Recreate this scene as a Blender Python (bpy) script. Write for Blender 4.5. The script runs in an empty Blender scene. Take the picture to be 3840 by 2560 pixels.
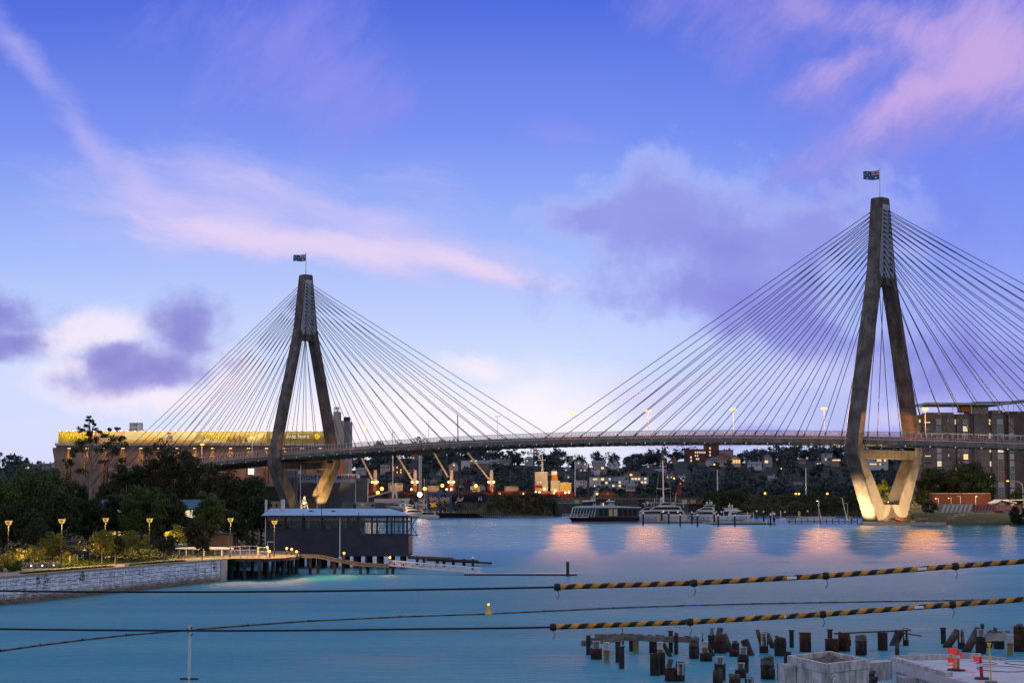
import bpy, bmesh, math, random
from mathutils import Vector, Matrix
random.seed(7)
C = bpy.context.scene.collection
SC = bpy.context.scene
R_ = math.radians
# ---------------------------------------------------------------- camera (a level-sighted 67 mm view from 9.5 m above the water, tilted up a little)
CAMH = 9.5; FPX = 7170.0; PITCH = math.atan(588/FPX)
cam = bpy.data.cameras.new('camera'); camo = bpy.data.objects.new('camera', cam); C.objects.link(camo)
cam.sensor_width = 36; cam.lens = 36*FPX/3840; cam.clip_start = .5; cam.clip_end = 20000
camo.location = (0, 0, CAMH); camo.rotation_euler = (R_(90)+PITCH, 0, 0); SC.camera = camo
SC.view_settings.view_transform = 'Standard'; SC.view_settings.look = 'None'
SC.view_settings.exposure = 0; SC.view_settings.gamma = 1
SC.cycles.use_denoising = True
SC.cycles.max_bounces = 6; SC.cycles.diffuse_bounces = 2; SC.cycles.glossy_bounces = 3
SC.cycles.transparent_max_bounces = 12; SC.cycles.sample_clamp_indirect = 4; SC.cycles.sample_clamp_direct = 8; SC.cycles.caustics_reflective = False; SC.cycles.caustics_refractive = False
_cp, _sp = math.cos(PITCH), math.sin(PITCH)
def P(px, py, Y):
    """survey: the point at depth Y metres seen at photo pixel (px, py)"""
    v = 1280-py; y = FPX*_cp-v*_sp; z = FPX*_sp+v*_cp
    return Vector(((px-1920)/y*Y, Y, CAMH+z/y*Y))
def W(px, py, z=0.0):
    """survey: the point at height z seen at photo pixel (px, py)"""
    v = 1280-py; y = FPX*_cp-v*_sp; zz = FPX*_sp+v*_cp
    return P(px, py, (z-CAMH)*y/zz)
def M_(px, Y): return px*Y/FPX      # pixels to metres at a depth
# ---------------------------------------------------------------- mesh builder
class MB:
    def __init__(s): s.v = []; s.f = []; s.mi = []; s.m = 0
    def face(s, pts):
        n = len(s.v); s.v += [tuple(p) for p in pts]; s.f.append(tuple(range(n, n+len(pts)))); s.mi.append(s.m)
    def add(s, v, f):
        n = len(s.v); s.v += [tuple(p) for p in v]
        for q in f: s.f.append(tuple(i+n for i in q)); s.mi.append(s.m)
        return s
    def box(s, x0, x1, y0, y1, z0, z1, T=None):
        v = [Vector(p) for p in ((x0,y0,z0),(x1,y0,z0),(x1,y1,z0),(x0,y1,z0),(x0,y0,z1),(x1,y0,z1),(x1,y1,z1),(x0,y1,z1))]
        if T: v = [T @ p for p in v]
        return s.add(v, ((3,2,1,0),(4,5,6,7),(0,1,5,4),(1,2,6,5),(2,3,7,6),(3,0,4,7)))
    def cb(s, c, sz, T=None):
        return s.box(c[0]-sz[0]/2, c[0]+sz[0]/2, c[1]-sz[1]/2, c[1]+sz[1]/2, c[2]-sz[2]/2, c[2]+sz[2]/2, T)
    def loft(s, rings, cap=True, closed=True):
        n = len(rings[0]); v = [p for r in rings for p in r]; f = []
        for k in range(len(rings)-1):
            for i in range(n if closed else n-1):
                j = (i+1) % n; f.append((k*n+i, k*n+j, (k+1)*n+j, (k+1)*n+i))
        if cap and closed: f.append(tuple(range(n-1, -1, -1))); f.append(tuple((len(rings)-1)*n+i for i in range(n)))
        return s.add(v, f)
    def tube(s, pts, r, n=6, cap=True):
        pts = [Vector(p) for p in pts]; rr = r if isinstance(r, (list, tuple)) else [r]*len(pts); rings = []
        for i, p in enumerate(pts):
            d = (pts[min(i+1, len(pts)-1)]-pts[max(i-1, 0)]).normalized()
            a = d.cross(Vector((0, 0, 1)));
            if a.length < 1e-3: a = Vector((1, 0, 0))
            a.normalize(); b = d.cross(a)
            rings.append([p+(a*math.cos(t)+b*math.sin(t))*rr[i] for t in [2*math.pi*k/n for k in range(n)]])
        return s.loft(rings, cap)
    def bar(s, a, b, w, h=None):
        """square-section bar"""
        a, b = Vector(a), Vector(b); h = h or w; d = (b-a).normalized(); x = d.cross(Vector((0,0,1)))
        if x.length < 1e-3: x = Vector((1,0,0))
        x.normalize(); z = x.cross(d)
        o = [x*w/2+z*h/2, -x*w/2+z*h/2, -x*w/2-z*h/2, x*w/2-z*h/2]
        return s.loft([[a+q for q in o], [b+q for q in o]])
    def cyl(s, c, r, z0, z1, n=12, r1=None):
        r1 = r if r1 is None else r1
        return s.loft([[(c[0]+q*math.cos(2*math.pi*i/n), c[1]+q*math.sin(2*math.pi*i/n), z) for i in range(n)] for q, z in ((r, z0), (r1, z1))])
    def lathe(s, c, prof, n=12):
        return s.loft([[(c[0]+q*math.cos(2*math.pi*i/n), c[1]+q*math.sin(2*math.pi*i/n), c[2]+z) for i in range(n)] for q, z in prof])
    def ball(s, c, r, n=8):
        rx = r if isinstance(r, (tuple, list)) else (r, r, r)
        return s.loft([[(c[0]+rx[0]*math.sin(t)*math.cos(2*math.pi*i/n), c[1]+rx[1]*math.sin(t)*math.sin(2*math.pi*i/n), c[2]-rx[2]*math.cos(t)) for i in range(n)]
                       for t in [math.pi*(.02+.96*k/6) for k in range(7)]])
    def prism(s, poly, axis, a, b):
        """polygon extruded along axis 0/1/2 between a and b"""
        def mk(p, q): l = [p[0], p[1]]; l.insert(axis, q); return l
        return s.loft([[mk(p, a) for p in poly], [mk(p, b) for p in poly]])
    def build(s, name, mats, parent=None, world=False, smooth=False):
        me = bpy.data.meshes.new(name); v = s.v
        if world and parent:
            o = Vector((0,0,0)); q = parent
            while q: o += q.location; q = q.parent
            v = [tuple(Vector(p)-o) for p in v]
        me.from_pydata(v, [], s.f); me.update()
        for m in (mats if isinstance(mats, (list, tuple)) else [mats]): me.materials.append(m)
        me.polygons.foreach_set('material_index', s.mi)
        bm = bmesh.new(); bm.from_mesh(me)
        if len(s.f) < 30000: bmesh.ops.recalc_face_normals(bm, faces=bm.faces)
        bm.to_mesh(me); bm.free()
        if smooth:
            me.polygons.foreach_set('use_smooth', [True]*len(me.polygons))
            try: me.set_sharp_from_angle(angle=R_(40))
            except Exception: pass
        ob = bpy.data.objects.new(name, me); C.objects.link(ob)
        if parent: ob.parent = parent
        return ob
def tag(o, label=None, cat=None, group=None, kind=None):
    if label: o['label'] = label
    if cat: o['category'] = cat
    if group: o['group'] = group
    if kind: o['kind'] = kind
    return o
def thing(name, label, cat, loc=(0,0,0), rz=0, group=None):
    o = bpy.data.objects.new(name, None); C.objects.link(o); o.empty_display_size = .3
    o.location = loc; o.rotation_euler = (0, 0, rz)
    return tag(o, label, cat, group)
def dup(root, loc, rz=0, label=None, group=None, scale=None):
    r = root.copy(); C.objects.link(r); r.location = loc; r.rotation_euler = (0, 0, rz)
    if scale: r.scale = (scale,)*3
    if label: r['label'] = label
    if group: r['group'] = group
    for ch in list(root.children):
        c = ch.copy(); C.objects.link(c); c.parent = r
        for g in list(ch.children):
            d = g.copy(); C.objects.link(d); d.parent = c
    return r
def light(loc, power, col=(1,.62,.22), rad=.3, parent=None, spot=None, aim=None, blend=.6):
    l = bpy.data.lights.new('lamp_light', 'SPOT' if spot else 'POINT'); l.energy = power; l.color = col; l.shadow_soft_size = rad
    o = bpy.data.objects.new('lamp_light', l); C.objects.link(o); loc = Vector(loc)
    if spot:
        l.spot_size = R_(spot); l.spot_blend = blend; o.rotation_euler = (Vector(aim)-loc).to_track_quat('-Z', 'Y').to_euler()
    if parent:
        off = Vector((0,0,0)); q = parent
        while q: off += q.location; q = q.parent
        o.parent = parent; o.location = loc-off
    else: o.location = loc
    return o
def text(body, size, mat, M, parent=None, ext=.02, shear=0, name='lettering', align='CENTER', offs=0):
    cu = bpy.data.curves.new(name, 'FONT'); cu.body = body; cu.size = size; cu.extrude = ext; cu.shear = shear; cu.align_x = align; cu.align_y = 'CENTER'; cu.offset = offs
    tmp = bpy.data.objects.new(name, cu); C.objects.link(tmp); me = bpy.data.meshes.new_from_object(tmp.evaluated_get(bpy.context.evaluated_depsgraph_get()))
    C.objects.unlink(tmp); bpy.data.objects.remove(tmp); me.materials.clear(); me.materials.append(mat); o = bpy.data.objects.new(name, me); C.objects.link(o)
    if parent: o.parent = parent
    o.matrix_local = M
    return o
UP = lambda loc, s=1: Matrix.Translation(loc) @ Matrix.Rotation(R_(90), 4, 'X')    # text standing up, facing the camera side (-Y)
# ---------------------------------------------------------------- materials
class N:
    """small node-graph helper"""
    def __init__(s, tree): s.t = tree
    def n(s, kind, **kw):
        x = s.t.nodes.new(kind)
        for k, v in kw.items(): setattr(x, k, v)
        return x
    def set(s, sock, v):
        if hasattr(v, 'is_linked'): s.t.links.new(v, sock)
        else: sock.default_value = v
    def m(s, op, a, b=None, c=None):
        x = s.n('ShaderNodeMath', operation=op); s.set(x.inputs[0], a)
        if b is not None: s.set(x.inputs[1], b)
        if c is not None: s.set(x.inputs[2], c)
        return x.outputs[0]
    def mix(s, f, a, b, mode='MIX'):
        x = s.n('ShaderNodeMix', data_type='RGBA', blend_type=mode); s.set(x.inputs[0], f)
        s.set(x.inputs[6], a if hasattr(a, 'is_linked') else (*a[:3], 1)); s.set(x.inputs[7], b if hasattr(b, 'is_linked') else (*b[:3], 1))
        return x.outputs[2]
    def noise(s, vec, scale, det=4, rough=.55, dist=0):
        x = s.n('ShaderNodeTexNoise'); s.t.links.new(vec, x.inputs['Vector']); x.inputs['Scale'].default_value = scale
        x.inputs['Detail'].default_value = det; x.inputs['Roughness'].default_value = rough; x.inputs['Distortion'].default_value = dist
        return x.outputs['Fac']
    def map(s, vec, sc=(1,1,1), loc=(0,0,0)):
        x = s.n('ShaderNodeMapping'); s.t.links.new(vec, x.inputs['Vector']); x.inputs['Scale'].default_value = sc; x.inputs['Location'].default_value = loc
        return x.outputs[0]
    def rng(s, v, a, b, c=0, d=1):
        x = s.n('ShaderNodeMapRange', interpolation_type='SMOOTHSTEP'); s.set(x.inputs[0], v)
        for i, q in enumerate((a, b, c, d)): s.set(x.inputs[1+i], q)
        return x.outputs[0]
MATS = {}
def mat(name, col, rough=.7, var=.25, scale=1.0, det=5, metal=0, bump=0, streak=0, streak_scale=(1,1,.12), emit=None, estr=1, col2=None, spec=.3, joint=None, jw=.03, coords='Object', wet=None):
    if name in MATS: return MATS[name]
    m = bpy.data.materials.new(name); m.use_nodes = True; g = N(m.node_tree); b = m.node_tree.nodes['Principled BSDF']
    tc = g.n('ShaderNodeTexCoord').outputs[coords]
    nf = g.noise(tc, scale, det, .6)
    f = g.rng(nf, .3, .7)
    c2 = col2 or tuple(min(1, c*(1+var)) for c in col); c1 = col if col2 else tuple(c*(1-var) for c in col)
    out = g.mix(f, c1, c2)
    if streak:
        sf = g.rng(g.noise(g.map(tc, streak_scale), scale*2.2, 4, .65), .42, .75)
        out = g.mix(g.m('MULTIPLY', sf, streak), out, tuple(c*.35 for c in col))
    if joint:
        sx = g.n('ShaderNodeSeparateXYZ'); m.node_tree.links.new(tc, sx.inputs[0])
        fr = g.m('FRACT', g.m('DIVIDE', sx.outputs[2], joint))
        out = g.mix(g.m('MULTIPLY', g.m('LESS_THAN', fr, jw), .7), out, tuple(c*.3 for c in col))
    if wet:      # tide stain: dark weed and slime below a height above the water
        sz = g.n('ShaderNodeSeparateXYZ'); m.node_tree.links.new(tc, sz.inputs[0])
        wf = g.rng(g.m('ADD', sz.outputs[2], g.m('MULTIPLY', g.noise(g.map(tc, (3,3,.6)), 1, 4), 1.0)), wet+.9, wet+.1)
        out = g.mix(wf, out, (.008,.009,.009))
    m.node_tree.links.new(out, b.inputs['Base Color'])
    b.inputs['Roughness'].default_value = rough; b.inputs['Metallic'].default_value = metal; b.inputs['Specular IOR Level'].default_value = spec
    if bump:
        bp = g.n('ShaderNodeBump'); bp.inputs['Strength'].default_value = bump; bp.inputs['Distance'].default_value = .05
        m.node_tree.links.new(g.noise(tc, scale*6, 5, .65), bp.inputs['Height']); m.node_tree.links.new(bp.outputs[0], b.inputs['Normal'])
    if emit:
        b.inputs['Emission Color'].default_value = (*emit, 1); b.inputs['Emission Strength'].default_value = estr
    MATS[name] = m
    return m
def glow(name, col, s): return mat(name, tuple(c*.4 for c in col), .6, .05, emit=col, estr=s)
def glass(name, tint=(.6,.75,.8), a=.55):
    if name in MATS: return MATS[name]
    m = bpy.data.materials.new(name); m.use_nodes = True; g = N(m.node_tree); t = m.node_tree
    out = t.nodes['Material Output']; tr = g.n('ShaderNodeBsdfTransparent'); tr.inputs[0].default_value = (*tint, 1)
    gl = g.n('ShaderNodeBsdfGlossy'); gl.inputs['Roughness'].default_value = .05
    fr = g.n('ShaderNodeFresnel'); fr.inputs[0].default_value = 1.5
    mx = g.n('ShaderNodeMixShader'); t.links.new(g.m('ADD', fr.outputs[0], 1-a-.45 if a < .55 else 0.02), mx.inputs[0]); t.links.new(tr.outputs[0], mx.inputs[1]); t.links.new(gl.outputs[0], mx.inputs[2])
    t.links.new(mx.outputs[0], out.inputs[0]); MATS[name] = m
    return m
def leafmat(name, c1, c2):
    if name in MATS: return MATS[name]
    m = bpy.data.materials.new(name); m.use_nodes = True; g = N(m.node_tree); b = m.node_tree.nodes['Principled BSDF']
    geo = g.n('ShaderNodeNewGeometry'); tc = g.n('ShaderNodeTexCoord').outputs['Object']
    f = g.m('ADD', g.m('MULTIPLY', geo.outputs['Random Per Island'], .5), g.m('MULTIPLY', g.rng(g.noise(tc, .45, 3), .35, .65), .5))
    m.node_tree.links.new(g.mix(f, c1, c2), b.inputs['Base Color']); b.inputs['Roughness'].default_value = .65; b.inputs['Specular IOR Level'].default_value = .2
    MATS[name] = m
    return m
# ---------------------------------------------------------------- world: dusk sky with clouds placed by direction
def make_world():
    w = bpy.data.worlds.new('World'); SC.world = w; w.use_nodes = True; t = w.node_tree; g = N(t)
    bg = t.nodes['Background']; tc = g.n('ShaderNodeTexCoord').outputs['Generated']
    sx = g.n('ShaderNodeSeparateXYZ'); t.links.new(tc, sx.inputs[0]); dx, dy, dz = sx.outputs
    yy = g.m('MAXIMUM', dy, .08); u = g.m('DIVIDE', dx, yy); v = g.m('DIVIDE', dz, yy)     # tangent-plane direction, in front
    def lin(r, gg, b): return tuple(((c/255+.055)/1.055)**2.4 if c > 10 else c/255/12.92 for c in (r, gg, b))
    def uv(px, py): p = P(px*3840/2352, py*3840/2352, 1.0); return p.x, p.z-CAMH
    def ramp(val, stops):
        x = g.n('ShaderNodeValToRGB'); t.links.new(val, x.inputs[0]); e = x.color_ramp.elements
        while len(e) < len(stops): e.new(.5)
        for k, (p, c) in enumerate(stops): e[k].position = p; e[k].color = (*lin(*c), 1)
        return x.outputs[0]
    el = g.m('DIVIDE', v, .32)
    base = ramp(el, [(0, (204,216,252)), (.12, (202,218,254)), (.24, (196,215,253)), (.40, (158,186,251)), (.60, (115,143,240)), (.82, (76,108,223)), (1, (58,90,212))])
    rightc = ramp(el, [(0, (150,146,230)), (.12, (170,176,243)), (.26, (160,174,244)), (.44, (130,153,244)), (.62, (104,131,238)), (.82, (76,106,224)), (1, (58,88,212))])
    col = g.mix(g.rng(u, .03, .26), base, rightc)
    nz = g.n('ShaderNodeCombineXYZ'); t.links.new(u, nz.inputs[0]); t.links.new(v, nz.inputs[1]); uvv = nz.outputs[0]
    def vm(op, a, b=None, c=None):
        x = g.n('ShaderNodeVectorMath', operation=op); g.set(x.inputs[0], a)
        if b is not None: g.set(x.inputs[1], b)
        if c is not None: g.set(x.inputs[2], c)
        return x.outputs[1 if op == 'LENGTH' else 0]
    wn = g.n('ShaderNodeTexNoise'); t.links.new(uvv, wn.inputs['Vector']); wn.inputs['Scale'].default_value = 13; wn.inputs['Detail'].default_value = 5; wn.inputs['Roughness'].default_value = .6
    wc = vm('SUBTRACT', wn.outputs['Color'], (.5, .5, .5))
    pos = {}
    def warped(k):
        if k not in pos: pos[k] = vm('MULTIPLY_ADD', wc, (k, k*.7, 0), uvv)
        return pos[k]
    def rotmap(ang, sx_, sy_, lo):
        x = g.n('ShaderNodeMapping', vector_type='TEXTURE'); t.links.new(warped(.03), x.inputs['Vector']); x.inputs['Rotation'].default_value = (0, 0, R_(ang)); x.inputs['Scale'].default_value = (1/sx_, 1/sy_, 1); x.inputs['Location'].default_value = lo
        return x.outputs[0]
    fib = g.noise(rotmap(-14, 9, 34, (1,2,0)), 1, 6, .62); fibr = g.noise(rotmap(52, 9, 22, (4,2,0)), 1, 6, .64); puff = g.noise(uvv, 15, 8, .6)
    def clouds(ells, nz_, amp, lo, hi, k=.05):
        """density of a cloud made of ellipses (x, y, rx, ry, tilt) in D pixels, its edge broken up by noise"""
        d = None
        for (x, y, rx, ry, *an) in ells:
            cx, cy = uv(x, y); q = g.n('ShaderNodeMapping', vector_type='TEXTURE'); t.links.new(warped(k), q.inputs['Vector'])
            q.inputs['Location'].default_value = (cx, cy, 0); q.inputs['Scale'].default_value = (rx/4390, ry/4390, 1); q.inputs['Rotation'].default_value = (0, 0, R_(an[0] if an else 0))
            l = vm('LENGTH', q.outputs[0]); d = l if d is None else g.m('SMOOTH_MIN', d, l, .35)
        return g.rng(g.m('MULTIPLY_ADD', g.m('SUBTRACT', nz_, .5), amp, g.m('SUBTRACT', 1, d)), lo, hi)
    def lay(col, f, c, amt): return g.mix(g.m('MULTIPLY', f, amt), col, lin(*c))
    col = lay(col, clouds([(950, 985, 760, 170), (1250, 950, 420, 130)], puff, .5, -.1, .95), (248, 246, 254), .95)                 # bright horizon glow
    col = lay(col, clouds([(640, 60, 300, 260), (780, 200, 220, 140)], fibr, 3.0, -.1, 1.3), (150, 146, 238), .6)
    col = lay(col, clouds([(1290, 310, 170, 50)], fib, 2, 0, 1.2), (146, 152, 242), .6)
    col = lay(col, clouds([(40, 120, 230, 46, -54), (210, 320, 200, 50, -48), (330, 420, 190, 62, -38)], fib, 1.5, -.1, 1.1, .035), (184, 180, 242), .66)
    col = lay(col, clouds([(560, 490, 420, 150, -6), (830, 520, 380, 130, -14), (1060, 585, 320, 70, -12)], fib, 2.3, -.3, 1.15, .06), (200, 194, 246), .85)
    col = lay(col, clouds([(540, 545, 260, 56, -6), (800, 570, 300, 52, -5), (1060, 604, 320, 34, -9)], fib, 2.0, -.15, 1.0, .04), (230, 212, 243), .74)
    # violet cloud bank right of centre: pale rim, violet body
    bank = [(1490, 500, 230, 180), (1690, 590, 400, 240), (1880, 520, 220, 150), (1560, 690, 320, 120, -15), (1330, 500, 150, 70), (1830, 760, 260, 90, -25)]
    col = lay(col, clouds(bank, puff, 2.6, -.12, .38, .10), (172, 188, 249), .8)
    col = lay(col, clouds(bank, puff, 2.1, .02, .75, .09), (138, 144, 227), .8)
    col = lay(col, clouds([(1660, 690, 380, 120, -8), (1640, 560, 260, 100)], puff, 2.4, .0, 1.4, .08), (128, 128, 221), .6)
    col = lay(col, clouds([(2200, 500, 380, 200)], puff, 2.6, 0, 1.4, .09), (118, 128, 232), .5)
    col = lay(col, clouds([(2260, 850, 330, 130), (2050, 830, 200, 60, -20)], puff, 2.6, -.1, 1.2, .08), (122, 124, 214), .85)
    col = lay(col, clouds([(1860, 850, 240, 80), (1600, 900, 420, 80, 5), (2060, 930, 190, 50)], puff, 2.2, .0, 1.2, .07), (206, 208, 250), .9)
    col = lay(col, clouds([(1650, 1005, 420, 30), (2150, 1000, 300, 40)], puff, 2.0, -.1, 1.0, .04), (140, 138, 228), .8)
    tr = [(1880, 30, 420, 160, -15), (2200, 90, 440, 230, -10), (1960, 160, 240, 110, 30), (2180, 260, 420, 130, 20)]
    col = lay(col, clouds(tr, fibr, 2.6, -.35, 1.1, .08), (146, 142, 226), .85)
    col = lay(col, clouds([(2290, 110, 330, 170), (2060, 60, 330, 110, -12), (1940, 140, 180, 60, 40), (2100, 220, 260, 60, 30)], fibr, 2.9, -.2, 1.2, .06), (208, 174, 230), .78)
    # left: sunlit white cloud and grey-violet cumulus
    col = lay(col, clouds([(180, 765, 190, 60), (350, 905, 340, 48, -8), (510, 870, 140, 90), (230, 835, 200, 40)], puff, 1.8, -.1, .8, .06), (242, 234, 251), .78)
    col = lay(col, clouds([(1100, 845, 150, 40)], fib, 1.6, 0, .9, .04), (250, 240, 250), .7)
    dk = [(-10, 712, 190, 100), (30, 775, 120, 58), (420, 790, 130, 105), (340, 850, 220, 54, 3), (240, 826, 90, 42)]
    col = lay(col, clouds(dk, puff, 2.0, -.1, .6, .055), (138, 146, 223), .85)
    col = lay(col, clouds(dk, puff, 1.8, .1, .95, .05), (114, 121, 206), .75)
    # unseen sky behind the camera, brightened to neutral rose-grey to light the scene
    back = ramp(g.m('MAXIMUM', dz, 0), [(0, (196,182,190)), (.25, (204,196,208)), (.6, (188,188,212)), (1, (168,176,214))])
    col = g.mix(g.rng(v, .36, .85), col, back)          # pale overhead sky out of view, added as neutral fill light
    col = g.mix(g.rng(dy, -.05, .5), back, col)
    st = g.n('ShaderNodeTexSky', sky_type='NISHITA', sun_disc=False, sun_elevation=R_(1), sun_rotation=R_(-10))
    col = g.mix(1.0, col, g.mix(1.0, st.outputs[0], (.004, .004, .004), 'MULTIPLY'), 'ADD')
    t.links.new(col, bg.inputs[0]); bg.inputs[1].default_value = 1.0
make_world()
# ---------------------------------------------------------------- shared materials
CONC = mat('bridge_concrete', (.130,.112,.104), .85, .42, .22, 6, streak=.8, streak_scale=(1,1,.10), bump=.25, joint=4.1, jw=.022)
DECKC = mat('deck_concrete', (.19,.165,.14), .85, .3, .3, 6, streak=.7, streak_scale=(1,1,.07), bump=.2)
PANEL = mat('pylon_cladding', (.30,.34,.42), .45, .12, .1, 3, joint=3.0, jw=.03)
STAY = mat('black_stay', (.012,.014,.018), .5, .1)
GALV = mat('galvanised_steel', (.52,.53,.56), .45, .15, 2, metal=.3)
STEELW = mat('white_steel', (.7,.71,.74), .45, .08, 1)
BLACK = mat('black_paint', (.018,.019,.023), .5, .2, 2)
CHAR = mat('charcoal', (.045,.047,.055), .6, .25, 1)
WHITE = mat('white_paint', (.74,.75,.78), .35, .05, 1)
GELC = mat('white_gelcoat', (.72,.73,.76), .22, .04, .4, spec=.5)
DKGLASS = mat('dark_glass', (.006,.009,.014), .12, .3, .3, spec=.22)
WOODG = mat('grey_timber', (.16,.145,.13), .85, .4, 2.5, streak=.5, streak_scale=(.3,.3,1))
WOODD = mat('dark_timber', (.05,.042,.036), .85, .4, 2)
SODIUM = glow('sodium_lamp', (1,.46,.07), 3); WARM = glow('warm_lamp', (1,.70,.32), 3.5); COOL = glow('white_lamp', (1,.93,.85), 8)
WINLIT = glow('lit_window', (1,.62,.24), 1.3); WINLIT2 = glow('pale_lit_window', (1,.8,.5), .8); WINCOOL = glow('greenish_lit_window', (.75,1,.5), .7)
RED = mat('red_paint', (.42,.035,.025), .5, .2, 1); BLUE = mat('blue_paint', (.02,.09,.28), .5, .2, 1); ORANGE = mat('orange_paint', (.75,.2,.03), .5, .15, 1)
YELL = mat('yellow_paint', (.75,.42,.03), .5, .15, 1)
# ---------------------------------------------------------------- water
def water_mat():
    m = bpy.data.materials.new('harbour_water'); m.use_nodes = True; g = N(m.node_tree); t = m.node_tree; t.nodes.remove(t.nodes['Principled BSDF'])
    tc = g.n('ShaderNodeTexCoord').outputs['Object']; sy = g.n('ShaderNodeSeparateXYZ'); t.links.new(tc, sy.inputs[0]); Y = sy.outputs[1]
    f = g.rng(g.noise(g.map(tc, (.006, .03, 1)), 1, 5, .6, .3), .3, .7)
    near = g.rng(Y, 215, 400, .56, .265)      # choppier close to the construction site, slicker out in the bay
    rough = g.m('MULTIPLY', near, g.rng(g.noise(g.map(tc, (.003, .075, 1), (5, 9, 0)), 1, 6, .65), .3, .7, .74, 1.25))
    h = g.m('ADD', g.noise(g.map(tc, (.30, .8, 1)), 1, 6, .65, .5), g.m('ADD', g.m('MULTIPLY', g.noise(g.map(tc, (.03, .14, 1)), 1, 3, .5, .4), 2.2), g.m('MULTIPLY', g.noise(g.map(tc, (1.0, 1.9, 1)), 1, 4, .6, .4), .6)))
    bp = g.n('ShaderNodeBump'); bp.inputs['Distance'].default_value = .34; t.links.new(g.rng(Y, 130, 420, 1.0, .12), bp.inputs['Strength']); t.links.new(h, bp.inputs['Height'])
    di = g.n('ShaderNodeBsdfDiffuse'); t.links.new(g.mix(f, WDEEP, WPALE), di.inputs['Color']); t.links.new(bp.outputs[0], di.inputs['Normal'])
    gl = g.n('ShaderNodeBsdfGlossy', distribution='BECKMANN'); t.links.new(rough, gl.inputs['Roughness']); t.links.new(bp.outputs[0], gl.inputs['Normal']); gl.inputs['Color'].default_value = (.95,.88,.80,1)
    fr = g.n('ShaderNodeFresnel'); fr.inputs['IOR'].default_value = 1.33; t.links.new(bp.outputs[0], fr.inputs['Normal'])
    mx = g.n('ShaderNodeMixShader'); t.links.new(g.m('MINIMUM', g.m('MULTIPLY', fr.outputs[0], .70), g.rng(Y, 120, 430, .20, .46)), mx.inputs[0]); t.links.new(di.outputs[0], mx.inputs[1]); t.links.new(gl.outputs[0], mx.inputs[2])
    t.links.new(mx.outputs[0], t.nodes['Material Output'].inputs['Surface'])
    return m
WDEEP, WPALE = (.014,.222,.310), (.022,.285,.385)
w_ = MB(); w_.face([(-5000,-300,0),(5000,-300,0),(5000,9000,0),(-5000,9000,0)]); tag(w_.build('water', water_mat()), kind='structure')
# ---------------------------------------------------------------- land
EARTH = mat('far_earth', (.020,.030,.022), .95, .4, .05); CONCG = mat('grey_concrete', (.30,.29,.275), .9, .25, .35, 6, streak=.35, bump=.2)
ASPH = mat('asphalt', (.05,.05,.052), .9, .2, .5); LAWN = mat('lawn', (.045,.075,.014), .95, .35, .6, 6); GRASSD = mat('dry_grass', (.075,.065,.034), .95, .4, .15, 6)
def sm(a, b, x): t = max(0, min(1, (x-a)/(b-a))); return t*t*(3-2*t)
def interp(tab, x):
    if x <= tab[0][0]: return tab[0][1]
    for (a, p), (b, q) in zip(tab, tab[1:]):
        if x <= b: return p+(q-p)*(x-a)/(b-a)
    return tab[-1][1]
def X2px(x, Y): return 1920+x*FPX/Y
SHORE = [(-2000,945),(1300,945),(1440,942),(1800,948),(1850,985),(2060,990),(2100,1050),(2610,1050),(2660,985),(3300,980),(6000,980)]   # distance of the far shore by sight line
TOPZ = [(-2000,3.0),(1800,2.6),(1860,10.2),(2060,10.4),(2100,9.5),(2610,9.5),(2660,9.6),(2900,9.8),(3300,8.5),(6000,8)]
RIDGE = [(-3000,1762),(0,1752),(250,1764),(1250,1768),(1450,1752),(1700,1738),(1950,1742),(2150,1752),(2350,1752),(2550,1728),(2800,1735),(2950,1722),(3200,1716),(3500,1720),(3840,1740),(7000,1745)]
def far_height(px, Y):
    z0 = interp(TOPZ, px); ys = interp(SHORE, px); k = 20 if z0 > 5 else 1.0
    z = z0*sm(ys, ys+k, Y) if Y < ys+k else z0
    if 1370 < px < 1845 and Y > 1004: z = max(z, 2.6+7.0*sm(1004, 1024, Y)*sm(1370, 1400, px))
    if Y > 1240: z = z + (CAMH+(1868-interp(RIDGE, px))*1600/FPX - z0)*sm(1230, 1620, Y)**.8
    if Y > 1600: z -= (Y-1600)*.012
    return z - (1.0 if Y < ys-.5 else 0)
def far_pt(px, Y): 
    p = P(px, 1800, Y); return Vector((p.x, Y, far_height(px, Y)))
t_ = MB(); cols = list(range(-2600, 6700, 60)); rows = [940,944,947,951,958,966,975,980,983,987,991,996,1000,1004,1010,1020,1035,1048,1056,1064,1075,1110,1180,1240,1280,1320,1360,1400,1450,1500,1550,1600,1700,1900,2400,4000,8000]
n_ = len(cols); t_.v = [tuple(far_pt(px, Y)) for Y in rows for px in cols]
for j in range(len(rows)-1):
    for i in range(n_-1): t_.f.append((j*n_+i, j*n_+i+1, (j+1)*n_+i+1, (j+1)*n_+i)); t_.mi.append(0)
tag(t_.build('hills', EARTH, smooth=True), kind='structure')
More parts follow.
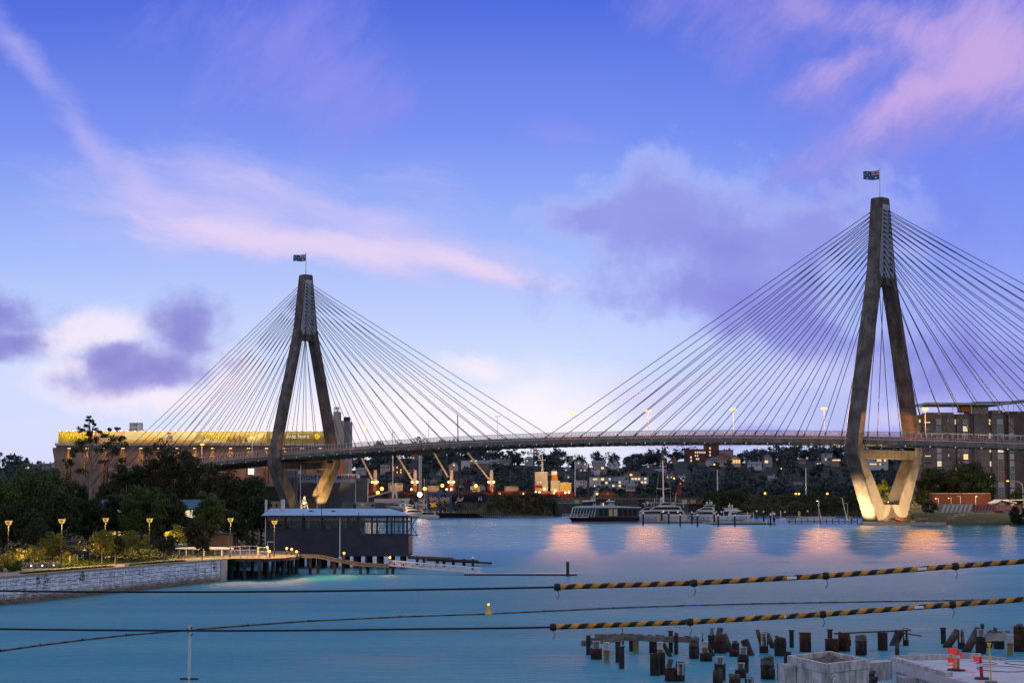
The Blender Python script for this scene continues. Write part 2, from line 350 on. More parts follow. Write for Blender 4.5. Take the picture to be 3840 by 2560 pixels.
# right shore: beach, lawn, car park
def sheet(name, rings, m, smooth=True, kind='structure'):
    q = MB(); n = len(rings[0]); q.v = [tuple(p) for r in rings for p in r]
    for j in range(len(rings)-1):
        for i in range(n-1): q.f.append((j*n+i, j*n+i+1, (j+1)*n+i+1, (j+1)*n+i)); q.mi.append(0)
    return tag(q.build(name, m, smooth=smooth), kind=kind)
def rz_(Y, x):   # height of the right shore
    return interp([(684,-.6),(690,.25),(697,.9),(703,1.5),(712,2.4),(724,3.6),(740,4.1),(780,4.2),(1000,4.4)], Y + (0 if x > 140 else -3))
sheet('right_shore', [[((.1835 if Y > 697 else .180)*Y+o, Y, (rz_(Y, .1835*Y+max(o,0)) if o > 0 else -1.2)) for o in [-1.5,.6]+list(range(6,110,6))+[130,170,270,560]] for Y in (684,690,694,697,700,703,707,712,718,724,732,740,760,780,830,1000)], mat('shore_grass', (.045,.070,.016), .95, .35, .25, 6, col2=(.075,.075,.030)))
# ---------------------------------------------------------------- the cable-stayed bridge
BR = Vector((137.6, 708.2, 0)); AX = Vector((-.69926, .71487, 0)); TR = Vector((.71487, .69926, 0)); SPAN = 344.9
def BP(s, u, z): return BR + AX*s + TR*u + Vector((0, 0, z))
def deckz(s): return 34.2 - 1.12e-4*(s-170)**2
bridge = thing('cable_stayed_bridge', 'long concrete road bridge with two tall A-shaped pylons and fans of black stays', 'bridge', BP(0,0,0))
OUT = [(1.6,9.4),(7.2,12.1),(25.8,21.2),(29,20.9),(50,16.4),(88.3,7.2),(94.3,5.9),(121,2.65)]
INN = [(7.2,4.7),(23.8,15.3),(26.5,16.6),(29,16.9),(50,12.1),(88.3,3.5)]
BB = [(1.6,3.2),(26,3.0),(50,2.55),(121,2.6)]
def octo(u0, u1, b, s0, z, ch=.45):
    return [BP(s0+s, u, z) for s, u in ((b-ch,u0),(b,u0+ch),(b,u1-ch),(b-ch,u1),(-b+ch,u1),(-b,u1-ch),(-b,u0+ch),(-b+ch,u0))]
def pylon(s0):
    m = MB()
    zs = [7.2,12,18,23.8,25.8,29,36,43,50,60,70,80,88.3]
    for sg in (-1, 1):
        m.loft([octo(*sorted((sg*interp(INN, z), sg*interp(OUT, z))), interp(BB, z), s0, z) for z in zs])
    m.loft([octo(-interp(OUT, z), interp(OUT, z), interp(BB, z)+.004, s0, z) for z in (0, 1.6, 4, 7.21)])
    m.loft([octo(-interp(OUT, z)-.004, interp(OUT, z)+.004, interp(BB, z)+.004, s0, z) for z in (88.2, 94.3, 105, 121)] + [octo(-2.2, 2.2, 2.1, s0, 121.35)])
    py = m.build('pylon', CONC, bridge, True)
    b = MB(); b.loft([[BP(s0+s, u, z) for s, z in ((-2.3,24),(2.3,24),(2.3,27.2),(-2.3,27.2))] for u in (-17.5, 17.5)]); b.build('crossbeam', CONC, py, True)
    for sg in (-1, 1):
        c = MB(); b0 = 2.6
        pr = [(118.6,2.0),(93.6,4.9),(91.2,3.7)]
        ring = [(-h, z) for z, h in pr]+[(h, z) for z, h in reversed(pr)]
        c.loft([[BP(s0+sg*q, u, z) for u, z in ring] for q in (b0-.2, b0+.06)]); c.build('cladding_panel', PANEL, py, True)
    return py
pylon(0); pylon(SPAN)
# deck
dk = MB(); SS = [-170+6*k for k in range(112)]
for sg in (-1, 1):
    dk.loft([[BP(s, sg*u, deckz(s)+z) for u, z in ((16.6,0),(16.6,-1.75),(16.1,-2.1),(14.8,-2.1),(14.8,0))] for s in SS])
dk.loft([[BP(s, u, deckz(s)+z) for u, z in ((-14.79,-.05),(14.79,-.05),(14.79,-.5),(-14.79,-.5))] for s in SS])
for k in range(129):
    s = -168+5.15*k; z = deckz(s)
    dk.loft([[BP(s+a, u, z+q) for a, q in ((-.22,-.5),(.22,-.5),(.22,-2.35),(-.22,-2.35))] for u in (-14.7, 14.7)])
    dk.loft([[BP(s+a, sg*17.0, z+q) for a, q in ((-.4,-2.0),(.4,-2.0),(.4,-2.45),(-.4,-2.45))] for sg in (-1,)] + [[BP(s+a, -14.9, z+q) for a, q in ((-.4,-2.11),(.4,-2.11),(.4,-2.45),(-.4,-2.45))]])
deck = dk.build('deck', DECKC, bridge, True)
r = MB(); r.loft([[BP(s, u, deckz(s)+z) for u, z in ((-12.4,.0),(12.4,.0),(12.4,-.045),(-12.4,-.045))] for s in SS]); r.build('roadway', ASPH, bridge, True)
REDK = mat('trail_red_barrier', (.34,.11,.085), .7, .2, .6)  # barrier added where red light trails run; its colour carries their glow
for sg in (-1, 1):
    r = MB(); r.loft([[BP(s, sg*u, deckz(s)+z) for u, z in ((13.2,.0),(12.8,.0),(12.9,1.15),(13.1,1.15))] for s in SS]); r.build('light_trail_barrier', REDK, bridge, True)
    r = MB()
    r.loft([[BP(s, sg*u, deckz(s)+z) for u, z in ((16.62,.0),(16.5,.0),(16.5,.22),(16.62,.22))] for s in SS])
    r.loft([[BP(s, sg*u, deckz(s)+z) for u, z in ((16.98,2.8),(16.84,2.8),(16.84,2.95),(16.98,2.95))] for s in SS])
    r.loft([[BP(s, sg*u, deckz(s)+z) for u, z in ((16.78,.9),(16.7,.9),(16.7,.98),(16.78,.98))] for s in SS])
    for k in range(300):
        s = -168+2.2*k
        r.bar(BP(s, sg*16.56, deckz(s)), BP(s-.25, sg*16.9, deckz(s)+2.85), .11)
    rail = r.build('railing', GALV, bridge, True)
    # fine throw screen inside the posts
    m = bpy.data.materials.get('throw_screen')
    if not m:
        m = bpy.data.materials.new('throw_screen'); m.use_nodes = True; g = N(m.node_tree); b = m.node_tree.nodes['Principled BSDF']
        b.inputs['Base Color'].default_value = (.16,.155,.17,1); b.inputs['Alpha'].default_value = .42; b.inputs['Roughness'].default_value = .7
    if sg == -1:
        q = MB()
        for a, b_ in zip(SS, SS[1:]): q.face([BP(a, sg*16.5, deckz(a)+.2), BP(b_, sg*16.5, deckz(b_)+.2), BP(b_, sg*16.8, deckz(b_)+2.8), BP(a, sg*16.8, deckz(a)+2.8)])
        q.build('mesh_screen', m, bridge, True)
# stays: 100 nearest as parts, the other 28 as one
stays = []
for s0 in (0, SPAN):
    for d in (-1, 1):
        for sd in (-1, 1):
            for i in range(16):
                zt = 116.5-1.45*i-.029*i*i; sa = s0+d*(8+10.3*(15-i)); L = math.hypot(10.3*(15-i), 90)
                rank = (0 if s0 == 0 else 1000)+(0 if sd < 0 else 100)+i
                stays.append((rank, s0, d, sd, i, zt, sa))
stays.sort(key=lambda q: (q[0], q[1:]))
rest = MB()
for k, (rk, s0, d, sd, i, zt, sa) in enumerate(stays):
    q = MB() if k < 100 else rest
    a = BP(s0+d*2.5, sd*(1.5+.045*i), zt); e = BP(sa, sd*15.7, deckz(sa)+.1)
    q.tube([a, e], .135, 6); dv = (a-e).normalized()
    q.tube([e, e+dv*3.2], .3, 6); q.tube([a, a-dv*1.5], .26, 6)
    if k < 100: q.build('stay_cable', STAY, bridge, True)
tag(rest.build('stay_cable', STAY, bridge, True), kind='stuff')
# sockets light brackets under the fascia
for s0 in (0, SPAN):
    m = MB()
    for side in (-2.0, 2.0):
        for k in range(14):
            u = -14+2*k; m.bar(BP(s0+side, u, 27.3), BP(s0+side, u+1, 28.3), .12); m.bar(BP(s0+side, u+1, 28.3), BP(s0+side, u+2, 27.3), .12)
        m.bar(BP(s0+side, -14.5, 28.35), BP(s0+side, 14.5, 28.35), .16); m.bar(BP(s0+side, -14.5, 27.35), BP(s0+side, 14.5, 27.35), .16)
    m.build('inspection_gantry', BLACK, bridge, True)
m = MB()
for k in range(60):
    s = -165+10.3*k; m.ball(BP(s, -16.9, deckz(s)-2.0), .24, 6)
m.build('fascia_light', glow('fascia_lamp', (1,.85,.65), .35), bridge, True)
# flags on the pylon heads
FLB = mat('flag_blue', (.03,.11,.22), .8, .1, 1)
def flag(s0, lab, L):
    top = BP(s0, 0, 121.35); f = thing('flagpole', lab, 'flagpole', top, 0, 'flags on the pylon heads')
    p = MB(); p.tube([(0,0,0),(0,0,10.9)], [.24,.15], 8); p.ball((0,0,10.95), .22, 6); p.build('pole', WHITE, f)
    def at(u, v, o=0):   # flag surface: u from the pole to the left, v from top to bottom
        w = .55*math.sin(u*.95+v*.35)*min(1, u/2); return Vector((-u*.97, -.3*w-o, 10.5-v-u*.10-.22*math.sin(u*.8)*min(1,u/3)+ (.10*v*u/L)))
    def patch(pts, o):
        return [at(u, v, o) for u, v in pts]
    q = MB(); n = 14
    for a in range(n):
        for b in range(6): q.face(patch([(L*a/n, 3.5*b/6),(L*(a+1)/n, 3.5*b/6),(L*(a+1)/n, 3.5*(b+1)/6),(L*a/n, 3.5*(b+1)/6)], 0))
    fl = q.build('flag', FLB, f, smooth=True)
    w = MB(); H2 = 1.75; LL = L*.5
    def band(m, x0, y0, x1, y1, wd, o):
        d = math.hypot(x1-x0, y1-y0); nx, ny = -(y1-y0)/d*wd/2, (x1-x0)/d*wd/2
        for k in range(6):
            a, b = k/6, (k+1)/6; ax_, ay_, bx_, by_ = x0+(x1-x0)*a, y0+(y1-y0)*a, x0+(x1-x0)*b, y0+(y1-y0)*b
            cl = lambda x, y: (min(max(x, 0), LL), min(max(y, 0), H2))
            m.face(patch([cl(ax_+nx, ay_+ny), cl(bx_+nx, by_+ny), cl(bx_-nx, by_-ny), cl(ax_-nx, ay_-ny)], o))
    band(w, 0, 0, LL, H2, .34, .03); band(w, LL, 0, 0, H2, .34, .032); band(w, 0, H2/2, LL, H2/2, .62, .034); band(w, LL/2, 0, LL/2, H2, .62, .036)
    def star(x, y, r_): w.face(patch([(x+(r_ if k % 2 == 0 else r_*.45)*math.cos(k*math.pi/7), y+(r_ if k % 2 == 0 else r_*.45)*math.sin(k*math.pi/7)) for k in range(14)], .03))
    star(L*.25, 2.65, .5)
    for x, y, r_ in ((.75,.7,.28),(.75,2.9,.3),(.62,1.6,.26),(.88,1.4,.26),(.81,1.95,.16)): star(L*x, y, r_)
    w.build('white_emblem', WHITE, fl)
    w = MB(); band(w, 0, 0, LL, H2, .12, .05); band(w, LL, 0, 0, H2, .12, .052); band(w, 0, H2/2, LL, H2/2, .36, .06); band(w, LL/2, 0, LL/2, H2, .36, .062)
    w.build('red_cross', mat('flag_red', (.5,.02,.03), .8, .1, 1), fl)
flag(0, 'white flagpole flying a blue star flag on the nearer right-hand pylon', 6.3); flag(SPAN, 'white flagpole flying a blue star flag on the farther left-hand pylon', 6.6)
# street lamps along the deck (median)
def s_of_px(px, u):
    lo, hi = -170, 500
    for _ in range(50):
        mi = (lo+hi)/2; q = BP(mi, u, 0)
        if q.x/q.y > (px-1920)/FPX: lo = mi
        else: hi = mi
    return lo
LAMPS = [(3470,'tall street lamp on the bridge deck just right of the right pylon'),(3091,'tall street lamp on the bridge deck just left of the right pylon'),(2750,'tall street lamp on the bridge deck above the sleek white motor yachts'),
    (2431,'tall street lamp on the bridge deck above the ferry stern'),(2144,'tall street lamp on the bridge deck above the ferry bow'),(1607,'thin dim street lamp on the bridge deck above the white sailing yacht'),
    (1373,'bright street lamp on the bridge deck just right of the left pylon'),(947,'street lamp on the bridge deck in front of the billboard, left of the left pylon'),(759,'street lamp where the bridge deck runs into the dark trees'),(1866,'thin unlit lamp post on the bridge deck at mid span')]
for k, (px, lab) in enumerate(LAMPS):
    s = s_of_px(px, 0); b = BP(s, 0, deckz(s)-.02); t = thing('street_lamp', lab, 'street lamp', b, 0, 'street lamps along the bridge deck')
    lit = k < 9; dim = k == 5; hh = 12.0
    m = MB(); m.tube([(0,0,0),(0,0,hh)], [.13,.08], 6); m.bar((-.7,0,hh),(.7,0,hh), .1); m.build('pole', GALV, t)
    hd = MB()
    for sg in (-1, 1): hd.cb((sg*.75,0,hh-.05), (.8,.4,.22))
    hd.build('lamp_head', CHAR, t)
    if lit:
        l = MB()
        for sg in (-1, 1): l.ball((sg*.6,0,hh-.3), (.62,.62,.42) if not dim else (.2,.2,.15), 8)
        l.build('lamp_bulb', SODIUM if not dim else WARM, t)
        if not dim: light(b+Vector((0,0,hh-.7))-TR*1.6, 45000, (1,.42,.10), .8, t, 178, b-TR*1.6, .05); q_ = b+Vector((0,0,hh-.6))-TR*1.6; light(q_, 270000, (1,.37,.0), .8, t, 104, q_+Vector((-q_.x*.12,-100,-14)), 1)  # second spot per lamp, added so its reflection shows on the water
# floodlights at the pylon feet (their boxes stand on the ground)
def floodlight(pos, aim, power, col, lab, spot=70):
    t = thing('floodlight', lab, 'floodlight', pos, 0, 'floodlights at the pylon feet'); pos = Vector(pos)
    d = (Vector(aim)-pos).normalized()
    m = MB(); m.tube([(0,0,-.6),(0,0,.3)], .07, 6); m.build('stand', CHAR, t)
    m = MB(); q = d.to_track_quat('-Z', 'Y').to_matrix().to_4x4(); q.translation = Vector((0,0,.45)); m.cb((0,0,.12), (.6,.5,.25), q); h = m.build('housing', CHAR, t)
    m = MB(); m.cb((0,0,-.02), (.5,.4,.02), q); m.build('lens', WARM, h)
    light(pos+Vector((0,0,.45))+d*.2, power, col, .25, t, spot, aim)
# ---------------------------------------------------------------- foliage
LEAFD = leafmat('dark_leaves', (.013,.026,.010), (.040,.062,.020)); LEAFG = leafmat('green_leaves', (.024,.054,.014), (.072,.120,.030))
LEAFO = leafmat('olive_leaves', (.018,.022,.010), (.050,.054,.022)); LEAFY = leafmat('lamp_glow_leaves', (.12,.13,.014), (.30,.27,.030))  # LEAFY has the yellow lamp glow raised into its leaf colour
SCRUB = leafmat('bank_scrub_leaves', (.055,.052,.028), (.150,.128,.072)); LEAFF = leafmat('hazy_far_leaves', (.026,.047,.060), (.064,.090,.088)); JACA = leafmat('lilac_blossom', (.10,.07,.13), (.20,.15,.24))  # LEAFF is tinted blue to stand in for distant haze
BARK = mat('bark', (.075,.06,.05), .9, .4, 3); BARKP = mat('pale_bark', (.21,.19,.17), .85, .3, 2)
rnd = random.Random(11)
def leaves(mb, c, r, n, s, shell=.45, flat=.6, rg=rnd):
    for _ in range(n):
        z = rg.uniform(-1, 1); a = rg.uniform(0, 6.283); q = math.sqrt(1-z*z); k = shell+(1-shell)*rg.random()**.6
        d = Vector((q*math.cos(a), q*math.sin(a), z)); p = Vector((c[0]+d.x*r[0]*k, c[1]+d.y*r[1]*k, c[2]+d.z*r[2]*k))
        nrm = (d*.8+Vector((rg.uniform(-1,1), rg.uniform(-1,1), rg.uniform(-1,1))))
        x = nrm.cross(Vector((rg.uniform(-1,1), rg.uniform(-1,1), rg.uniform(-1,1))));
        if x.length < 1e-3: continue
        x.normalize(); y = nrm.cross(x).normalized(); e = s*rg.uniform(.6, 1.35); f = e*flat*rg.uniform(.6, 1.2)
        mb.face((p-x*e*.9-y*f*.2, p-x*e*.1-y*f, p+x*e+y*f*.1, p+x*e*.1+y*f))
def crown_lobes(c, R, n, lr, rg, top=.0):
    out = []
    for _ in range(n):
        z = rg.uniform(-.85+top, 1); a = rg.uniform(0, 6.283); q = math.sqrt(max(0, 1-z*z)); k = rg.uniform(.45, 1.0)
        out.append(((c[0]+R[0]*q*k*math.cos(a), c[1]+R[1]*q*k*math.sin(a), c[2]+R[2]*z*k), lr*rg.uniform(.65, 1.3)))
    return out
def tree(name, label, base, h, R, leaf, nl, lr, npl, ls, seed, group=None, bark=BARK, cat='tree', tr=.2, cz=None, lean=0, bare=0.0, flat=.6):
    rg = random.Random(seed); t = thing(name, label, cat, base, 0, group); cz = h-R[2] if cz is None else cz
    m = MB(); fork = max(.15*h, cz-R[2]*.75); top = (lean, 0, cz+R[2]*.3)
    m.tube([(0,0,-.4), (lean*.25,0,fork*.5), (lean*.6,0,fork), top], [tr*1.25, tr, tr*.8, tr*.2], 7)
    lobes = crown_lobes((lean, 0, cz), R, nl, lr, rg)
    for (p, r_) in lobes[:max(5, nl//3)]:
        s0 = Vector((lean*.6, 0, fork))+(Vector(top)-Vector((lean*.6,0,fork)))*rg.random()*.7; e = Vector(p); mi = s0.lerp(e, .5)+Vector((0,0,-.04*h))
        m.tube([s0, mi, e], [tr*.45, tr*.3, tr*.1], 5)
    m.build('trunk', bark, t)
    m = MB()
    for (p, r_) in lobes: leaves(m, p, (r_, r_, r_*.75), npl, ls, .4, flat, rg)
    m.build('crown', leaf, t)
    return t
# ---------------------------------------------------------------- silo building with its billboard
SY = 1075.0; SILO = mat('silo_concrete', (.205,.158,.142), .9, .2, .12, 5, streak=.45, streak_scale=(1,1,.06)); SILOG = mat('silo_grey', (.33,.32,.32), .9, .2, .1, 5, streak=.5, streak_scale=(1,1,.05))
x0 = P(222, 1650, SY).x; x1 = P(1232, 1650, SY).x; zt = P(700, 1617, SY).z; zb = P(700, 1662, SY).z
silo = thing('silo_building', 'long pinkish grain silo building with flared piers and lit recesses behind the left pylon', 'silos', ((x0+x1)/2, SY, 2.5))
m = MB(); m.box(x0, x1, SY+2, SY+30, 2, zt-.6)
n_r = int((x1-x0)/2.1)
for k in range(n_r): m.cyl((x0+2.1*(k+.5), SY+2.1), 1.1, 2, zb-2.4, 8)
m.build('wall', SILO, silo, True)
m = MB(); m.box(x0-1.8, x1+1, SY-2.6, SY+30.5, zb-1.2, zb+.1); m.build('cornice', SILOG, silo, True)
m = MB(); m.box(x0-1.2, x1+.5, SY-2.2, SY+30.2, zb-2.4, zb-1.21); m.build('frieze', SILO, silo, True)
px_ = 223+33; piers = []
step = 10.06; nb = int((x1-x0)/step)
LB = glow('recess_light', (1,.66,.30), 4)
for k in range(nb+1):
    xc = x0+1+step*k; hw = 3.0; z = zb-2.41
    m = MB(); m.prism([(xc-hw,2),(xc+hw,2),(xc+hw,z-10),(xc+hw+.25,z-6),(xc+hw+1.0,z-2.5),(xc+hw+1.15,z),(xc-hw-1.15,z),(xc-hw-1.0,z-2.5),(xc-hw-.25,z-6),(xc-hw,z-10)], 1, SY-1.9, SY+1.2)
    for v in m.v[:]: pass
    m.build('pier', SILO, silo, True)
    if k < nb:
        m = MB(); m.box(xc+step/2-1.6, xc+step/2+1.6, SY-1.2, SY-.9, zb-2.9, zb-2.7); m.build('recess_light', LB, silo, True); light((xc+step/2, SY-.5, zb-3.1), 7000, (1,.52,.18), .2, silo, 110, (xc+step/2, SY+1.4, zb-14))
m = MB(); m.box(x0-1.8, x1+1, SY-2.55, SY-2.45, zb+1.15, zb+1.25); m.box(x0-1.8, x1+1, SY-2.55, SY-2.45, zb+.6, zb+.66)
for k in range(int((x1-x0)/1.5)+2): m.box(x0-1.8+1.5*k, x0-1.72+1.5*k, SY-2.55, SY-2.45, zb+.1, zb+1.2)
m.build('railing', YELL, silo, True)
# tower at the right end
ta, tb = P(1240,1650,SY).x, P(1311,1650,SY).x; tz = P(1275,1577,SY).z
m = MB(); m.box(ta, tb-3.0, SY-3, SY+18, zb-1, tz); m.build('tower_block', SILOG, silo, True)
m = MB(); m.box(ta+.5, tb-3.0, SY-2.9, SY+18, 2, zb-1.01); m.build('tower_base', mat('silo_red', (.30,.13,.09), .9, .2, .15, 5, streak=.4), silo, True)
m = MB(); m.box(tb-2.99, tb, SY-2.5, SY+18, 2, tz-.3); m.build('tower_flank', mat('blue_grey_render', (.16,.18,.22), .8, .2, .2), silo, True)
m = MB(); m.box(P(1250,1545,SY).x, P(1274,1545,SY).x, SY, SY+10, tz, P(1250,1543,SY).z); m.build('lift_head', SILOG, silo, True)
m = MB()
for k, px in enumerate((1253,1258,1262,1266,1270,1289,1296,1303,1308)):
    z0 = P(px, 1543 if px < 1275 else 1577, SY).z; m.tube([(P(px,1540,SY).x, SY+2, z0), (P(px,1540,SY).x, SY+2, z0+(2.4 if px < 1275 else 1.6))], .16, 5)
    m.cb((P(px,1540,SY).x, SY+1.8, z0+(2.0 if px < 1275 else 1.1)), (.45,.25,1.5))
m.build('antenna_row', CHAR, silo, True); m = MB(); m.box(P(1288,1560,SY).x, P(1309,1560,SY).x, SY+3, SY+8, tz, tz+2.3); m.build('plant_box', CHAR, silo, True)
# roof tank
tk = thing('roof_tank', 'round grey water tank standing on the silo roof', 'tank', (P(500,1610,SY).x, SY+8, zt-.6))
m = MB(); zz = M_(36, SY); m.cyl((0,0), M_(25, SY), .5, zz, 24); m.cyl((0,0), M_(26, SY), zz, zz+.25, 24)
for k in range(9): a = k*.7; m.box(M_(24,SY)*math.cos(a)-.15, M_(24,SY)*math.cos(a)+.15, M_(24,SY)*math.sin(a)-.15, M_(24,SY)*math.sin(a)+.15, 0, .6)
m.build('tank_shell', mat('tank_steel', (.36,.38,.42), .6, .2, .5, 4, streak=.5, streak_scale=(2,2,.1)), tk)
m = MB(); m.box(M_(11,SY), M_(24,SY), -4.6, -3.2, 0, zz+.3); m.build('ladder_shaft', GALV, tk)
m = MB()
for k in range(24):
    a = k*math.pi/12; b = a+math.pi/12; q = M_(29, SY); m.bar((q*math.cos(a), q*math.sin(a), 1.9), (q*math.cos(b), q*math.sin(b), 1.9), .1); m.bar((q*math.cos(a), q*math.sin(a), .6), (q*math.cos(a), q*math.sin(a), 1.9), .08)
m.cyl((0,0), M_(29,SY), .55, .7, 24); m.build('gallery', CHAR, tk)
# billboard
bb = thing('billboard', 'long floodlit yellow billboard along the parapet of the silo building', 'billboard', ((x0+x1)/2, SY-1.5, zb+.2))
BY = SY-1.5
def panel(a, b, m_, nm='picture_panel'):
    q = MB(); q.box(P(a,1640,BY).x, P(b,1640,BY).x, BY, BY+.4, zb+.2, zt); return q.build(nm, m_, bb, True)
PG = mat('poster_garden', (.06,.13,.02), .6, .6, .16, 6, col2=(.66,.44,.05)); PR = mat('poster_rose', (.20,.22,.06), .6, .6, .14, 6, col2=(.62,.36,.26)); PSK = mat('poster_cream', (.62,.56,.34), .6, .08, .05); POL = mat('poster_olive', (.36,.30,.12), .6, .15, .04); PGR = mat('poster_bronze', (.115,.105,.045), .5, .1, .05); PSD = mat('poster_sand', (.62,.33,.06), .6, .2, .2)
panel(219, 330, PG); panel(330.05, 470, PR); panel(470.05, 735, PSK); panel(735.05, 1000, POL); panel(1000.05, 1232, PGR)
def bface(m, pts, d=.03):
    m.add([(P(x,1640,BY).x, BY-d, P(900,y,BY).z) for x, y in pts]+[(P(x,1640,BY).x, BY-d+.025, P(900,y,BY).z) for x, y in pts], [tuple(range(len(pts)))]+[(i, (i+1)%len(pts), len(pts)+(i+1)%len(pts), len(pts)+i) for i in range(len(pts))])
m = MB(); bface(m, [(470,1650),(560,1648),(650,1650),(735,1649),(735,1659),(470,1659)]); m.build('sand_band', PSD, bb, True)
m = MB(); bface(m, [(622,1658),(625,1640),(630,1632),(636,1630),(643,1632),(648,1640),(649,1658)]); m.build('poster_shirt', mat('poster_blue', (.12,.16,.30), .6, .1, 1), bb, True)
m = MB(); bface(m, [(630,1631),(629,1626),(632,1622),(638,1622),(641,1626),(640,1631)], .06); bface(m, [(628,1650),(634,1643),(642,1646),(644,1655),(630,1656)], .06); m.build('poster_skin', mat('poster_skin', (.55,.28,.12), .6, .1, 1), bb, True)
m = MB(); bface(m, [(625,1626),(629,1624),(630,1620),(640,1620),(642,1624),(645,1626),(640,1628),(630,1628)], .09); m.build('poster_hat', mat('poster_brown', (.16,.07,.02), .6, .1, 1), bb, True)
m = MB()
for xx, hh in ((852,18),(872,24),(893,20),(915,14)):
    bface(m, [(xx,1657),(xx+1,1657-hh*.5),(xx+4,1657-hh*.8),(xx+10,1657-hh*.8),(xx+14,1657-hh*.45),(xx+17,1657)], .05+.01*(hh%3)); bface(m, [(xx+7+4.2*math.cos(q*.785),1657-hh*.98+4.2*math.sin(q*.785)) for q in range(8)], .055+.01*(hh%3))
m.build('poster_figures', mat('poster_dark', (.22,.13,.05), .6, .5, .6, 5), bb, True)
m = MB()
bface(m, [(735,1659),(735,1650),(770,1646),(800,1650),(840,1646),(858,1659)], .04); bface(m, [(905,1659),(925,1640),(985,1622),(998,1622),(980,1640),(960,1659)], .04)
m.build('poster_beach', mat('poster_light', (.70,.62,.36), .6, .15, .3), bb, True)
YTX = mat('yellow_lettering', (.85,.70,.02), .5, .05); WTX = mat('white_lettering', (.85,.85,.82), .5, .04)
def btxt(body, px, py, hpx, m_, sh=0, al='LEFT', off=0): 
    p = P(px, py, BY); o = text(body, M_(hpx, BY), m_, UP(Vector((p.x, BY-.06, P(900,py,BY).z))-bb.location), bb, .02, sh, align=al, offs=off); return o
btxt('Happy', 238, 1638, 34, YTX, .35); btxt('Here', 300, 1642, 24, YTX, .35); btxt('Hope', 535, 1638, 32, YTX, .35)
btxt('Clever', 764, 1637, 34, YTX, .35, off=.06); btxt('C', 1010, 1637, 40, YTX, .3, off=.08); btxt('lives here', 1071, 1636, 23, WTX, 0, off=.03)
m = MB(); bface(m, [(1175,1636),(1188,1623),(1202,1636),(1188,1650)], .05); m.build('diamond_logo', mat('logo_yellow', (.85,.62,.01), .5, .05), bb, True)
m = MB(); bface(m, [(1175.2,1636),(1183,1636),(1188,1642),(1188,1649.8)], .08); m.build('logo_corner', mat('logo_amber', (.62,.42,.01), .5, .05), bb, True)
m = MB(); m.box(x0-1, x1+.5, BY-.35, BY+.4, zt, zt+.25); m.build('frame', GALV, bb, True)
BL = glow('billboard_lamp', (1,.85,.5), 5)
for k in range(40):
    x = x0+1+(x1-x0-2)*k/39
    m = MB(); m.bar((x, BY, zt+.1), (x, BY-2.0, zt+.25), .08); m.ball((x, BY-2.0, zt+.12), (.24,.24,.16), 6); m.build('billboard_lamp', BL, bb, True)
al = bpy.data.lights.new('lamp_row', 'AREA'); al.shape = 'RECTANGLE'; al.size = x1-x0; al.size_y = .4; al.energy = 9000; al.color = (1,.74,.36)
ao = bpy.data.objects.new('lamp_row', al); C.objects.link(ao); ao.parent = bb; ao.location = Vector(((x0+x1)/2, BY-2.6, zt+.1))-bb.location; ao.rotation_euler = Vector((0, 2.6, -4)).to_track_quat('-Z', 'Y').to_euler()
# ---------------------------------------------------------------- boat sheds behind the left pylon
def bldg(name, label, cat, rects, group=None):
    """rects: (part, x0px, x1px, ytop px, ybottom px, Y, depth, material)"""
    r0 = rects[0]; t = thing(name, label, cat, P((r0[1]+r0[2])/2, r0[4], r0[5]), 0, group)
    for (pn, a, b, yt, yb, Y, d, mm) in rects:
        q = MB(); A = P(a, yb, Y); B = P(b, yt, Y); q.box(A.x, B.x, Y, Y+d, A.z, B.z); q.build(pn, mm, t, True)
    return t
SHG = mat('shed_grey', (.20,.21,.235), .7, .12, .08, streak=.25, streak_scale=(3,3,.03)); SHL = mat('shed_light', (.42,.46,.54), .7, .08, .08); SHD = mat('shed_dark', (.11,.125,.15), .7, .12, .08)
Ya = 988.0
shed = bldg('boat_shed', 'large grey boat shed with blue lettering on its pale band', 'shed', [('wall',1118,1335,1809,1925,Ya,25,SHG),('sign_band',1118,1335,1776,1808.9,Ya,25,SHL),('annexe',1153,1378,1809.5,1925,Ya-8,7.9,SHD),('annexe_parapet',1335.1,1378,1792,1809.3,Ya-6,20,SHD),('door',1168,1186,1838,1925,Ya-8.1,.1,mat('door_grey',(.14,.15,.17),.6,.1,1))])
p = P(1296, 1790, Ya); p0 = P(1149, 1790, Ya)
text('SYDNEY CITY MARINE', M_(21.5, Ya), mat('navy_lettering', (.012,.028,.12), .5, .05), UP(Vector(((P(1155,1790,Ya).x+P(1311,1790,Ya).x)/2, Ya-.05, p.z))-shed.location), shed, .03, offs=.04)
bldg('boat_shed', 'smaller pale shed at the left pylon foot beside the lettered grey shed', 'shed', [('wall',1060,1117.8,1790,1925,Ya-3,20,mat('shed_mauve',(.26,.25,.28),.7,.1,.1)),('parapet',1068,1117.6,1764,1789.8,Ya-2.8,15,SHL),('door',1092,1100,1795,1925,Ya-3.1,.1,SHD)])
bldg('boat_shed', 'low dark shed with a white fascia left of the left pylon', 'shed', [('wall',985,1050,1822,1925,Ya-5,12,CHAR),('fascia',983,1052,1812,1822,Ya-5.5,13,SHL)])
bldg('site_cabin', 'cream low cabin behind the boathouse chimney at the left pylon foot', 'cabin', [('wall',1000,1052,1879,1925,Ya-24,6,mat('cabin_cream',(.46,.36,.24),.8,.1,.3)),('window',1012,1020,1888,1900,Ya-24.1,.1,DKGLASS),('window',1034,1041,1888,1900,Ya-24.1,.1,DKGLASS)])
lamp_sign = bldg('light_box', 'bright square light box on the silo wall left of the left pylon', 'sign', [('panel',931,951,1757,1777,SY-2.5,.5,glow('light_box_face',(1,.86,.66),3.0))])
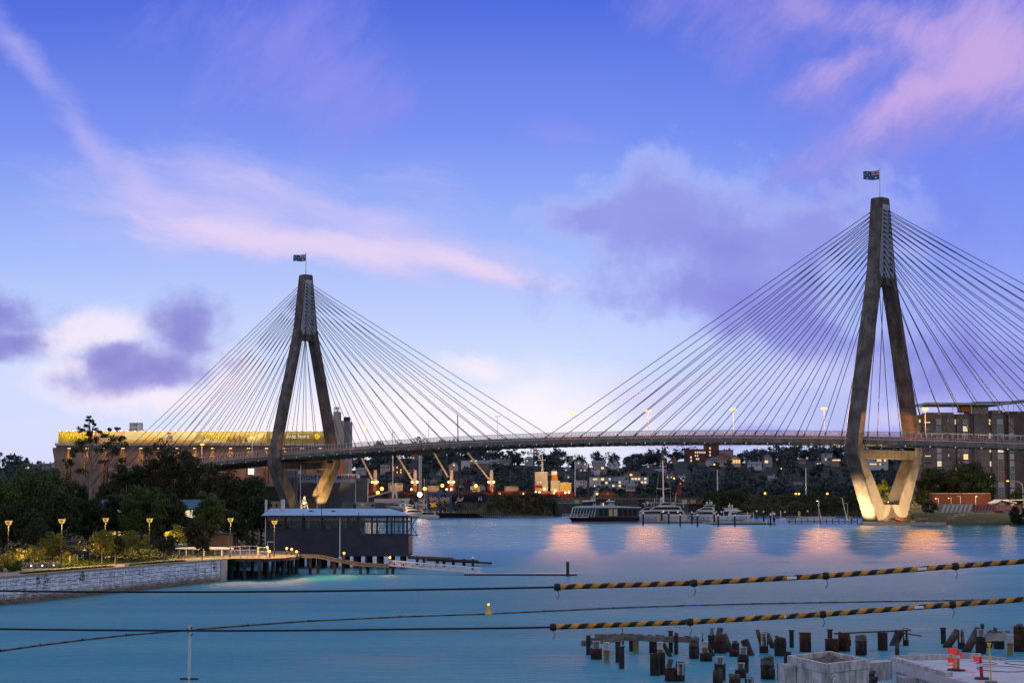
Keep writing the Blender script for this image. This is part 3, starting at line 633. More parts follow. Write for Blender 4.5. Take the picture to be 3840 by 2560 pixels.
# containers on the wharf
for a, b, yt, c, lab in ((1284,1320,1885,(.10,.20,.22),'teal shipping container on the wharf under the grey shed'),(1321,1335,1889,(.02,.09,.20),'small dark blue container between the teal and cream ones'),(1336,1390,1882,(.46,.42,.36),'cream shipping container with a white notice on the wharf'),(1390.5,1405,1882,(.28,.36,.42),'pale blue site cabin with a dark window beside the cream container'),(1405.5,1442,1884,(.11,.13,.16),'dark grey container right of the pale blue cabin')):
    cm = mat('container_%d' % a, c, .6, .15, .4, streak=.3); Y = 945 if a > 1320 else 948
    q = bldg('container', lab, 'container', [('body',a,b,yt,1922,Y,2.6,cm)], 'containers on the wharf')
    r = MB(); A = P(a, 1922, Y); B = P(b, yt, Y)
    for k in range(int((B.x-A.x)/.5)): r.box(A.x+.2+.5*k, A.x+.35+.5*k, Y-.06, Y, A.z+.2, B.z-.2)
    r.build('ribs', cm, q, True)
    if a == 1336: bldg_p = MB(); bldg_p.box(P(1354,1890,Y).x, P(1366,1890,Y).x, Y-.1, Y-.07, P(1354,1896,Y).z, P(1354,1887,Y).z); bldg_p.build('notice', WHITE, q, True)
    if a == 1390.5: bldg_p = MB(); bldg_p.box(P(1393,1890,Y).x, P(1402,1890,Y).x, Y-.1, Y-.07, P(1354,1899,Y).z, P(1354,1890,Y).z); bldg_p.build('window', DKGLASS, q, True)
# ---------------------------------------------------------------- cargo ship at the far berth
HY = 1150.0
ship = thing('cargo_ship', 'red bulk carrier with four deck cranes and a cream superstructure berthed beyond the marina', 'ship', (P(1720,1850,HY).x, HY+12, 0))
XX = lambda px: P(px, 1800, HY).x
ZZ = lambda py: P(1720, py, HY).z
HULL = mat('ship_red', (.30,.035,.02), .6, .25, .1, streak=.3); CREAM = mat('ship_cream', (.62,.50,.34), .5, .1, .2); SORANGE = mat('funnel_orange', (.75,.25,.02), .5, .1, .3)
m = MB(); zd = ZZ(1843); ring = []
for x, hw, dz in ((XX(1290),.3,2.5),(XX(1310),4,2),(XX(1345),9.5,1),(XX(1390),12,0),(XX(2100),12,0),(XX(2150),10,0)): ring.append([(x,HY+12-hw,zd+dz),(x,HY+12-hw*.97,0),(x,HY+12-hw*.8,-1),(x,HY+12+hw*.8,-1),(x,HY+12+hw*.97,0),(x,HY+12+hw,zd+dz)])
m.loft(ring); m.build('hull', HULL, ship, True)
m = MB(); m.box(XX(1867), XX(1971), HY-.3, HY, zd-1.6, zd+.4)
for k in range(18): x = XX(1873)+(XX(1966)-XX(1873))*k/17; m.box(x-.15, x+.15, HY-.35, HY-.05, ZZ(1857), zd)
m.build('bulwark_frames', mat('ship_red_light', (.45,.06,.03), .6, .2, .3), ship, True)
for px in (1402,1553,1691,1842):
    x = XX(px); zc = ZZ(1768); b = MB(); b.cyl((x, HY+12), M_(6.5,HY), zd, zc, 14); b.box(x-M_(7.5,HY), x+M_(7.5,HY), HY+9.5, HY+14.5, ZZ(1822), ZZ(1800)); b.cyl((x,HY+12), M_(5.5,HY), zc, zc+1.2, 12)
    cr = b.build('crane', CREAM, ship, True)
    dj = {1402:(1393,1797,1352,1716),1553:(1547,1804,1485,1706),1691:(1678,1787,1627,1699),1842:(1832,1794,1752,1695)}[px]
    q = MB(); A = Vector((XX(dj[0]), HY+9, ZZ(dj[1]))); B = Vector((XX(dj[2]), HY+6, ZZ(dj[3])))
    for o in (-.9, .9):
        q.bar(A+Vector((0,o,0)), B+Vector((0,o*.5,0)), .55, .8)
    for k in range(8): t = k/7; c = A.lerp(B, t); q.bar(c+Vector((0,-.9+.45*t,0)), c+Vector((0,.9-.45*t,0)), .3)
    q.build('jib', CREAM, cr, True)
    q = MB(); q.tube([(x, HY+12, zc+1.2), B], .09, 5); q.build('hoist_rope', CHAR, cr, True)
    q = MB(); q.box(x-M_(14,HY), x-M_(5,HY), HY+3, HY+8, zd, ZZ(1812)); q.box(x+M_(9,HY), x+M_(16,HY), HY+3, HY+8, zd, ZZ(1813)); q.build('deck_house', HULL, ship, True)
    for d in (-10, 9):
        q = MB(); q.ball((x+M_(d,HY), HY+8.5, ZZ(1806)), .7, 6); q.build('deck_lamp', WARM, cr, True)
    light((x+M_(-9,HY), HY+4, ZZ(1804)), 2600, (1,.55,.2), .5, ship); light((x+M_(9,HY), HY+4, ZZ(1803)), 2000, (1,.55,.2), .5, ship)
for a, b, yt in ((1456,1508,1811),(1600,1645,1821),(1764,1798,1822),(1893,1943,1823)):
    q = MB(); zq = ZZ(yt)
    for k in range(9):
        x = XX(a)+(XX(b)-XX(a))*k/8; q.box(x-.12, x+.12, HY+4, HY+4.2, zd, zq)
    for z in (zd+1.2, (zd+zq)/2, zq-.9, zq-.1): q.box(XX(a), XX(b), HY+4.25, HY+4.5, z-.12, z+.12)
    q.box(XX(a)+.5, XX(b)-.5, HY+5, HY+14, zd, zq-1.2); q.build('hatch_gantry', CREAM, ship, True)
    light(((XX(a)+XX(b))/2, HY+2, zq+1.5), 1100, (1,.72,.35), .5, ship)
for a, b, yt, yb, mm, pn in ((2007,2053,1768,1800,CREAM,'bridge_house'),(2005,2055,1800,1857,CREAM,'superstructure'),(2066,2100,1801,1857,CREAM,'engine_casing'),(2098,2143,1808,1852,mat('tank_yellow',(.65,.42,.12),.5,.1,.3),'deck_tank')):
    q = MB(); q.box(XX(a)+.01, XX(b), HY+2, HY+20, ZZ(yb), ZZ(yt)); sp = q.build(pn, mm, ship, True)
    if pn == 'superstructure':
        for k in range(2): w = MB(); w.box(XX(2015+11*k), XX(2019+11*k), HY+1.9, HY+2, ZZ(1810), ZZ(1804)); w.build('window', WINLIT2, sp, True)
        w = MB(); w.box(XX(2007), XX(2034), HY-.5, HY+1.9, ZZ(1829), ZZ(1818)); w.build('lifeboat', RED, sp, True)
q = MB(); q.prism([(XX(2068),ZZ(1801)),(XX(2094),ZZ(1801)),(XX(2090),ZZ(1779)),(XX(2070),ZZ(1779))], 1, HY+7, HY+15); fu = q.build('funnel', SORANGE, ship, True)
q = MB(); q.prism([(XX(2069.5),ZZ(1778.9)),(XX(2090.5),ZZ(1778.9)),(XX(2089.5),ZZ(1765)),(XX(2070.5),ZZ(1765))], 1, HY+6.9, HY+15.1); q.build('funnel_band', glow('funnel_top_glow', (1,.85,.55), .5), fu, True)  # white funnel top gets its lit look by emission, no lamp there
q = MB(); q.prism([(XX(2071),ZZ(1764.9)),(XX(2089),ZZ(1764.9)),(XX(2088),ZZ(1757)),(XX(2072),ZZ(1757))], 1, HY+7.2, HY+14.8); q.build('funnel_cap', BLACK, fu, True)
q = MB(); q.tube([(XX(2034.5),HY+8,ZZ(1768)),(XX(2034.5),HY+8,ZZ(1705))], [.8,.35], 6); q.cb((XX(2034.5),HY+8,ZZ(1723)), (4.2,2,.5)); q.build('radar_mast', CREAM, ship, True)
for px, py, pw in ((2026,1762,2200),(2083,1770,1500),(2120,1800,2200),(2028,1845,1200),(2080,1845,1000)): light((XX(px), HY-2, ZZ(py)), pw, (1,.7,.3), .5, ship)
for px, py in ((2009,1845),(2023,1845),(2041,1832),(2076,1848),(2082,1838),(2120,1846),(2133,1845),(1874,1851),(1961,1851),(1543,1834),(1675,1834),(1692,1834)):
    q = MB(); q.ball((XX(px), HY-.6, ZZ(py)), .62, 6); q.build('deck_lamp', WARM, ship, True)
# ---------------------------------------------------------------- masts and lamps along the far wharf
def pole(name, label, cat, px, ytop, ybase, Y, wpx, mm, lamps=None, group=None, heads=None):
    b = P(px, ybase, Y); z = P(px, ytop, Y).z; t = thing(name, label, cat, b, 0, group); r = M_(wpx/2, Y)
    q = MB(); q.tube([(0,0,-.5),(0,0,z-b.z)], [r, r*.8], 8); q.build('pole', mm, t)
    if heads:
        q = MB()
        for dx, dy in heads: q.cb((M_(dx,Y), -.4, z-b.z+M_(dy,Y)), (M_(5,Y), .5, M_(3.5,Y)))
        q.bar((M_(min(h[0] for h in heads),Y), 0, z-b.z), (M_(max(h[0] for h in heads),Y)+.01, 0, z-b.z), .15); q.build('lamp_head', CHAR, t)
    if lamps:
        for dx, dy, r_, mm2 in lamps: q = MB(); q.ball((M_(dx,Y), -.45, z-b.z+M_(dy,Y)), r_, 8); q.build('lamp_bulb', mm2, t)
    return t
pole('light_mast','left one of two slim twin light masts beside the second ship crane','light mast',1572,1704,1880,1010,4,GALV,heads=[(-9,0),(-2,0),(3,0)],group='twin light masts')
pole('light_mast','right one of two slim twin light masts beside the second ship crane','light mast',1578.5,1704,1880,1012,4,GALV,heads=[(-3,0),(3,0),(9,0)],group='twin light masts')
t = pole('light_mast','thick dark communications mast with antenna cluster just left of the ship superstructure','mast',2002,1682,1858,1030,8,CHAR)
q = MB()
for k in range(8): q.cb((1.6*math.cos(k*.785), 1.6*math.sin(k*.785), 24.2+(k%2)*1.6), (.5,.5,2.0))
q.cyl((0,0), 1.5, 22.2, 22.5, 12); q.cyl((0,0), 1.5, 26.3, 26.5, 12); q.build('antennas', CREAM, t)
pole('light_mast','slim grey light mast right of the orange funnel','light mast',2157,1728,1858,1030,5,GALV,heads=[(-3,4),(3,4)])
pole('light_mast','thick dark light mast left of the white apartment block','light mast',2207,1740,1858,1030,8,CHAR,heads=[(-8,0),(0,0),(8,0)])
pole('light_mast','dark light mast behind the green-roofed cabin','light mast',2360,1753,1830,1060,4,CHAR,heads=[(-7,0),(0,0),(7,0)])
pole('light_mast','grey light mast below the red brick block on the hill','light mast',2691,1758,1862,1050,5,GALV,heads=[(-3,0),(3,0)])
pole('light_mast','grey light mast on the scrubby bank left of the right pylon','light mast',3023,1752,1868,1050,5,GALV,heads=[(-5,0),(5,0)])
for px, py, pb, Y, mm, pw, lab in ((1410.5,1802,1860,1120,SODIUM,5000,'bright lamp beside the first ship crane'),(1432,1826,1870,1050,SODIUM,6000,'large orange star-like lamp over the white sailing yacht stern'),(1417,1841,1880,1030,SODIUM,2500,'small orange lamp low by the dark shed end'),(1574,1847,1890,985,COOL,5000,'brilliant white lamp between the white yacht and the blue hoist'),(1592.5,1826,1880,1030,SODIUM,5000,'orange lamp just right of the brilliant white lamp'),(1659,1814,1860,1120,SODIUM,3000,'small yellow lamp left of the third ship crane'),(1785,1815,1860,1120,SODIUM,3000,'small yellow lamp left of the fourth ship crane')):
    t = pole('wharf_lamp', lab+' on a post', 'wharf lamp', px, py+3, pb, Y, 2.5, CHAR, [(0,-3,1.0 if mm is not COOL else 1.2,mm)], 'lamps on the ship wharf'); light(P(px,py,Y)+Vector((0,-1.5,0)), pw, (1,.6,.22) if mm is not COOL else (1,.92,.85), .6, t)
    if px == 1592.5: q_ = P(px,py,Y)+Vector((0,-1.5,0)); light(q_, 300000, (1,.40,.02), .8, t, 80, q_+Vector((10,-100,-9)), 1)  # extra spot added to this lamp for an orange patch on the water
# ---------------------------------------------------------------- old swing bridge and its cabin
GY = 1012.0
ob = thing('old_swing_bridge', 'low old dark timber and iron bridge with truss spans behind the ferry', 'bridge', P(2350,1937,GY))
XG = lambda px: P(px, 1850, GY).x
ZG = lambda py: P(2350, py, GY).z
RUST = mat('dark_iron', (.055,.045,.042), .8, .3, .4)
m = MB(); m.box(XG(2062), XG(2655), GY, GY+14, ZG(1871), ZG(1866)); m.build('deck', mat('old_deck', (.16,.13,.105), .85, .3, .4), ob, True)
m = MB()
for z in (1857,1861.5): m.box(XG(2062), XG(2655), GY-.1, GY+.05, ZG(z)-.12, ZG(z)+.12)
for k in range(46): x = XG(2062)+(XG(2655)-XG(2062))*k/45; m.box(x-.15, x+.15, GY-.3, GY-.1, ZG(1873), ZG(1855.5))
m.build('railing', RUST, ob, True)
for a, b, n, zl, mm in ((2085,2190,9,1886,mat('grey_truss',(.22,.20,.18),.8,.2,.5)),(2545,2637,8,1887,mat('grey_truss',(.22,.20,.18),.8,.2,.5)),(2295,2543,26,1889,RUST)):
    q = MB()
    for k in range(n):
        xa = XG(a)+(XG(b)-XG(a))*k/n; xb = XG(a)+(XG(b)-XG(a))*(k+1)/n; h0, h1 = (zl, 1872) if k % 2 else (1872, zl)
        q.bar((xa, GY+.2, ZG(h0)), (xb, GY+.2, ZG(h1)), .35); q.bar((xa, GY+.2, ZG(1872)), (xa, GY+.2, ZG(zl)), .22)
    q.bar((XG(a), GY+.2, ZG(zl)), (XG(b), GY+.2, ZG(zl)), .4); q.build('truss_span', mm, ob, True)
for a, b in ((2082,2092),(2190,2296),(2400,2420),(2590,2625)):
    q = MB(); q.box(XG(a), XG(b), GY+1, GY+13, -1, ZG(1871.2 if a > 2100 else 1872)); q.build('pier', mat('dark_stone', (.045,.04,.038), .9, .3, .4), ob, True)
for a, b, c in ((2154,2172,(.36,.28,.15)),(2558,2576,(.48,.45,.40)),(2588,2608,(.36,.28,.15))):
    q = MB(); q.box(XG(a), XG(b), GY-.4, GY-.2, ZG(1887), ZG(1873)); q.build('board', mat('board_%d' % a, c, .7, .1, 1), ob, True)
cb = thing('control_cabin', 'small cream control cabin with a green pyramid roof on the old bridge', 'cabin', P(2366,1862,GY))
m = MB()
for px in (2353,2360,2367,2374,2381): m.box(XG(px)-.25, XG(px)+.25, GY+4, GY+4.5, ZG(1866), ZG(1841))
m.build('trestle', RUST, cb, True)
m = MB(); m.box(XG(2350), XG(2383), GY+3, GY+8, ZG(1841), ZG(1820)); wl = m.build('wall', mat('cabin_stone', (.36,.33,.27), .8, .15, .5), cb, True)
for k in range(5): m = MB(); m.box(XG(2353+6*k), XG(2356+6*k), GY+2.9, GY+3, ZG(1833), ZG(1825)); m.build('window', DKGLASS, cb, True)
m = MB(); m.loft([[(XG(2347),GY+2.4,ZG(1820)),(XG(2386),GY+2.4,ZG(1820)),(XG(2386),GY+8.6,ZG(1820)),(XG(2347),GY+8.6,ZG(1820))],[(XG(2360),GY+5,ZG(1810)),(XG(2373),GY+5,ZG(1810)),(XG(2373),GY+6,ZG(1810)),(XG(2360),GY+6,ZG(1810))]]); m.build('roof', mat('copper_green', (.08,.24,.19), .6, .2, .5), cb, True)
# ---------------------------------------------------------------- houses on the hill
RECTS = []
def ground_Y(px, py, a=1245, b=1640):
    best = (9e9, a)
    for k in range(80):
        Y = a+(b-a)*k/79; e = abs(far_height(px, Y)-P(px, py, Y).z); best = min(best, (e, Y))
    return best[1]
ROOFR = mat('red_tiles', (.16,.05,.035), .85, .25, .5); ROOFG = mat('grey_slate', (.09,.10,.115), .8, .2, .5); ROOFB = mat('blue_grey_iron', (.16,.19,.23), .6, .15, .5)
def house(a, b, ye, yb, yr, label, wall=(.42,.40,.40), roof=ROOFG, gable='front', wins=(), name='house', cat='house', Y=None, depth=9, chim=0):
    Y = Y or ground_Y((a+b)/2, yb+8); RECTS.append((a-3, b+3, yr-2, yb, Y)); A = P(a, yb+14, Y); B = P(b, ye, Y); zr = P(a, yr, Y).z
    t = thing(name, label, cat, ((A.x+B.x)/2, Y+depth/2, A.z)); m = MB(); m.box(A.x, B.x, Y, Y+depth, A.z, B.z)
    if gable == 'front': m.prism([(A.x, B.z-.01), (B.x, B.z-.01), ((A.x+B.x)/2, zr-.25)], 1, Y, Y+depth)
    wl = m.build('wall', mat('wall_%02d%02d%02d' % tuple(int(c*100) for c in wall), wall, .8, .12, .3), t, True)
    m = MB(); xc = (A.x+B.x)/2; o = .5
    if gable == 'front':
        for sg, xe in ((-1, A.x-o), (1, B.x+o)): m.loft([[(xe, y, B.z-.25),(xc, y, zr),(xc, y, zr+.3),(xe, y, B.z+.05)] for y in (Y-o, Y+depth+o)])
    elif gable == 'side': m.prism([(Y-o, B.z-.1), (Y+depth+o, B.z-.1), (Y+depth/2, zr)], 0, A.x-o, B.x+o)
    elif gable == 'hip': m.loft([[(A.x-o,Y-o,B.z),(B.x+o,Y-o,B.z),(B.x+o,Y+depth+o,B.z),(A.x-o,Y+depth+o,B.z)], [(A.x+(B.x-A.x)*.3,Y+depth*.45,zr),(B.x-(B.x-A.x)*.3,Y+depth*.45,zr),(B.x-(B.x-A.x)*.3,Y+depth*.55,zr),(A.x+(B.x-A.x)*.3,Y+depth*.55,zr)]])
    else: m.box(A.x-.3, B.x+.3, Y-.3, Y+depth+.3, B.z, B.z+.4)
    rf = m.build('roof', roof, t, True)
    for k in range(chim):
        m = MB(); x = A.x+(B.x-A.x)*(.15+.7*k/max(1, chim-1)) if chim > 1 else A.x+(B.x-A.x)*.8; zc = max(zr, B.z)
        m.box(x-.5, x+.5, Y+depth*.4, Y+depth*.4+1, B.z, zc+1.3); m.build('chimney', mat('chimney_buff', (.36,.30,.25), .8, .1, .5), rf, True)
    for (wa, wb, wt, wz, lit) in wins:
        m = MB(); m.box(P(wa,wt,Y).x, P(wb,wt,Y).x, Y-.08, Y+.02, P(a,wz,Y).z, P(a,wt,Y).z)
        m.build('window', {0:DKGLASS,1:WINLIT,2:WINLIT2,3:mat('blind_window',(.30,.34,.40),.4,.1,1)}[lit], wl, True)
    return t
BRK = (.13,.055,.045)
house(2571,2645,1685,1730,1685,'big red brick block with lit windows on the hilltop under the bridge deck',BRK,ROOFG,'flat',[(2606+7*k,2610+7*k,1692,1699,2) for k in range(6)]+[(2606+8*k,2610+8*k,1705,1711,2) for k in range(2)]+[(2588,2594,1710,1717,2),(2589,2594,1722,1730,2),(2610,2616,1717,1723,2),(2618,2622,1717,1723,2)],'brick_block','building',1590,16)
house(2645.5,2696,1664,1730,1664,'taller red brick tower beside the hilltop brick block',BRK,ROOFG,'flat',[(2660,2665,1676,1684,2),(2660,2665,1691,1698,2),(2660,2665,1703,1709,2)],'brick_tower','building',1592,16)
house(2698,2750,1688,1712,1682,'grey glass-topped wing right of the brick tower on the hilltop',(.22,.24,.28),ROOFB,'flat',[(2702+8*k,2707+8*k,1692,1699,3) for k in range(5)],Y=1588,depth=14)
house(2652,2730,1724,1741,1712,'long pale house with a dark hipped roof below the brick tower',(.42,.37,.40),ROOFG,'hip',[(2668+9*k,2671+9*k,1728,1735,0) for k in range(6)],Y=1500,depth=14)
house(2690,2740,1714,1730,1697,'house with a broad dark red hipped roof right of the brick tower',(.30,.22,.18),ROOFR,'hip',[],Y=1530,depth=12)
house(2736,2778,1721,1737,1706,'cream gabled house with many warm lit windows right of the red roof',(.50,.38,.28),ROOFR,'front',[(2742+6*k,2745+6*k,1723,1736,1) for k in range(6)],Y=1495)
house(2808,2856,1738,1748,1730,'low cottage with a blue-grey roof and white gable ends on the right hill',(.42,.45,.52),ROOFB,'side',[(2816,2821,1741,1747,0),(2836,2841,1741,1747,0)],Y=1440,chim=2)
house(2866,2896,1716,1738,1700,'tall gabled house with an orange lit window on the right hill',(.30,.31,.36),ROOFG,'front',[(2868,2880,1726,1735,1),(2884,2888,1712,1718,0)],Y=1480)
house(2218,2251,1755,1770,1751,'white two-storey house at the left of the lit yellow window',(.52,.53,.55),ROOFB,'hip',[(2223,2227,1757,1763,0),(2233,2237,1757,1763,0),(2254,2263,1750,1757,1)],Y=1430)
house(2254,2276,1750,1768,1744,'small house showing one bright yellow window on the middle hill',(.25,.24,.26),ROOFG,'hip',[(2256,2264,1751,1758,1)],Y=1445)
house(2278,2298,1740,1752,1728,'left one of two steep gabled houses on the middle hill',(.46,.47,.52),ROOFG,'front',[(2285,2289,1741,1747,0)],Y=1500)
house(2298,2321,1742,1752,1721,'right one of two steep gabled houses, the one with tall chimneys',(.48,.49,.54),ROOFG,'front',[(2304,2308,1740,1746,0),(2327,2330,1750,1755,1)],Y=1503,chim=2)
house(2224,2270,1733,1740,1726,'long low house with a pale grey roof on the middle ridge',(.32,.31,.32),ROOFB,'side',[],Y=1540,chim=2)
house(2340,2402,1776,1786,1766,'low house with a dull red roof behind the white apartments',(.30,.24,.20),ROOFR,'hip',[(2361,2371,1776,1783,1)],Y=1390)
house(2461,2496,1763,1776,1757,'pale rendered terrace house left of the tall yacht mast',(.42,.43,.46),ROOFB,'side',[(2466,2469,1765,1771,0),(2478,2481,1765,1771,0)],Y=1425,chim=1)
house(2160,2182,1731,1744,1722,'white gabled cottage left of the middle ridge',(.46,.47,.50),ROOFG,'front',[(2167,2171,1733,1739,2)],Y=1510)
house(2184,2202,1735,1746,1728,'small white cottage right of the white gabled cottage',(.42,.43,.46),ROOFB,'front',[(2192,2196,1737,1742,1)],Y=1500)
house(2124,2150,1710,1722,1705,'flat-topped pale house among trees on the left ridge',(.36,.36,.40),ROOFB,'flat',[(2130,2134,1712,1717,0),(2140,2144,1712,1717,0)],Y=1580)
apts = []
house(2155,2201,1800,1828,1800,'plain white end block of the white apartments',(.56,.56,.58),ROOFB,'flat',[(2176,2181,1806,1811,0),(2186,2191,1806,1811,0),(2176,2181,1818,1823,0),(2186,2191,1818,1823,0)],'apartment_block','apartments',1300,12)
house(2210,2252,1788,1836,1786,'white front block of the apartments with a lit top flat',(.54,.54,.57),ROOFB,'flat',[(2224,2240,1793,1799,2),(2226,2232,1806,1813,3),(2238,2244,1806,1813,3),(2226,2232,1819,1826,1),(2238,2243,1819,1826,3)],'apartment_block','apartments',1292,12)
house(2252.5,2292,1788,1836,1785,'grey balcony block of the white apartments, left of the long wing',(.30,.34,.42),ROOFB,'flat',[(2254,2265,1792,1800,1),(2270,2278,1792,1799,3),(2283,2290,1792,1799,2),(2254,2265,1806,1814,0),(2270,2278,1806,1813,1),(2283,2290,1806,1813,0),(2254,2265,1820,1827,3),(2270,2278,1820,1827,0)],'apartment_block','apartments',1300,12)
house(2293,2432,1787,1826,1783,'long grey-blue wing of the white apartments with balconies',(.33,.37,.46),ROOFB,'flat',[(2296+12*k,2304+12*k,1791+13*j,1798+13*j,[3,0,1,3,2,0,3,1,0,3,1,2,0,3][(k*3+j*5)%14]) for k in range(11) for j in range(3)],'apartment_block','apartments',1306,12)
house(2252,2305,1846,1856,1838,'dark red boat pavilion with white trimmed gables behind the ferry mast',(.24,.07,.06),ROOFR,'front',[(2275,2282,1847,1854,3)],'pavilion','pavilion',1090,10)
# left side hills, beyond the ship
house(1426,1462,1742,1766,1742,'square pale building on the hill above the first ship crane',(.36,.33,.33),ROOFB,'flat',[(1431+8*k,1434+8*k,1748,1755,0) for k in range(4)],Y=1360)
house(1462.5,1512,1745,1776,1745,'brick three-storey block beside the square pale building',(.22,.13,.11),ROOFG,'flat',[(1466+7*k,1470+7*k,1749+9*j,1755+9*j,[0,2,0,1,0,0][(k+2*j)%6]) for k in range(6) for j in range(3)],Y=1362)
house(1729,1763,1727,1756,1727,'pale grey rendered block behind the third crane jib',(.44,.46,.52),ROOFB,'flat',[],Y=1400)
house(1763.5,1832,1737,1758,1724,'brown brick factory block with two white roof lanterns',(.20,.15,.13),ROOFB,'side',[(1764,1771,1725,1729,2),(1781,1789,1725,1729,2)],Y=1405)
house(1683,1722,1744,1752,1728,'pale gabled house with a round lit lamp, left of the grey rendered block',(.46,.40,.38),ROOFG,'front',[(1700,1705,1740,1746,1)],Y=1420)
house(1872,1914,1733,1738,1721,'row of dark roofed cottages on the ridge behind the ship',(.40,.38,.38),ROOFG,'side',[],Y=1520,chim=3)
house(1836,1868,1731,1738,1722,'small white cottage left of the dark roofed row on the ridge',(.42,.40,.40),ROOFB,'side',[],Y=1530,chim=2)
house(1968,2000,1720,1740,1710,'white flat house below the antenna mast on the ridge',(.38,.38,.42),ROOFB,'hip',[(1975,1979,1724,1730,2),(1985,1989,1724,1730,0)],Y=1560)
house(1765,1785,1812,1822,1801,'small white gabled house behind the ship deck lamps',(.42,.43,.46),ROOFG,'front',[],Y=1250)
house(1788,1820,1822,1836,1814,'low grey gabled house behind the fourth crane',(.36,.37,.40),ROOFG,'front',[],Y=1252)
house(1334,1372,1760,1768,1752,'low pale roofed house at the left end of the far hill',(.38,.36,.36),ROOFB,'hip',[],Y=1420)
house(3088,3121,1700,1735,1696,'tall pale grey house left of the right pylon',(.30,.33,.38),ROOFB,'flat',[(3094,3099,1704,1712,0),(3106,3114,1704,1712,3),(3094,3099,1718,1726,2),(3106,3114,1718,1726,0)],Y=1480)
house(3119,3152,1718,1736,1713,'low house with orange lit windows beside the right pylon',(.24,.20,.19),ROOFG,'flat',[(3122+5*k,3126+5*k,1722,1727,1) for k in range(6)],Y=1470)
house(2998,3022,1726,1738,1718,'small red roofed house among trees on the right hill',(.28,.26,.28),ROOFR,'hip',[(2990,2994,1717,1721,1)],Y=1500)
house(3258,3330,1718,1748,1716,'pale terrace with lit balconies seen through the right pylon legs',(.40,.44,.52),ROOFB,'flat',[(3262+9*k,3268+9*k,1722,1729,[3,3,0,1,1,3,1][k]) for k in range(7)]+[(3262+9*k,3268+9*k,1737,1742,[1,1,1,3,1,0,3][k]) for k in range(7)],Y=1380)
house(110,150,1744,1752,1738,'distant dark roofed house on the far left skyline',(.20,.20,.22),ROOFG,'side',[],Y=1590,chim=2)
house(155,190,1742,1754,1736,'distant grey house with a small chimney on the far left skyline',(.24,.24,.27),ROOFG,'side',[],Y=1585,chim=2)
house(192,224,1738,1756,1731,'distant pale gabled house beside the left end of the silos',(.34,.38,.42),ROOFB,'front',[],Y=1580)
# street lamps on the hill and the bank
for px, py, Y, mm, lab in ((2528,1789,1330,SODIUM,'star-like yellow lamp right of the tall yacht mast on the hill'),(2562,1798,1320,WARM,'small lamp right of the star-like lamp on the hill'),(2679,1737,1450,SODIUM,'orange lamp below the brick tower on the hill'),(1740,1755,1370,SODIUM,'orange lamp below the pale grey rendered block'),(2928,1753,1420,SODIUM,'small orange lamp among dark trees on the right hill'),(2742,1849,1050,WARM,'left one of two small lamps above the bank behind the white yachts'),(2757,1848,1050,SODIUM,'right one of two small lamps above the bank behind the white yachts'),(2869,1845,1050,SODIUM,'bright lamp on a post above the bank right of the yachts'),(2239,1847,1080,SODIUM,'small lamp left of the red boat pavilion'),(2984,1847,1050,SODIUM,'left one of a pair of lamps above the bank'),(2996,1847,1050,SODIUM,'right one of a pair of lamps above the bank'),(3102,1846,1050,SODIUM,'lamp above the bank close to the right pylon')):
    b = 1868 if Y < 1100 else py+22
    t = pole('street_lamp', lab, 'street lamp', px, py+2, b, Y, 2, CHAR, [(0,-2,.6 if mm is SODIUM else .4,mm)], 'street lamps across the far shore')
    if mm is SODIUM: light(P(px,py,Y)+Vector((0,-2,0)), 900, (1,.62,.22), .5, t)
# ---------------------------------------------------------------- woods and single trees on the far hill
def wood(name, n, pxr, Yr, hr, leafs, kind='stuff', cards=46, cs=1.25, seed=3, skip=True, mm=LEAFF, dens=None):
    rg = random.Random(seed); m = MB(); cnt = 0; tries = 0
    while cnt < n and tries < n*6:
        tries += 1; px = rg.uniform(*pxr); Y = rg.uniform(*Yr); h = rg.uniform(*hr)*rg.choice((.6,.8,1,1,1.15)); g = far_pt(px, Y); r = h*rg.uniform(.3, .62)
        q = g+Vector((0,0,h)); py = 1868-(q.z-CAMH)*FPX/Y; w = r*FPX/Y
        if skip and any(px+w > a and px-w < b and py < yt+.62*(yb-yt) and Y < hy+8 for a, b, yt, yb, hy in RECTS): continue
        cnt += 1; nl = rg.randint(3, 8); kind_ = rg.random()
        for k in range(nl):
            s_ = rg.uniform(.32, .66); e = rg.uniform(.35, .92) if kind_ < .7 else rg.uniform(.6, .95)
            leaves(m, (g.x+rg.uniform(-.75,.75)*r*(1.1-e*.5), g.y+rg.uniform(-.7,.7)*r, g.z+h*e), (r*s_, r*s_, h*s_*rg.uniform(.2,.42)), int(cards/nl*1.3*s_/.5)+3, cs*rg.uniform(.55,1.15), .15, .6, rg)
        leaves(m, (g.x, g.y, g.z+h*.28), (r*.6, r*.6, h*.3), cards//5, cs*1.2, .2, .8, rg)
    return tag(m.build(name, mm), kind=kind)
rg = random.Random(90)
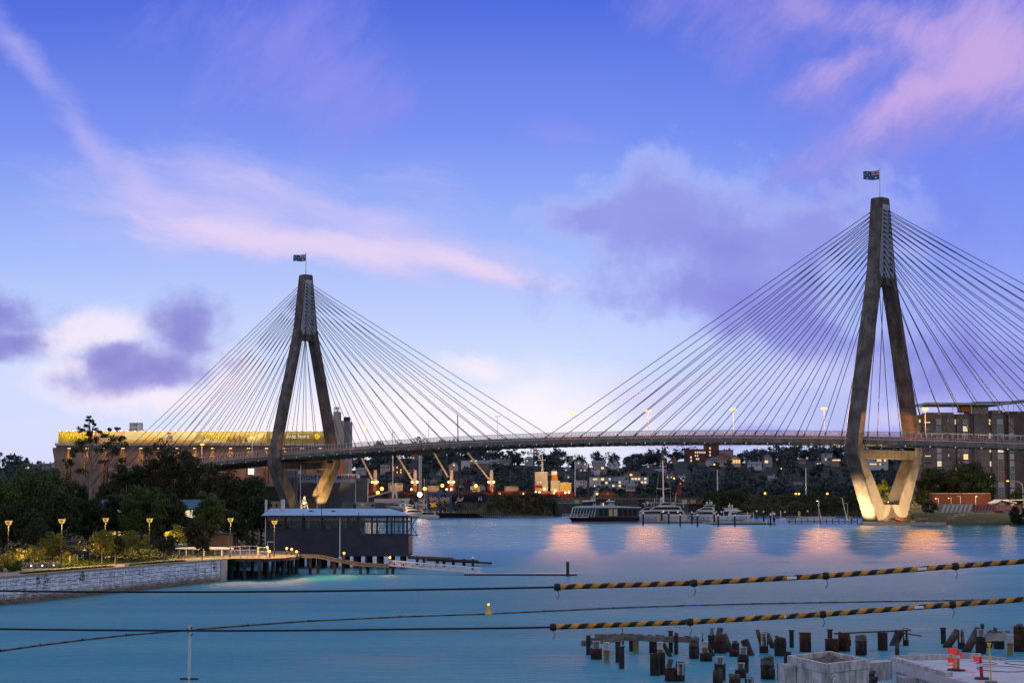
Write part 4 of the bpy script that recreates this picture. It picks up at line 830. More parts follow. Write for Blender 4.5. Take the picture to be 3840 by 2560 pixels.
for k in range(26):      # the small houses that only show as a roof and a wall between the trees
    px = rg.uniform(2010, 3150) if k < 20 else rg.uniform(1400, 1960); Y = rg.uniform(1320, 1570); g_ = far_pt(px, Y); py = 1868-(g_.z-CAMH)*FPX/Y; w = rg.uniform(9, 17)
    if any(px+w+3 > a and px-w-3 < b and py-16 < yb and py > yt-8 for a, b, yt, yb, hy in RECTS): continue
    c = rg.choice(((.42,.42,.45),(.30,.30,.33),(.26,.20,.18),(.36,.33,.30))); ye = py-rg.uniform(7,11)
    house(px-w, px+w, ye, py, ye-rg.uniform(6,10), 'small house showing between the trees of the hillside', c, rg.choice((ROOFG,ROOFB,ROOFR)), rg.choice(('front','side','hip')), [(px-w*.6, px-w*.6+3.5, ye+2, ye+6, rg.choice((0,1,2,0))),(px+w*.3, px+w*.3+3.5, ye+2, ye+6, rg.choice((0,0,1)))], Y=Y, chim=rg.choice((0,1)))['group'] = 'small houses scattered over the hillside'
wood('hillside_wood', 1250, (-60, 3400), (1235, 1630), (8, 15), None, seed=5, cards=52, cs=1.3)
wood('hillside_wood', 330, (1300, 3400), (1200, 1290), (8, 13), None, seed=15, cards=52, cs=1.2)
wood('wharf_shrubs', 170, (1385, 1860), (1006, 1045), (2.0, 4.2), None, seed=8, cards=60, cs=.5)
def scrub(name, n, pxr, dy, hr, mm, seed, cs=.45, cards=40):
    rg = random.Random(seed); m = MB()
    for _ in range(n):
        px = rg.uniform(*pxr); Y = interp(SHORE, px)+rg.uniform(*dy); g = far_pt(px, Y); h = rg.uniform(*hr)
        if 2095 < px < 2620: continue
        leaves(m, (g.x, g.y, g.z+h*.35), (h*rg.uniform(.5,.9), h*.7, h*.6), cards, cs*rg.uniform(.7,1.3), .3, .55, rg)
    return tag(m.build(name, mm), kind='stuff')
scrub('bank_scrub', 900, (1835, 3300), (2.5, 24), (.8, 2.4), SCRUB, 4); scrub('bank_scrub', 260, (1835, 3300), (3, 22), (1.6, 3.8), LEAFO, 6)
scrub('bank_shrubs', 90, (2600, 2780), (6, 26), (3.0, 5.4), LEAFD, 9, .55, 90); scrub('bank_shrubs', 60, (1835, 2090), (5, 22), (2.2, 4.2), LEAFD, 12, .5, 70); scrub('bank_shrubs', 60, (3000, 3260), (6, 26), (2.2, 5.0), LEAFD, 13, .5, 80)
q = MB(); rg = random.Random(2)
for _ in range(420):
    px = rg.choice([rg.uniform(1840,2092), rg.uniform(2630,3290)]); Y = interp(SHORE, px)-rg.uniform(0,1.6); g = P(px,1800,Y); s = rg.uniform(.3,.8); q.ball((g.x, Y, .15), (s, s, s*.7), 5)
tag(q.build('shore_rocks', mat('rock', (.14,.12,.10), .9, .3, .8)), kind='stuff')
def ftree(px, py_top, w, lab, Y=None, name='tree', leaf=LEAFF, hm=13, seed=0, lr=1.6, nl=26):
    Y = Y or 1560; top = P(px, py_top, Y); g = far_height(px, Y); h = max(6, top.z-g); R = M_(w/2, Y)
    return tree(name, lab, (top.x, Y, g), h, (R, R, min(h*.42, R*1.05)), leaf, nl, lr*R/5, 46, .75, seed, 'single trees on the far skyline', tr=.3)
for k, (px, yt, w, lab) in enumerate(((1345,1712,60,'round dark tree at the left end of the ridge, next to the silo tower'),(1420,1710,70,'broad dark tree on the ridge above the pale building'),(1600,1694,70,'tall dark tree on the ridge right of the second jib'),(1545,1722,50,'smaller tree on the ridge behind the second jib'),(1785,1688,74,'broad tree on the ridge at the tip of the fourth jib'),(1850,1693,90,'wide flat-topped tree on the ridge right of the fourth jib'),(1930,1704,60,'dark tree on the ridge left of the antenna mast'),(2085,1702,90,'big dark tree on the ridge right of the ship radar mast'),(2240,1712,36,'lone small round tree on the skyline of the middle ridge'),(2390,1702,90,'wide dark tree on the ridge left of the tall yacht mast'),(2440,1698,70,'tree on the ridge with a pointed top beside the tall yacht mast'),(2540,1696,66,'thin feathery tree on the ridge left of the brick block'),(2815,1690,90,'spreading tree on the ridge right of the cream gabled house'),(2955,1678,86,'large round tree on the ridge with a purple sky gap at its right'),(3060,1686,90,'broad tree on the ridge left of the tall pale grey house'),(3130,1676,60,'dark tree on the ridge touching the right pylon'))):
    ftree(px, yt, w, lab, seed=40+k)
t = thing('norfolk_pine', 'tall tiered pine tree on the far left skyline', 'pine tree', far_pt(98, 1560)); b = far_pt(98,1560); hh = P(98,1716,1560).z-b.z
m = MB(); m.tube([(0,0,0),(0,0,hh)], [.4,.08], 6); m.build('trunk', BARK, t)
m = MB(); rg = random.Random(1)
for k in range(11):
    z = hh*(.25+.07*k); r = 5.6*(1-k/11.5)
    for j in range(9): a = j*.698+k; m.bar((0,0,z), (r*math.cos(a), r*math.sin(a), z+.5), .3); leaves(m, (r*.65*math.cos(a), r*.65*math.sin(a), z+.4), (r*.3,r*.3,.35), 5, .6, .2, .5, rg)
m.build('crown', LEAFD, t)
for px, py, w, lab in ((1755,1785,40,'lilac flowering jacaranda on the slope behind the third ship crane'),(2792,1752,48,'lilac flowering jacaranda on the right hill below the blue-grey cottage')):
    Y = 1240 if px < 2000 else 1420; ftree(px, py, w, lab, Y, 'jacaranda_tree', JACA, 9, px)
# ---------------------------------------------------------------- boats
def hull_mesh(L, B, H, over=.12, flare=.8, sheer=.3, n=14, tr=0.92, keel=-.7):
    m = MB(); rings = []
    for k in range(n+1):
        t = k/n; b = B/2*(tr+(1-tr)*min(1, t/.3)) if t < .4 else B/2*max(.02, 1-((t-.4)/.6)**2.3)
        z = H*(1+sheer*t*t); x = -L/2+L*t; xl = x-over*L*t**3; f = flare if t > .3 else .93
        rings.append([(x,-b,z),(xl+(x-xl)*.55,-b*(f+.12 if f < .88 else .97),z*.5),(xl,-b*f*max(.25,1-t**4),0),(xl,-b*.4*max(.1,1-t**3),keel),(xl,b*.4*max(.1,1-t**3),keel),(xl,b*f*max(.25,1-t**4),0),(xl+(x-xl)*.55,b*(f+.12 if f < .88 else .97),z*.5),(x,b,z)])
    m.loft(rings); return m
def hexa(m, x0, x1, z0, z1, w0, w1, rf, rb):
    """cabin block: floor x0..x1 half width w0, roof shortened by rf at the bow side (x1) and rb at the stern"""
    m.loft([[(x0,-w0,z0),(x1,-w0*.9,z0),(x1,w0*.9,z0),(x0,w0,z0)], [(x0+rb,-w1,z1),(x1-rf,-w1*.85,z1),(x1-rf,w1*.85,z1),(x0+rb,w1,z1)]])
def motor_yacht(label, loc, rz, L, B, H, tiers, domes=(), mast=None, hullm=GELC, group=None, ports=6, name='motor_yacht', scale=1, hardtop=None, cat='yacht', lit=()):
    t = thing(name, label, cat, loc, rz, group)
    h = hull_mesh(L, B, H).build('hull', hullm, t, smooth=True)
    m = MB()
    for k in range(ports):
        x = -L*.30+L*.62*k/max(1, ports-1)
        for s in (-1, 1): m.cb((x, s*(B/2*(1-max(0,(x/L+.5-.4)/.6)**2.3)*.985), H*.62), (.55,.22,.26))
    if ports: m.build('porthole', DKGLASS, h)
    m = MB(); m.loft([[(x,s*bb,z) for s,z in ((-1,-.02),(1,-.02),(1,.28),(-1,.28))] for x,bb in ((-L/2-.02,B/2*.9),(L*.15,B/2*.93))]); m.build('boot_stripe', BLUE if hullm is GELC else RED, h)
    for (x0,x1,z0,z1,w,rf,rb,gl) in tiers:
        m = MB(); hexa(m, x0, x1, z0, z1, w, w*.86, rf, rb); c = m.build('cabin', GELC, t)
        if gl:
            q = MB(); dz = z1-z0; f0, f1 = gl
            lerp = lambda f: (x0+rb*f-.0, x1-rf*f, w+(w*.86-w)*f)
            a, b = lerp(f0), lerp(f1); e = .05
            q.loft([[(a[0]+.5,-a[2]-e,z0+dz*f0),(a[1]+e,-a[2]*.9-e,z0+dz*f0),(a[1]+e,a[2]*.9+e,z0+dz*f0),(a[0]+.5,a[2]+e,z0+dz*f0)],[(b[0]+.9,-b[2]-e,z0+dz*f1),(b[1]+e,-b[2]*.9-e,z0+dz*f1),(b[1]+e,b[2]*.9+e,z0+dz*f1),(b[0]+.9,b[2]+e,z0+dz*f1)]]); q.build('window_band', DKGLASS, c)
    if hardtop:
        x0,x1,z,w = hardtop; m = MB(); m.loft([[(x,-w*f,z-dz),(x,w*f,z-dz),(x,w*f,z-dz+.22),(x,-w*f,z-dz+.22)] for x,f,dz in ((x0,.9,.1),((x0+x1)/2,1,0),(x1,.75,.35))])
        for x in (x0+.6, x1-1.2):
            for s in (-1,1): m.bar((x,s*w*.8,z-1.6),(x+.3,s*w*.75,z-.05), .14)
        m.build('hardtop', GELC, t)
    for (x,y,z,r) in domes: m = MB(); m.ball((x,y,z+r*.3), (r,r,r*1.1), 10); m.cyl((x,y), r*.45, z-.9, z, 8); m.build('radar_dome', WHITE, t, smooth=True)
    if mast: x,z0,z1 = mast; m = MB(); m.tube([(x,0,z0),(x-.5,0,z1)], [.22,.07], 6); m.bar((x-.3,-1.3,z0+(z1-z0)*.6),(x-.3,1.3,z0+(z1-z0)*.6), .12); m.bar((x-.3,-.8,z0+(z1-z0)*.8),(x-.3,.8,z0+(z1-z0)*.8), .1); m.build('mast', STEELW, t)
    for (x,y,z) in lit: m = MB(); m.ball((x,y,z), .16, 6); m.build('cabin_lamp', WARM, t)
    m = MB(); pts = [(-L*.05+L*.55*k/10) for k in range(11)]
    for s in (-1,1):
        pr = None
        for x in pts:
            tt = x/L+.5; b = B/2*max(.03, 1-(max(0,tt-.4)/.6)**2.3)*.94*s; z = H*(1+.3*tt*tt); m.bar((x,b,z-.05),(x,b,z+.75), .05)
            if pr: m.bar(pr,(x,b,z+.75), .05)
            pr = (x,b,z+.75)
    m.build('rail', STEELW, t)
    return t
def wl(px, py): return W(px, py, 0)
K = lambda Y: Y/FPX
# the ferry
q = wl(2266,1957); k_ = K(q.y)
ferry = thing('ferry', 'dark blue cruise ferry with slanted glass front and pale overhanging roof', 'ferry', q+Vector((0,4.5,0)), R_(180))
fx = lambda px: -(px-2266)*k_; fz = lambda py: (1957-py)*k_
NAVY = mat('navy_hull', (.012,.018,.045), .35, .15, .4)
m = hull_mesh(28.4, 9, fz(1938), .05, .85, .06); h = m.build('hull', NAVY, ferry, smooth=True)
m = MB(); m.loft([[(x,-b,z) for z in (.0,.3)]+[(x,b,z) for z in (.3,.0)] for x,b in ((-14.25,4.23),(1,4.3),(9,3.4),(12.6,1.2))]); m.build('antifouling_stripe', RED, h)
m = MB(); m.box(fx(2395), fx(2238), -4.1, 4.1, fz(1938.5), fz(1904)); cbn = m.build('main_cabin', mat('ferry_cabin', (.05,.055,.07), .4, .2, .4), ferry)
m = MB(); m.loft([[(fx(2237.9),-4.1,fz(1938.4)),(fx(2140),-3.4,fz(1938.4)),(fx(2140),3.4,fz(1938.4)),(fx(2237.9),4.1,fz(1938.4))],[(fx(2237.9),-4.1,fz(1904)),(fx(2152),-3.9,fz(1904)),(fx(2152),3.9,fz(1904)),(fx(2237.9),4.1,fz(1904))]]); m.build('glass_front', mat('ferry_glass', (.03,.06,.085), .06, .2, .5, spec=.7), ferry)
m = MB()
for k in range(9): px = 2142+11*k; m.bar((fx(px+6),4.14-.0*k,fz(1905)),(fx(px-2),4.1-.6*max(0,(4-k)/4),fz(1938)), .14)
m.bar((fx(2150),3.98,fz(1904)),(fx(2140),3.45,fz(1938)), .3); m.build('glazing_bars', STEELW, ferry)
for k in range(8):
    m = MB(); px = 2248+18*k; m.box(fx(px+13), fx(px), 4.1, 4.16, fz(1934), fz(1908)); m.build('window', DKGLASS if k not in (2,3) else mat('ferry_lit_window',(.08,.07,.05),.3,.3,.6,emit=(1,.75,.4),estr=.12), cbn)
m = MB(); m.loft([[(fx(a),-w,fz(z0)),(fx(a),w,fz(z0)),(fx(a),w,fz(z1)),(fx(a),-w,fz(z1))] for a,w,z0,z1 in ((2405,4.4,1904,1900.5),(2330,4.8,1903.5,1897),(2200,4.9,1904,1895.5),(2165,4.5,1904,1898),(2148,3.4,1904.5,1903))]); rf = m.build('roof', mat('ferry_roof', (.46,.52,.62), .4, .08, .4), ferry)
m = MB(); hexa(m, fx(2307), fx(2222), fz(1896.5), fz(1884), 3.2, 3.0, .5, .4); up = m.build('upper_cabin', mat('ferry_grey', (.34,.34,.38), .5, .1, .5), ferry)
for a, b in ((2236,2251),(2266,2281)): m = MB(); m.box(fx(b), fx(a), 3.15, 3.25, fz(1891), fz(1886)); m.build('window', DKGLASS, up)
m = MB(); m.box(fx(2265), fx(2261), 3.15, 3.3, fz(1896), fz(1885)); m.build('door_light', WINLIT2, up)
m = MB(); m.box(fx(2315), fx(2210), -3.4, 3.4, fz(1884), fz(1881.5)); m.build('upper_roof', CHAR, ferry)
m = MB(); m.box(fx(2307), fx(2276), -1.6, 1.6, fz(1881.4), fz(1877)); m.ball((fx(2287),0,fz(1874.5)), .45, 8); m.build('life_raft_housing', WHITE, ferry)
m = MB(); hexa(m, fx(2228), fx(2186), fz(1896), fz(1882.5), 2.6, 2.4, -.3, .3); m.build('wheelhouse_glass', DKGLASS, ferry)
m = MB(); m.loft([[(fx(a),-w,fz(z)),(fx(a),w,fz(z)),(fx(a),w,fz(z)+.5),(fx(a),-w,fz(z)+.5)] for a,w,z in ((2235,2.4,1879),(2200,2.8,1880),(2188,2.3,1881))]); m.build('wheelhouse_roof', WHITE, ferry)
m = MB()
for s in (-.8,.8): m.bar((fx(2222),s,fz(1877)),(fx(2236),s*.3,fz(1842)), .14); m.bar((fx(2232),s,fz(1877)),(fx(2236),s*.3,fz(1842)), .12)
for z in (1868,1860,1852): m.bar((fx(2228),-.8,fz(z)),(fx(2228),.8,fz(z)), .1); m.bar((fx(2224),.6,fz(z+4)),(fx(2234),.5,fz(z)), .08)
m.tube([(fx(2219),0,fz(1878)),(fx(2219),0,fz(1860))], .08, 5); m.tube([(fx(2236),0,fz(1843)),(fx(2238),0,fz(1830))], .06, 5); m.build('mast', STEELW, ferry)
m = MB()
for k in range(16):
    px = 2110+6*k; b = 4.0*min(1, (k+1)/7); m.bar((fx(px),b,fz(1938)),(fx(px),b,fz(1927.5)), .07)
for z in (1928,1933): m.bar((fx(2110),.8,fz(z)),(fx(2152),4.0,fz(z)), .08); m.bar((fx(2152),4.0,fz(z)),(fx(2205),4.0,fz(z)), .08)
m.loft([[(fx(px),-b,fz(1939.5)),(fx(px),b,fz(1939.5)),(fx(px),b,fz(1937.6)),(fx(px),-b,fz(1937.6))] for px,b in ((2110,1.4),(2130,3.2),(2160,4.25),(2206,4.4))]); m.build('bow_platform', STEELW, ferry)
for px in (2117,2174,2195): m = MB(); m.ball((fx(px),4.2,fz(1932)), (.42,.2,.42), 8); m.build('lifebuoy', RED, ferry)
# sleek motor yachts on the marina arm
GY_ = 'white motor yachts on the marina arm'
q = wl(2462,1954)+Vector((0,9,0)); motor_yacht('largest white motor yacht, bow to the ferry stern, with dark window bands on three decks', q+Vector((0,-4,0)), R_(180), 26.0, 6.4, 2.5,
    [(-12.2,7.5,2.5,4.4,2.9,3.5,.6,(.25,.85)),(-11.0,3.0,4.4,6.3,2.6,3.6,.8,(.25,.8)),(-8.5,-1.0,6.3,7.9,2.1,2.2,1.0,(.3,.8))], [(-2.6,0,9.0,.72),(3.4,0,7.6,.55),(-2.0,1.4,8.2,.4)], (-8.2,7.8,12.0), group=GY_, hardtop=(-12.4,-5.5,7.3,2.5), lit=[(-3,3.2,4.0),(-9,3.3,3.9)], ports=7)
q = wl(2425,1951)+Vector((0,12,0)); motor_yacht('blue-windowed white motor yacht lying behind the largest one, next to the ferry stern', q, R_(180), 20, 5.6, 2.1,
    [(-8.5,6,2.1,3.9,2.5,4.2,.5,(.2,.8)),(-7.5,2.0,3.9,5.7,2.2,2.6,.6,(.3,.85))], [(-3,0,7.2,.45)], (-4,6.0,9.5), group=GY_, hardtop=(-8.0,1.0,7.6,2.2), ports=4)
q = wl(2632,1953)+Vector((0,5,0)); motor_yacht('white sports yacht with arched side windows, second from the ferry', q, R_(180), 16.8, 4.8, 2.3,
    [(-6.5,5.2,2.3,4.3,2.2,5.0,1.2,(.28,.75)),(-6.0,1.8,4.3,5.9,1.9,3.4,.8,(.3,.75))], [(-2.6,.8,7.4,.55),(-4.6,-.6,7.4,.55)], (-3.6,6.0,9.2), group=GY_, hardtop=(-6.4,-1.2,6.7,1.8), lit=[(-5.4,2.3,3.3)])
q = wl(2768,1950)+Vector((0,6,0)); motor_yacht('white sports yacht with its bow pointing away from the ferry, last on the arm', q, 0, 13.4, 4.3, 1.9,
    [(-3.5,4.2,1.9,3.7,2.0,4.2,.6,(.3,.8)),(-5.2,2.4,3.9,4.9,1.8,3.2,.8,None)], [(-3.2,.7,6.2,.36),(-1.9,-.5,6.2,.36)], (-2.6,5.0,7.6), group=GY_, hardtop=(-6.0,.8,5.2,1.8), ports=4)
# superyacht mast of the sailing yacht behind the motor yachts
q = wl(2497,1948)+Vector((0,12,0)); t = thing('sailing_yacht', 'white sailing yacht with one very tall tapering mast behind the motor yachts', 'sailing yacht', q)
h = hull_mesh(24, 5.4, 1.7).build('hull', GELC, t, smooth=True); zt_ = P(2494,1678,q.y).z
m = MB(); m.tube([(.0,0,1.6),(-.25,0,zt_*.82)], [.34,.24], 8); 
for py, w in ((1749,3.4),(1832,6.6)):
    z = P(2494,py,q.y).z; m.bar((-.1-w/2,-1,z+.35),(-.1,0,z-.1), .16); m.bar((-.1+w/2,1,z+.35),(-.1,0,z-.1), .16)
ms = m.build('mast', STEELW, t); m = MB(); m.tube([(-.25,0,zt_*.82),(-.3,0,zt_)], [.36,.34], 8); m.build('furled_sail', CHAR, ms)
m = MB()
for s in (-3.3,3.3): m.tube([(s,s*.3,1.8),(s*.95,s*.3,P(2494,1830,q.y).z),(-.25,0,zt_*.95)], .03, 4)
m.build('shroud', STEELW, t); m = MB(); hexa(m, -5, 4, 1.7, 2.9, 1.7, 1.4, 1.6, .6); m.build('cabin', GELC, t)
# red derrick behind
t = thing('derrick', 'small red lattice derrick behind the motor yacht masts', 'crane', P(2545,1866,1005)); m = MB()
for s in (-1,1): m.bar((s*1.2-.6,0,0),(s*.5+1.0,0,7.2), .22)
for k in range(6): z = 1.2*k; m.bar((-1.7+.2*k,0,z),(.8+.1*k,0,z+1.2), .16)
m.bar((-3.2,0,2.0),(3,0,3.0), .2); m.build('frame', RED, t); m = MB(); m.ball((1,0,7.5), .3, 6); m.build('warning_lamp', glow('red_lamp', (1,.05,.04), 4), t)
# marina piles with white cone caps
def pile_c(px, yt, yb, lab, wpx=6.5, mm=BLACK):
    b = wl(px, yb); z = P(px, yt, b.y).z; r = M_(wpx/2, b.y); t = thing('mooring_pile', lab, 'mooring pile', b, 0, 'black marina piles with white cone caps')
    m = MB(); m.cyl((0,0), r, -1.2, z-.75, 10); m.build('shaft', mm, t); m = MB(); m.lathe((0,0,z-.75), ((r*1.12,0),(r*1.12,.25),(r*.15,.8)), 10); m.build('cone_cap', WHITE, t)
for (px,yt,yb,lab) in ((2242,1915,1952,'marina pile in front of the ferry windows, nearest its bow'),(2306,1913,1951,'marina pile in front of the ferry windows, nearest its stern'),(2372,1913,1944,'marina pile between the ferry stern and the big yacht bow'),(2412,1918,1968,'marina pile at the left tip of the long pontoon'),(2481.5,1915,1954,'marina pile before the largest yacht, nearer its bow'),(2508,1917,1963,'thick marina pile before the largest yacht on the front edge of the pontoon'),(2542,1914,1953,'marina pile behind the pontoon at the largest yacht stern'),(2551,1924,1971,'slim marina pile standing in the water before the largest yacht stern'),(2595,1916,1962,'thick marina pile at the bow of the second sports yacht'),(2615.5,1925,1971,'slim marina pile in the water before the second sports yacht bow'),(2678.6,1919,1964,'thick marina pile where the pontoon steps forward'),(2686,1915,1952,'marina pile partly hidden behind the thick one at the pontoon step'),(2693.5,1926,1972,'slim marina pile in the water just right of the pontoon step'),(2706,1915,1946,'marina pile between the two sports yachts'),(2756,1926,1973,'slim marina pile in the water before the last sports yacht'),(2838,1912,1945,'left one of two tall piles right of the last sports yacht'),(2864,1913,1953,'right one of two tall piles right of the last sports yacht'),(2890,1923,1968,'slim marina pile at the right end of the forward pontoon'),(2900,1920,1952,'marina pile hidden behind its twin at the right pontoon end'),(2904.5,1921,1966,'front marina pile of the close pair at the right pontoon end'),(2944,1915,1940,'lone marina pile left of the timber jetty'),(3029,1912,1940,'lone marina pile behind the white truss gangway'),(1643,1914,1940,'left one of two white capped piles beside the catamaran'),(1660,1914,1940,'right one of two white capped piles beside the catamaran')):
    pile_c(px, yt, yb, lab)
def pontoon(label, a, b, yf, yb, h=.5, mm=None, rub=True):
    A, B = wl(a, yf), wl(b, yf); Yb = wl(a, yb).y; t = thing('pontoon', label, 'pontoon', (A+B)/2)
    m = MB(); m.box(A.x, B.x, A.y, max(Yb, A.y+2.4), -.3, h); m.build('deck', mm or mat('pontoon_deck', (.24,.22,.20), .8, .2, .6), t, True)
    m = MB(); m.box(A.x, B.x, A.y-.06, A.y-.002, .1, h*.75); m.build('fender_board', WOODD, t, True); return t
pontoon('long low pontoon in front of the largest yacht', 2410, 2676, 1961, 1956); pontoon('paler pontoon stepping forward before the last sports yacht', 2672, 2898, 1966, 1959, .6, mat('pontoon_tan',(.33,.28,.22),.8,.2,.6)); pontoon('short pontoon with a white ladder beside the ferry door', 2233, 2364, 1955.5, 1951, .55)
def small_post(px, yt, yb, c, lab, wpx=3, name='marker_post', cat='marker post'):
    b = wl(px, yb); z = P(px, yt, b.y).z; t = thing(name, lab, cat, b); m = MB(); r = M_(wpx/2, b.y); m.cyl((0,0), r, 0, z, 8); m.build('post', c, t); m = MB(); m.cyl((0,0), r*1.15, z, z+.12, 8); m.build('cap', RED if c is WHITE else WHITE, t)
ORP = mat('orange_bollard', (.62,.30,.14), .6, .1, 1)
for px,yt,yb,c,lab in ((2468,1938,1960,WHITE,'white and red service post at the big yacht bow'),(2543,1945,1960,WHITE,'short white service post at the big yacht stern'),(2584,1944,1960,WHITE,'white service post left of the second sports yacht'),(2671,1943,1962,WHITE,'white post on the corner of the pontoon step'),(2714,1914,1950,WHITE,'thin white pole rising between the sports yachts'),(2803,1918,1961,WHITE,'tall thin white pole near the last sports yacht bow'),(2825.5,1919,1961,WHITE,'tall thin white pole with a red foot on the tan pontoon'),(2797,1950,1962,ORP,'stubby orange bollard left of the tall white pole'),(2839.5,1946,1958,ORP,'stubby orange bollard below the two tall piles'),(2847,1949,1960,ORP,'stubby orange bollard right of the other below the tall piles'),(2874,1946,1966,WHITE,'white post in the cluster at the right pontoon end'),(2881,1946,1967,BLUE,'blue post in the cluster at the right pontoon end'),(2896,1917,1960,WHITE,'tall thin white pole at the right pontoon end'),(2928,1914,1950,WHITE,'thin white pole left of the covered dinghy'),(2780,1948,1963,BLUE,'blue marker post before the last sports yacht'),(2786,1944,1962,RED,'red marker post beside the blue one')):
    small_post(px, yt, yb, c, lab, 2.6 if c is not ORP else 5)
t = thing('boat_ladder', 'white boarding ladder at the pontoon beside the ferry', 'ladder', wl(2251,1955)+Vector((0,-.1,0))); m = MB()
for s in (-.3,.3): m.bar((s,0,-.3),(s,0,1.6), .07)
for k in range(5): m.bar((-.3,0,.1+.3*k),(.3,0,.1+.3*k), .05)
m.build('frame', STEELW, t)
q = wl(2944,1950); t = thing('dinghy', 'small grey covered dinghy near the timber jetty', 'dinghy', q); hull_mesh(3.6,1.7,.6).build('hull', GELC, t, smooth=True); m = MB(); hexa(m, -1.7, 1.3, .6, 1.25, .8, .15, 1.4, .6); m.build('cover', mat('canvas_grey',(.30,.31,.33),.8,.1,2), t)
# timber jetty with a white truss gangway and tilted poles
A = wl(2960,1962); B = wl(3216,1962); Yj = A.y; t = thing('timber_jetty', 'low dark timber jetty with short posts in front of the right pylon', 'jetty', (A+B)/2); zj = P(2960,1953,Yj).z
m = MB(); m.box(A.x, B.x, Yj, Yj+7, zj-.3, zj); m.build('deck', mat('jetty_deck',(.20,.155,.125),.85,.3,1), t, True)
for k in range(12): m = MB(); x = A.x+(B.x-A.x)*k/11; m.bar((x,Yj+.2,-.8),(x,Yj+.2,zj+(.9 if k%2 else .75)), .33); m.build('post', WOODD, t, True)
m = MB(); m.box(A.x, B.x, Yj-.12, Yj-.01, zj-.12, zj+.05); m.build('edge_beam', mat('jetty_edge',(.38,.30,.24),.8,.2,1), t, True)
def truss(label, P0, P1, h, mm, n=12, name='gangway', w=1.2, cat='gangway'):
    t = thing(name, label, cat, (P0+P1)/2); P0 = Vector(P0); P1 = Vector(P1); d = (P1-P0).normalized(); sd = d.cross(Vector((0,0,1))).normalized()
    for s in (-w/2, w/2):
        m = MB(); o = sd*s
        for hh in (0, h): m.bar(P0+o+Vector((0,0,hh)), P1+o+Vector((0,0,hh)), .09)
        for k in range(n):
            a, b = P0.lerp(P1, k/n)+o, P0.lerp(P1, (k+1)/n)+o
            m.bar(a+Vector((0,0,h if k%2 else 0)), b+Vector((0,0,0 if k%2 else h)), .07); m.bar(a, a+Vector((0,0,h)), .05)
        m.build('truss', mm, t, True)
    m = MB(); m.loft([[P0-sd*w/2+Vector((0,0,.02)), P0+sd*w/2+Vector((0,0,.02)), P0+sd*w/2-Vector((0,0,.06)), P0-sd*w/2-Vector((0,0,.06))],[P1-sd*w/2+Vector((0,0,.02)), P1+sd*w/2+Vector((0,0,.02)), P1+sd*w/2-Vector((0,0,.06)), P1-sd*w/2-Vector((0,0,.06))]]); m.build('walkway', GALV, t, True); return t
truss('white truss gangway lying along the timber jetty', P(2990,1947,Yj+4), P(3135,1946,Yj+4), M_(9,Yj), STEELW, 18)
for a,b,r_,lab in (((3082,1949),(3066,1888),.22,'left tilted white mast carrying floats on the jetty'),((3177,1949),(3157,1866),.2,'right tilted white pole on the jetty, leaning left')):
    t = thing('tilted_pole', lab, 'pole', P(a[0],a[1]+2,Yj+2)); m = MB(); e = P(b[0],b[1],Yj+2)-P(a[0],a[1]+2,Yj+2); m.tube([(0,0,0), e], [r_, r_*.6], 8); m.build('pole', STEELW, t)
    m = MB()
    for k in range(4): p = e*(.35+.16*k); m.ball(p+Vector((.25,0,0)), .28, 6) if a[0] == 3082 else m.bar(e*.97+Vector((-.7+.3*k,0,0)), e*.97+Vector((-.5+.3*k,0,.2)), .1)
    m.build('fittings', CHAR if a[0] == 3082 else STEELW, t)
def lamp_post(label, px, yt, pos, arm, lit=True, pw=900, r=.07, name='lamp_post', group=None, mm=STEELW):
    t = thing(name, label, 'lamp post', pos, 0, group); z = P(px, yt, pos.y).z-pos.z; m = MB(); m.tube([(0,0,0),(0,0,z)], r, 6); m.bar((0,0,z),(arm,0,z), .1); m.build('post', mm, t)
    m = MB(); m.cb((arm,0,z-.02), (.55,.3,.14)); m.build('lamp_head', mm, t)
    if lit: m = MB(); m.ball((arm,0,z-.16), (.26,.2,.14), 8); m.build('lamp_bulb', WARM, t); light(Vector(pos)+Vector((arm,-.3,z-.5)), pw, (1,.66,.3), .2, t)
    return t
lamp_post('white lamp post with a lit head on the jetty, left of the tilted pole', 3071, 1876, P(3071,1951,Yj+3), -.6)
lamp_post('white unlit lamp post on the jetty beside the right pylon', 3179, 1886, P(3179,1951,Yj+3), -.9, False)
t = thing('notice_board', 'tall tan board standing behind the white gangway', 'board', P(2997,1946,Yj+6)); m = MB(); m.box(-.42,.42,-.1,.1,1.2,P(2997,1916,Yj+6).z-P(2997,1946,Yj+6).z); m.build('panel', mat('tan_board',(.50,.36,.22),.7,.1,1), t); m = MB(); m.box(-.4,-.3,-.05,.05,0,1.2); m.box(.3,.4,-.05,.05,0,1.2); m.build('legs', GALV, t)
t = thing('equipment_box', 'yellow-orange box on the left end of the timber jetty', 'box', P(2970,1952,Yj+2)); m = MB(); m.box(-.6,.6,-.5,.5,0,.75); m.build('body', YELL, t); m = MB(); m.box(-.65,.65,-.55,.55,.75,.83); m.build('lid', ORANGE, t)
t = thing('lifebuoy_stand', 'orange lifebuoy on a stand at the right end of the jetty', 'lifebuoy', P(3187,1951,Yj+3)); m = MB(); m.box(-.06,.06,-.06,.06,0,1.3); m.build('post', STEELW, t); m = MB(); m.ball((0,-.1,1.35), (.38,.12,.38), 10); m.build('lifebuoy', ORANGE, t)
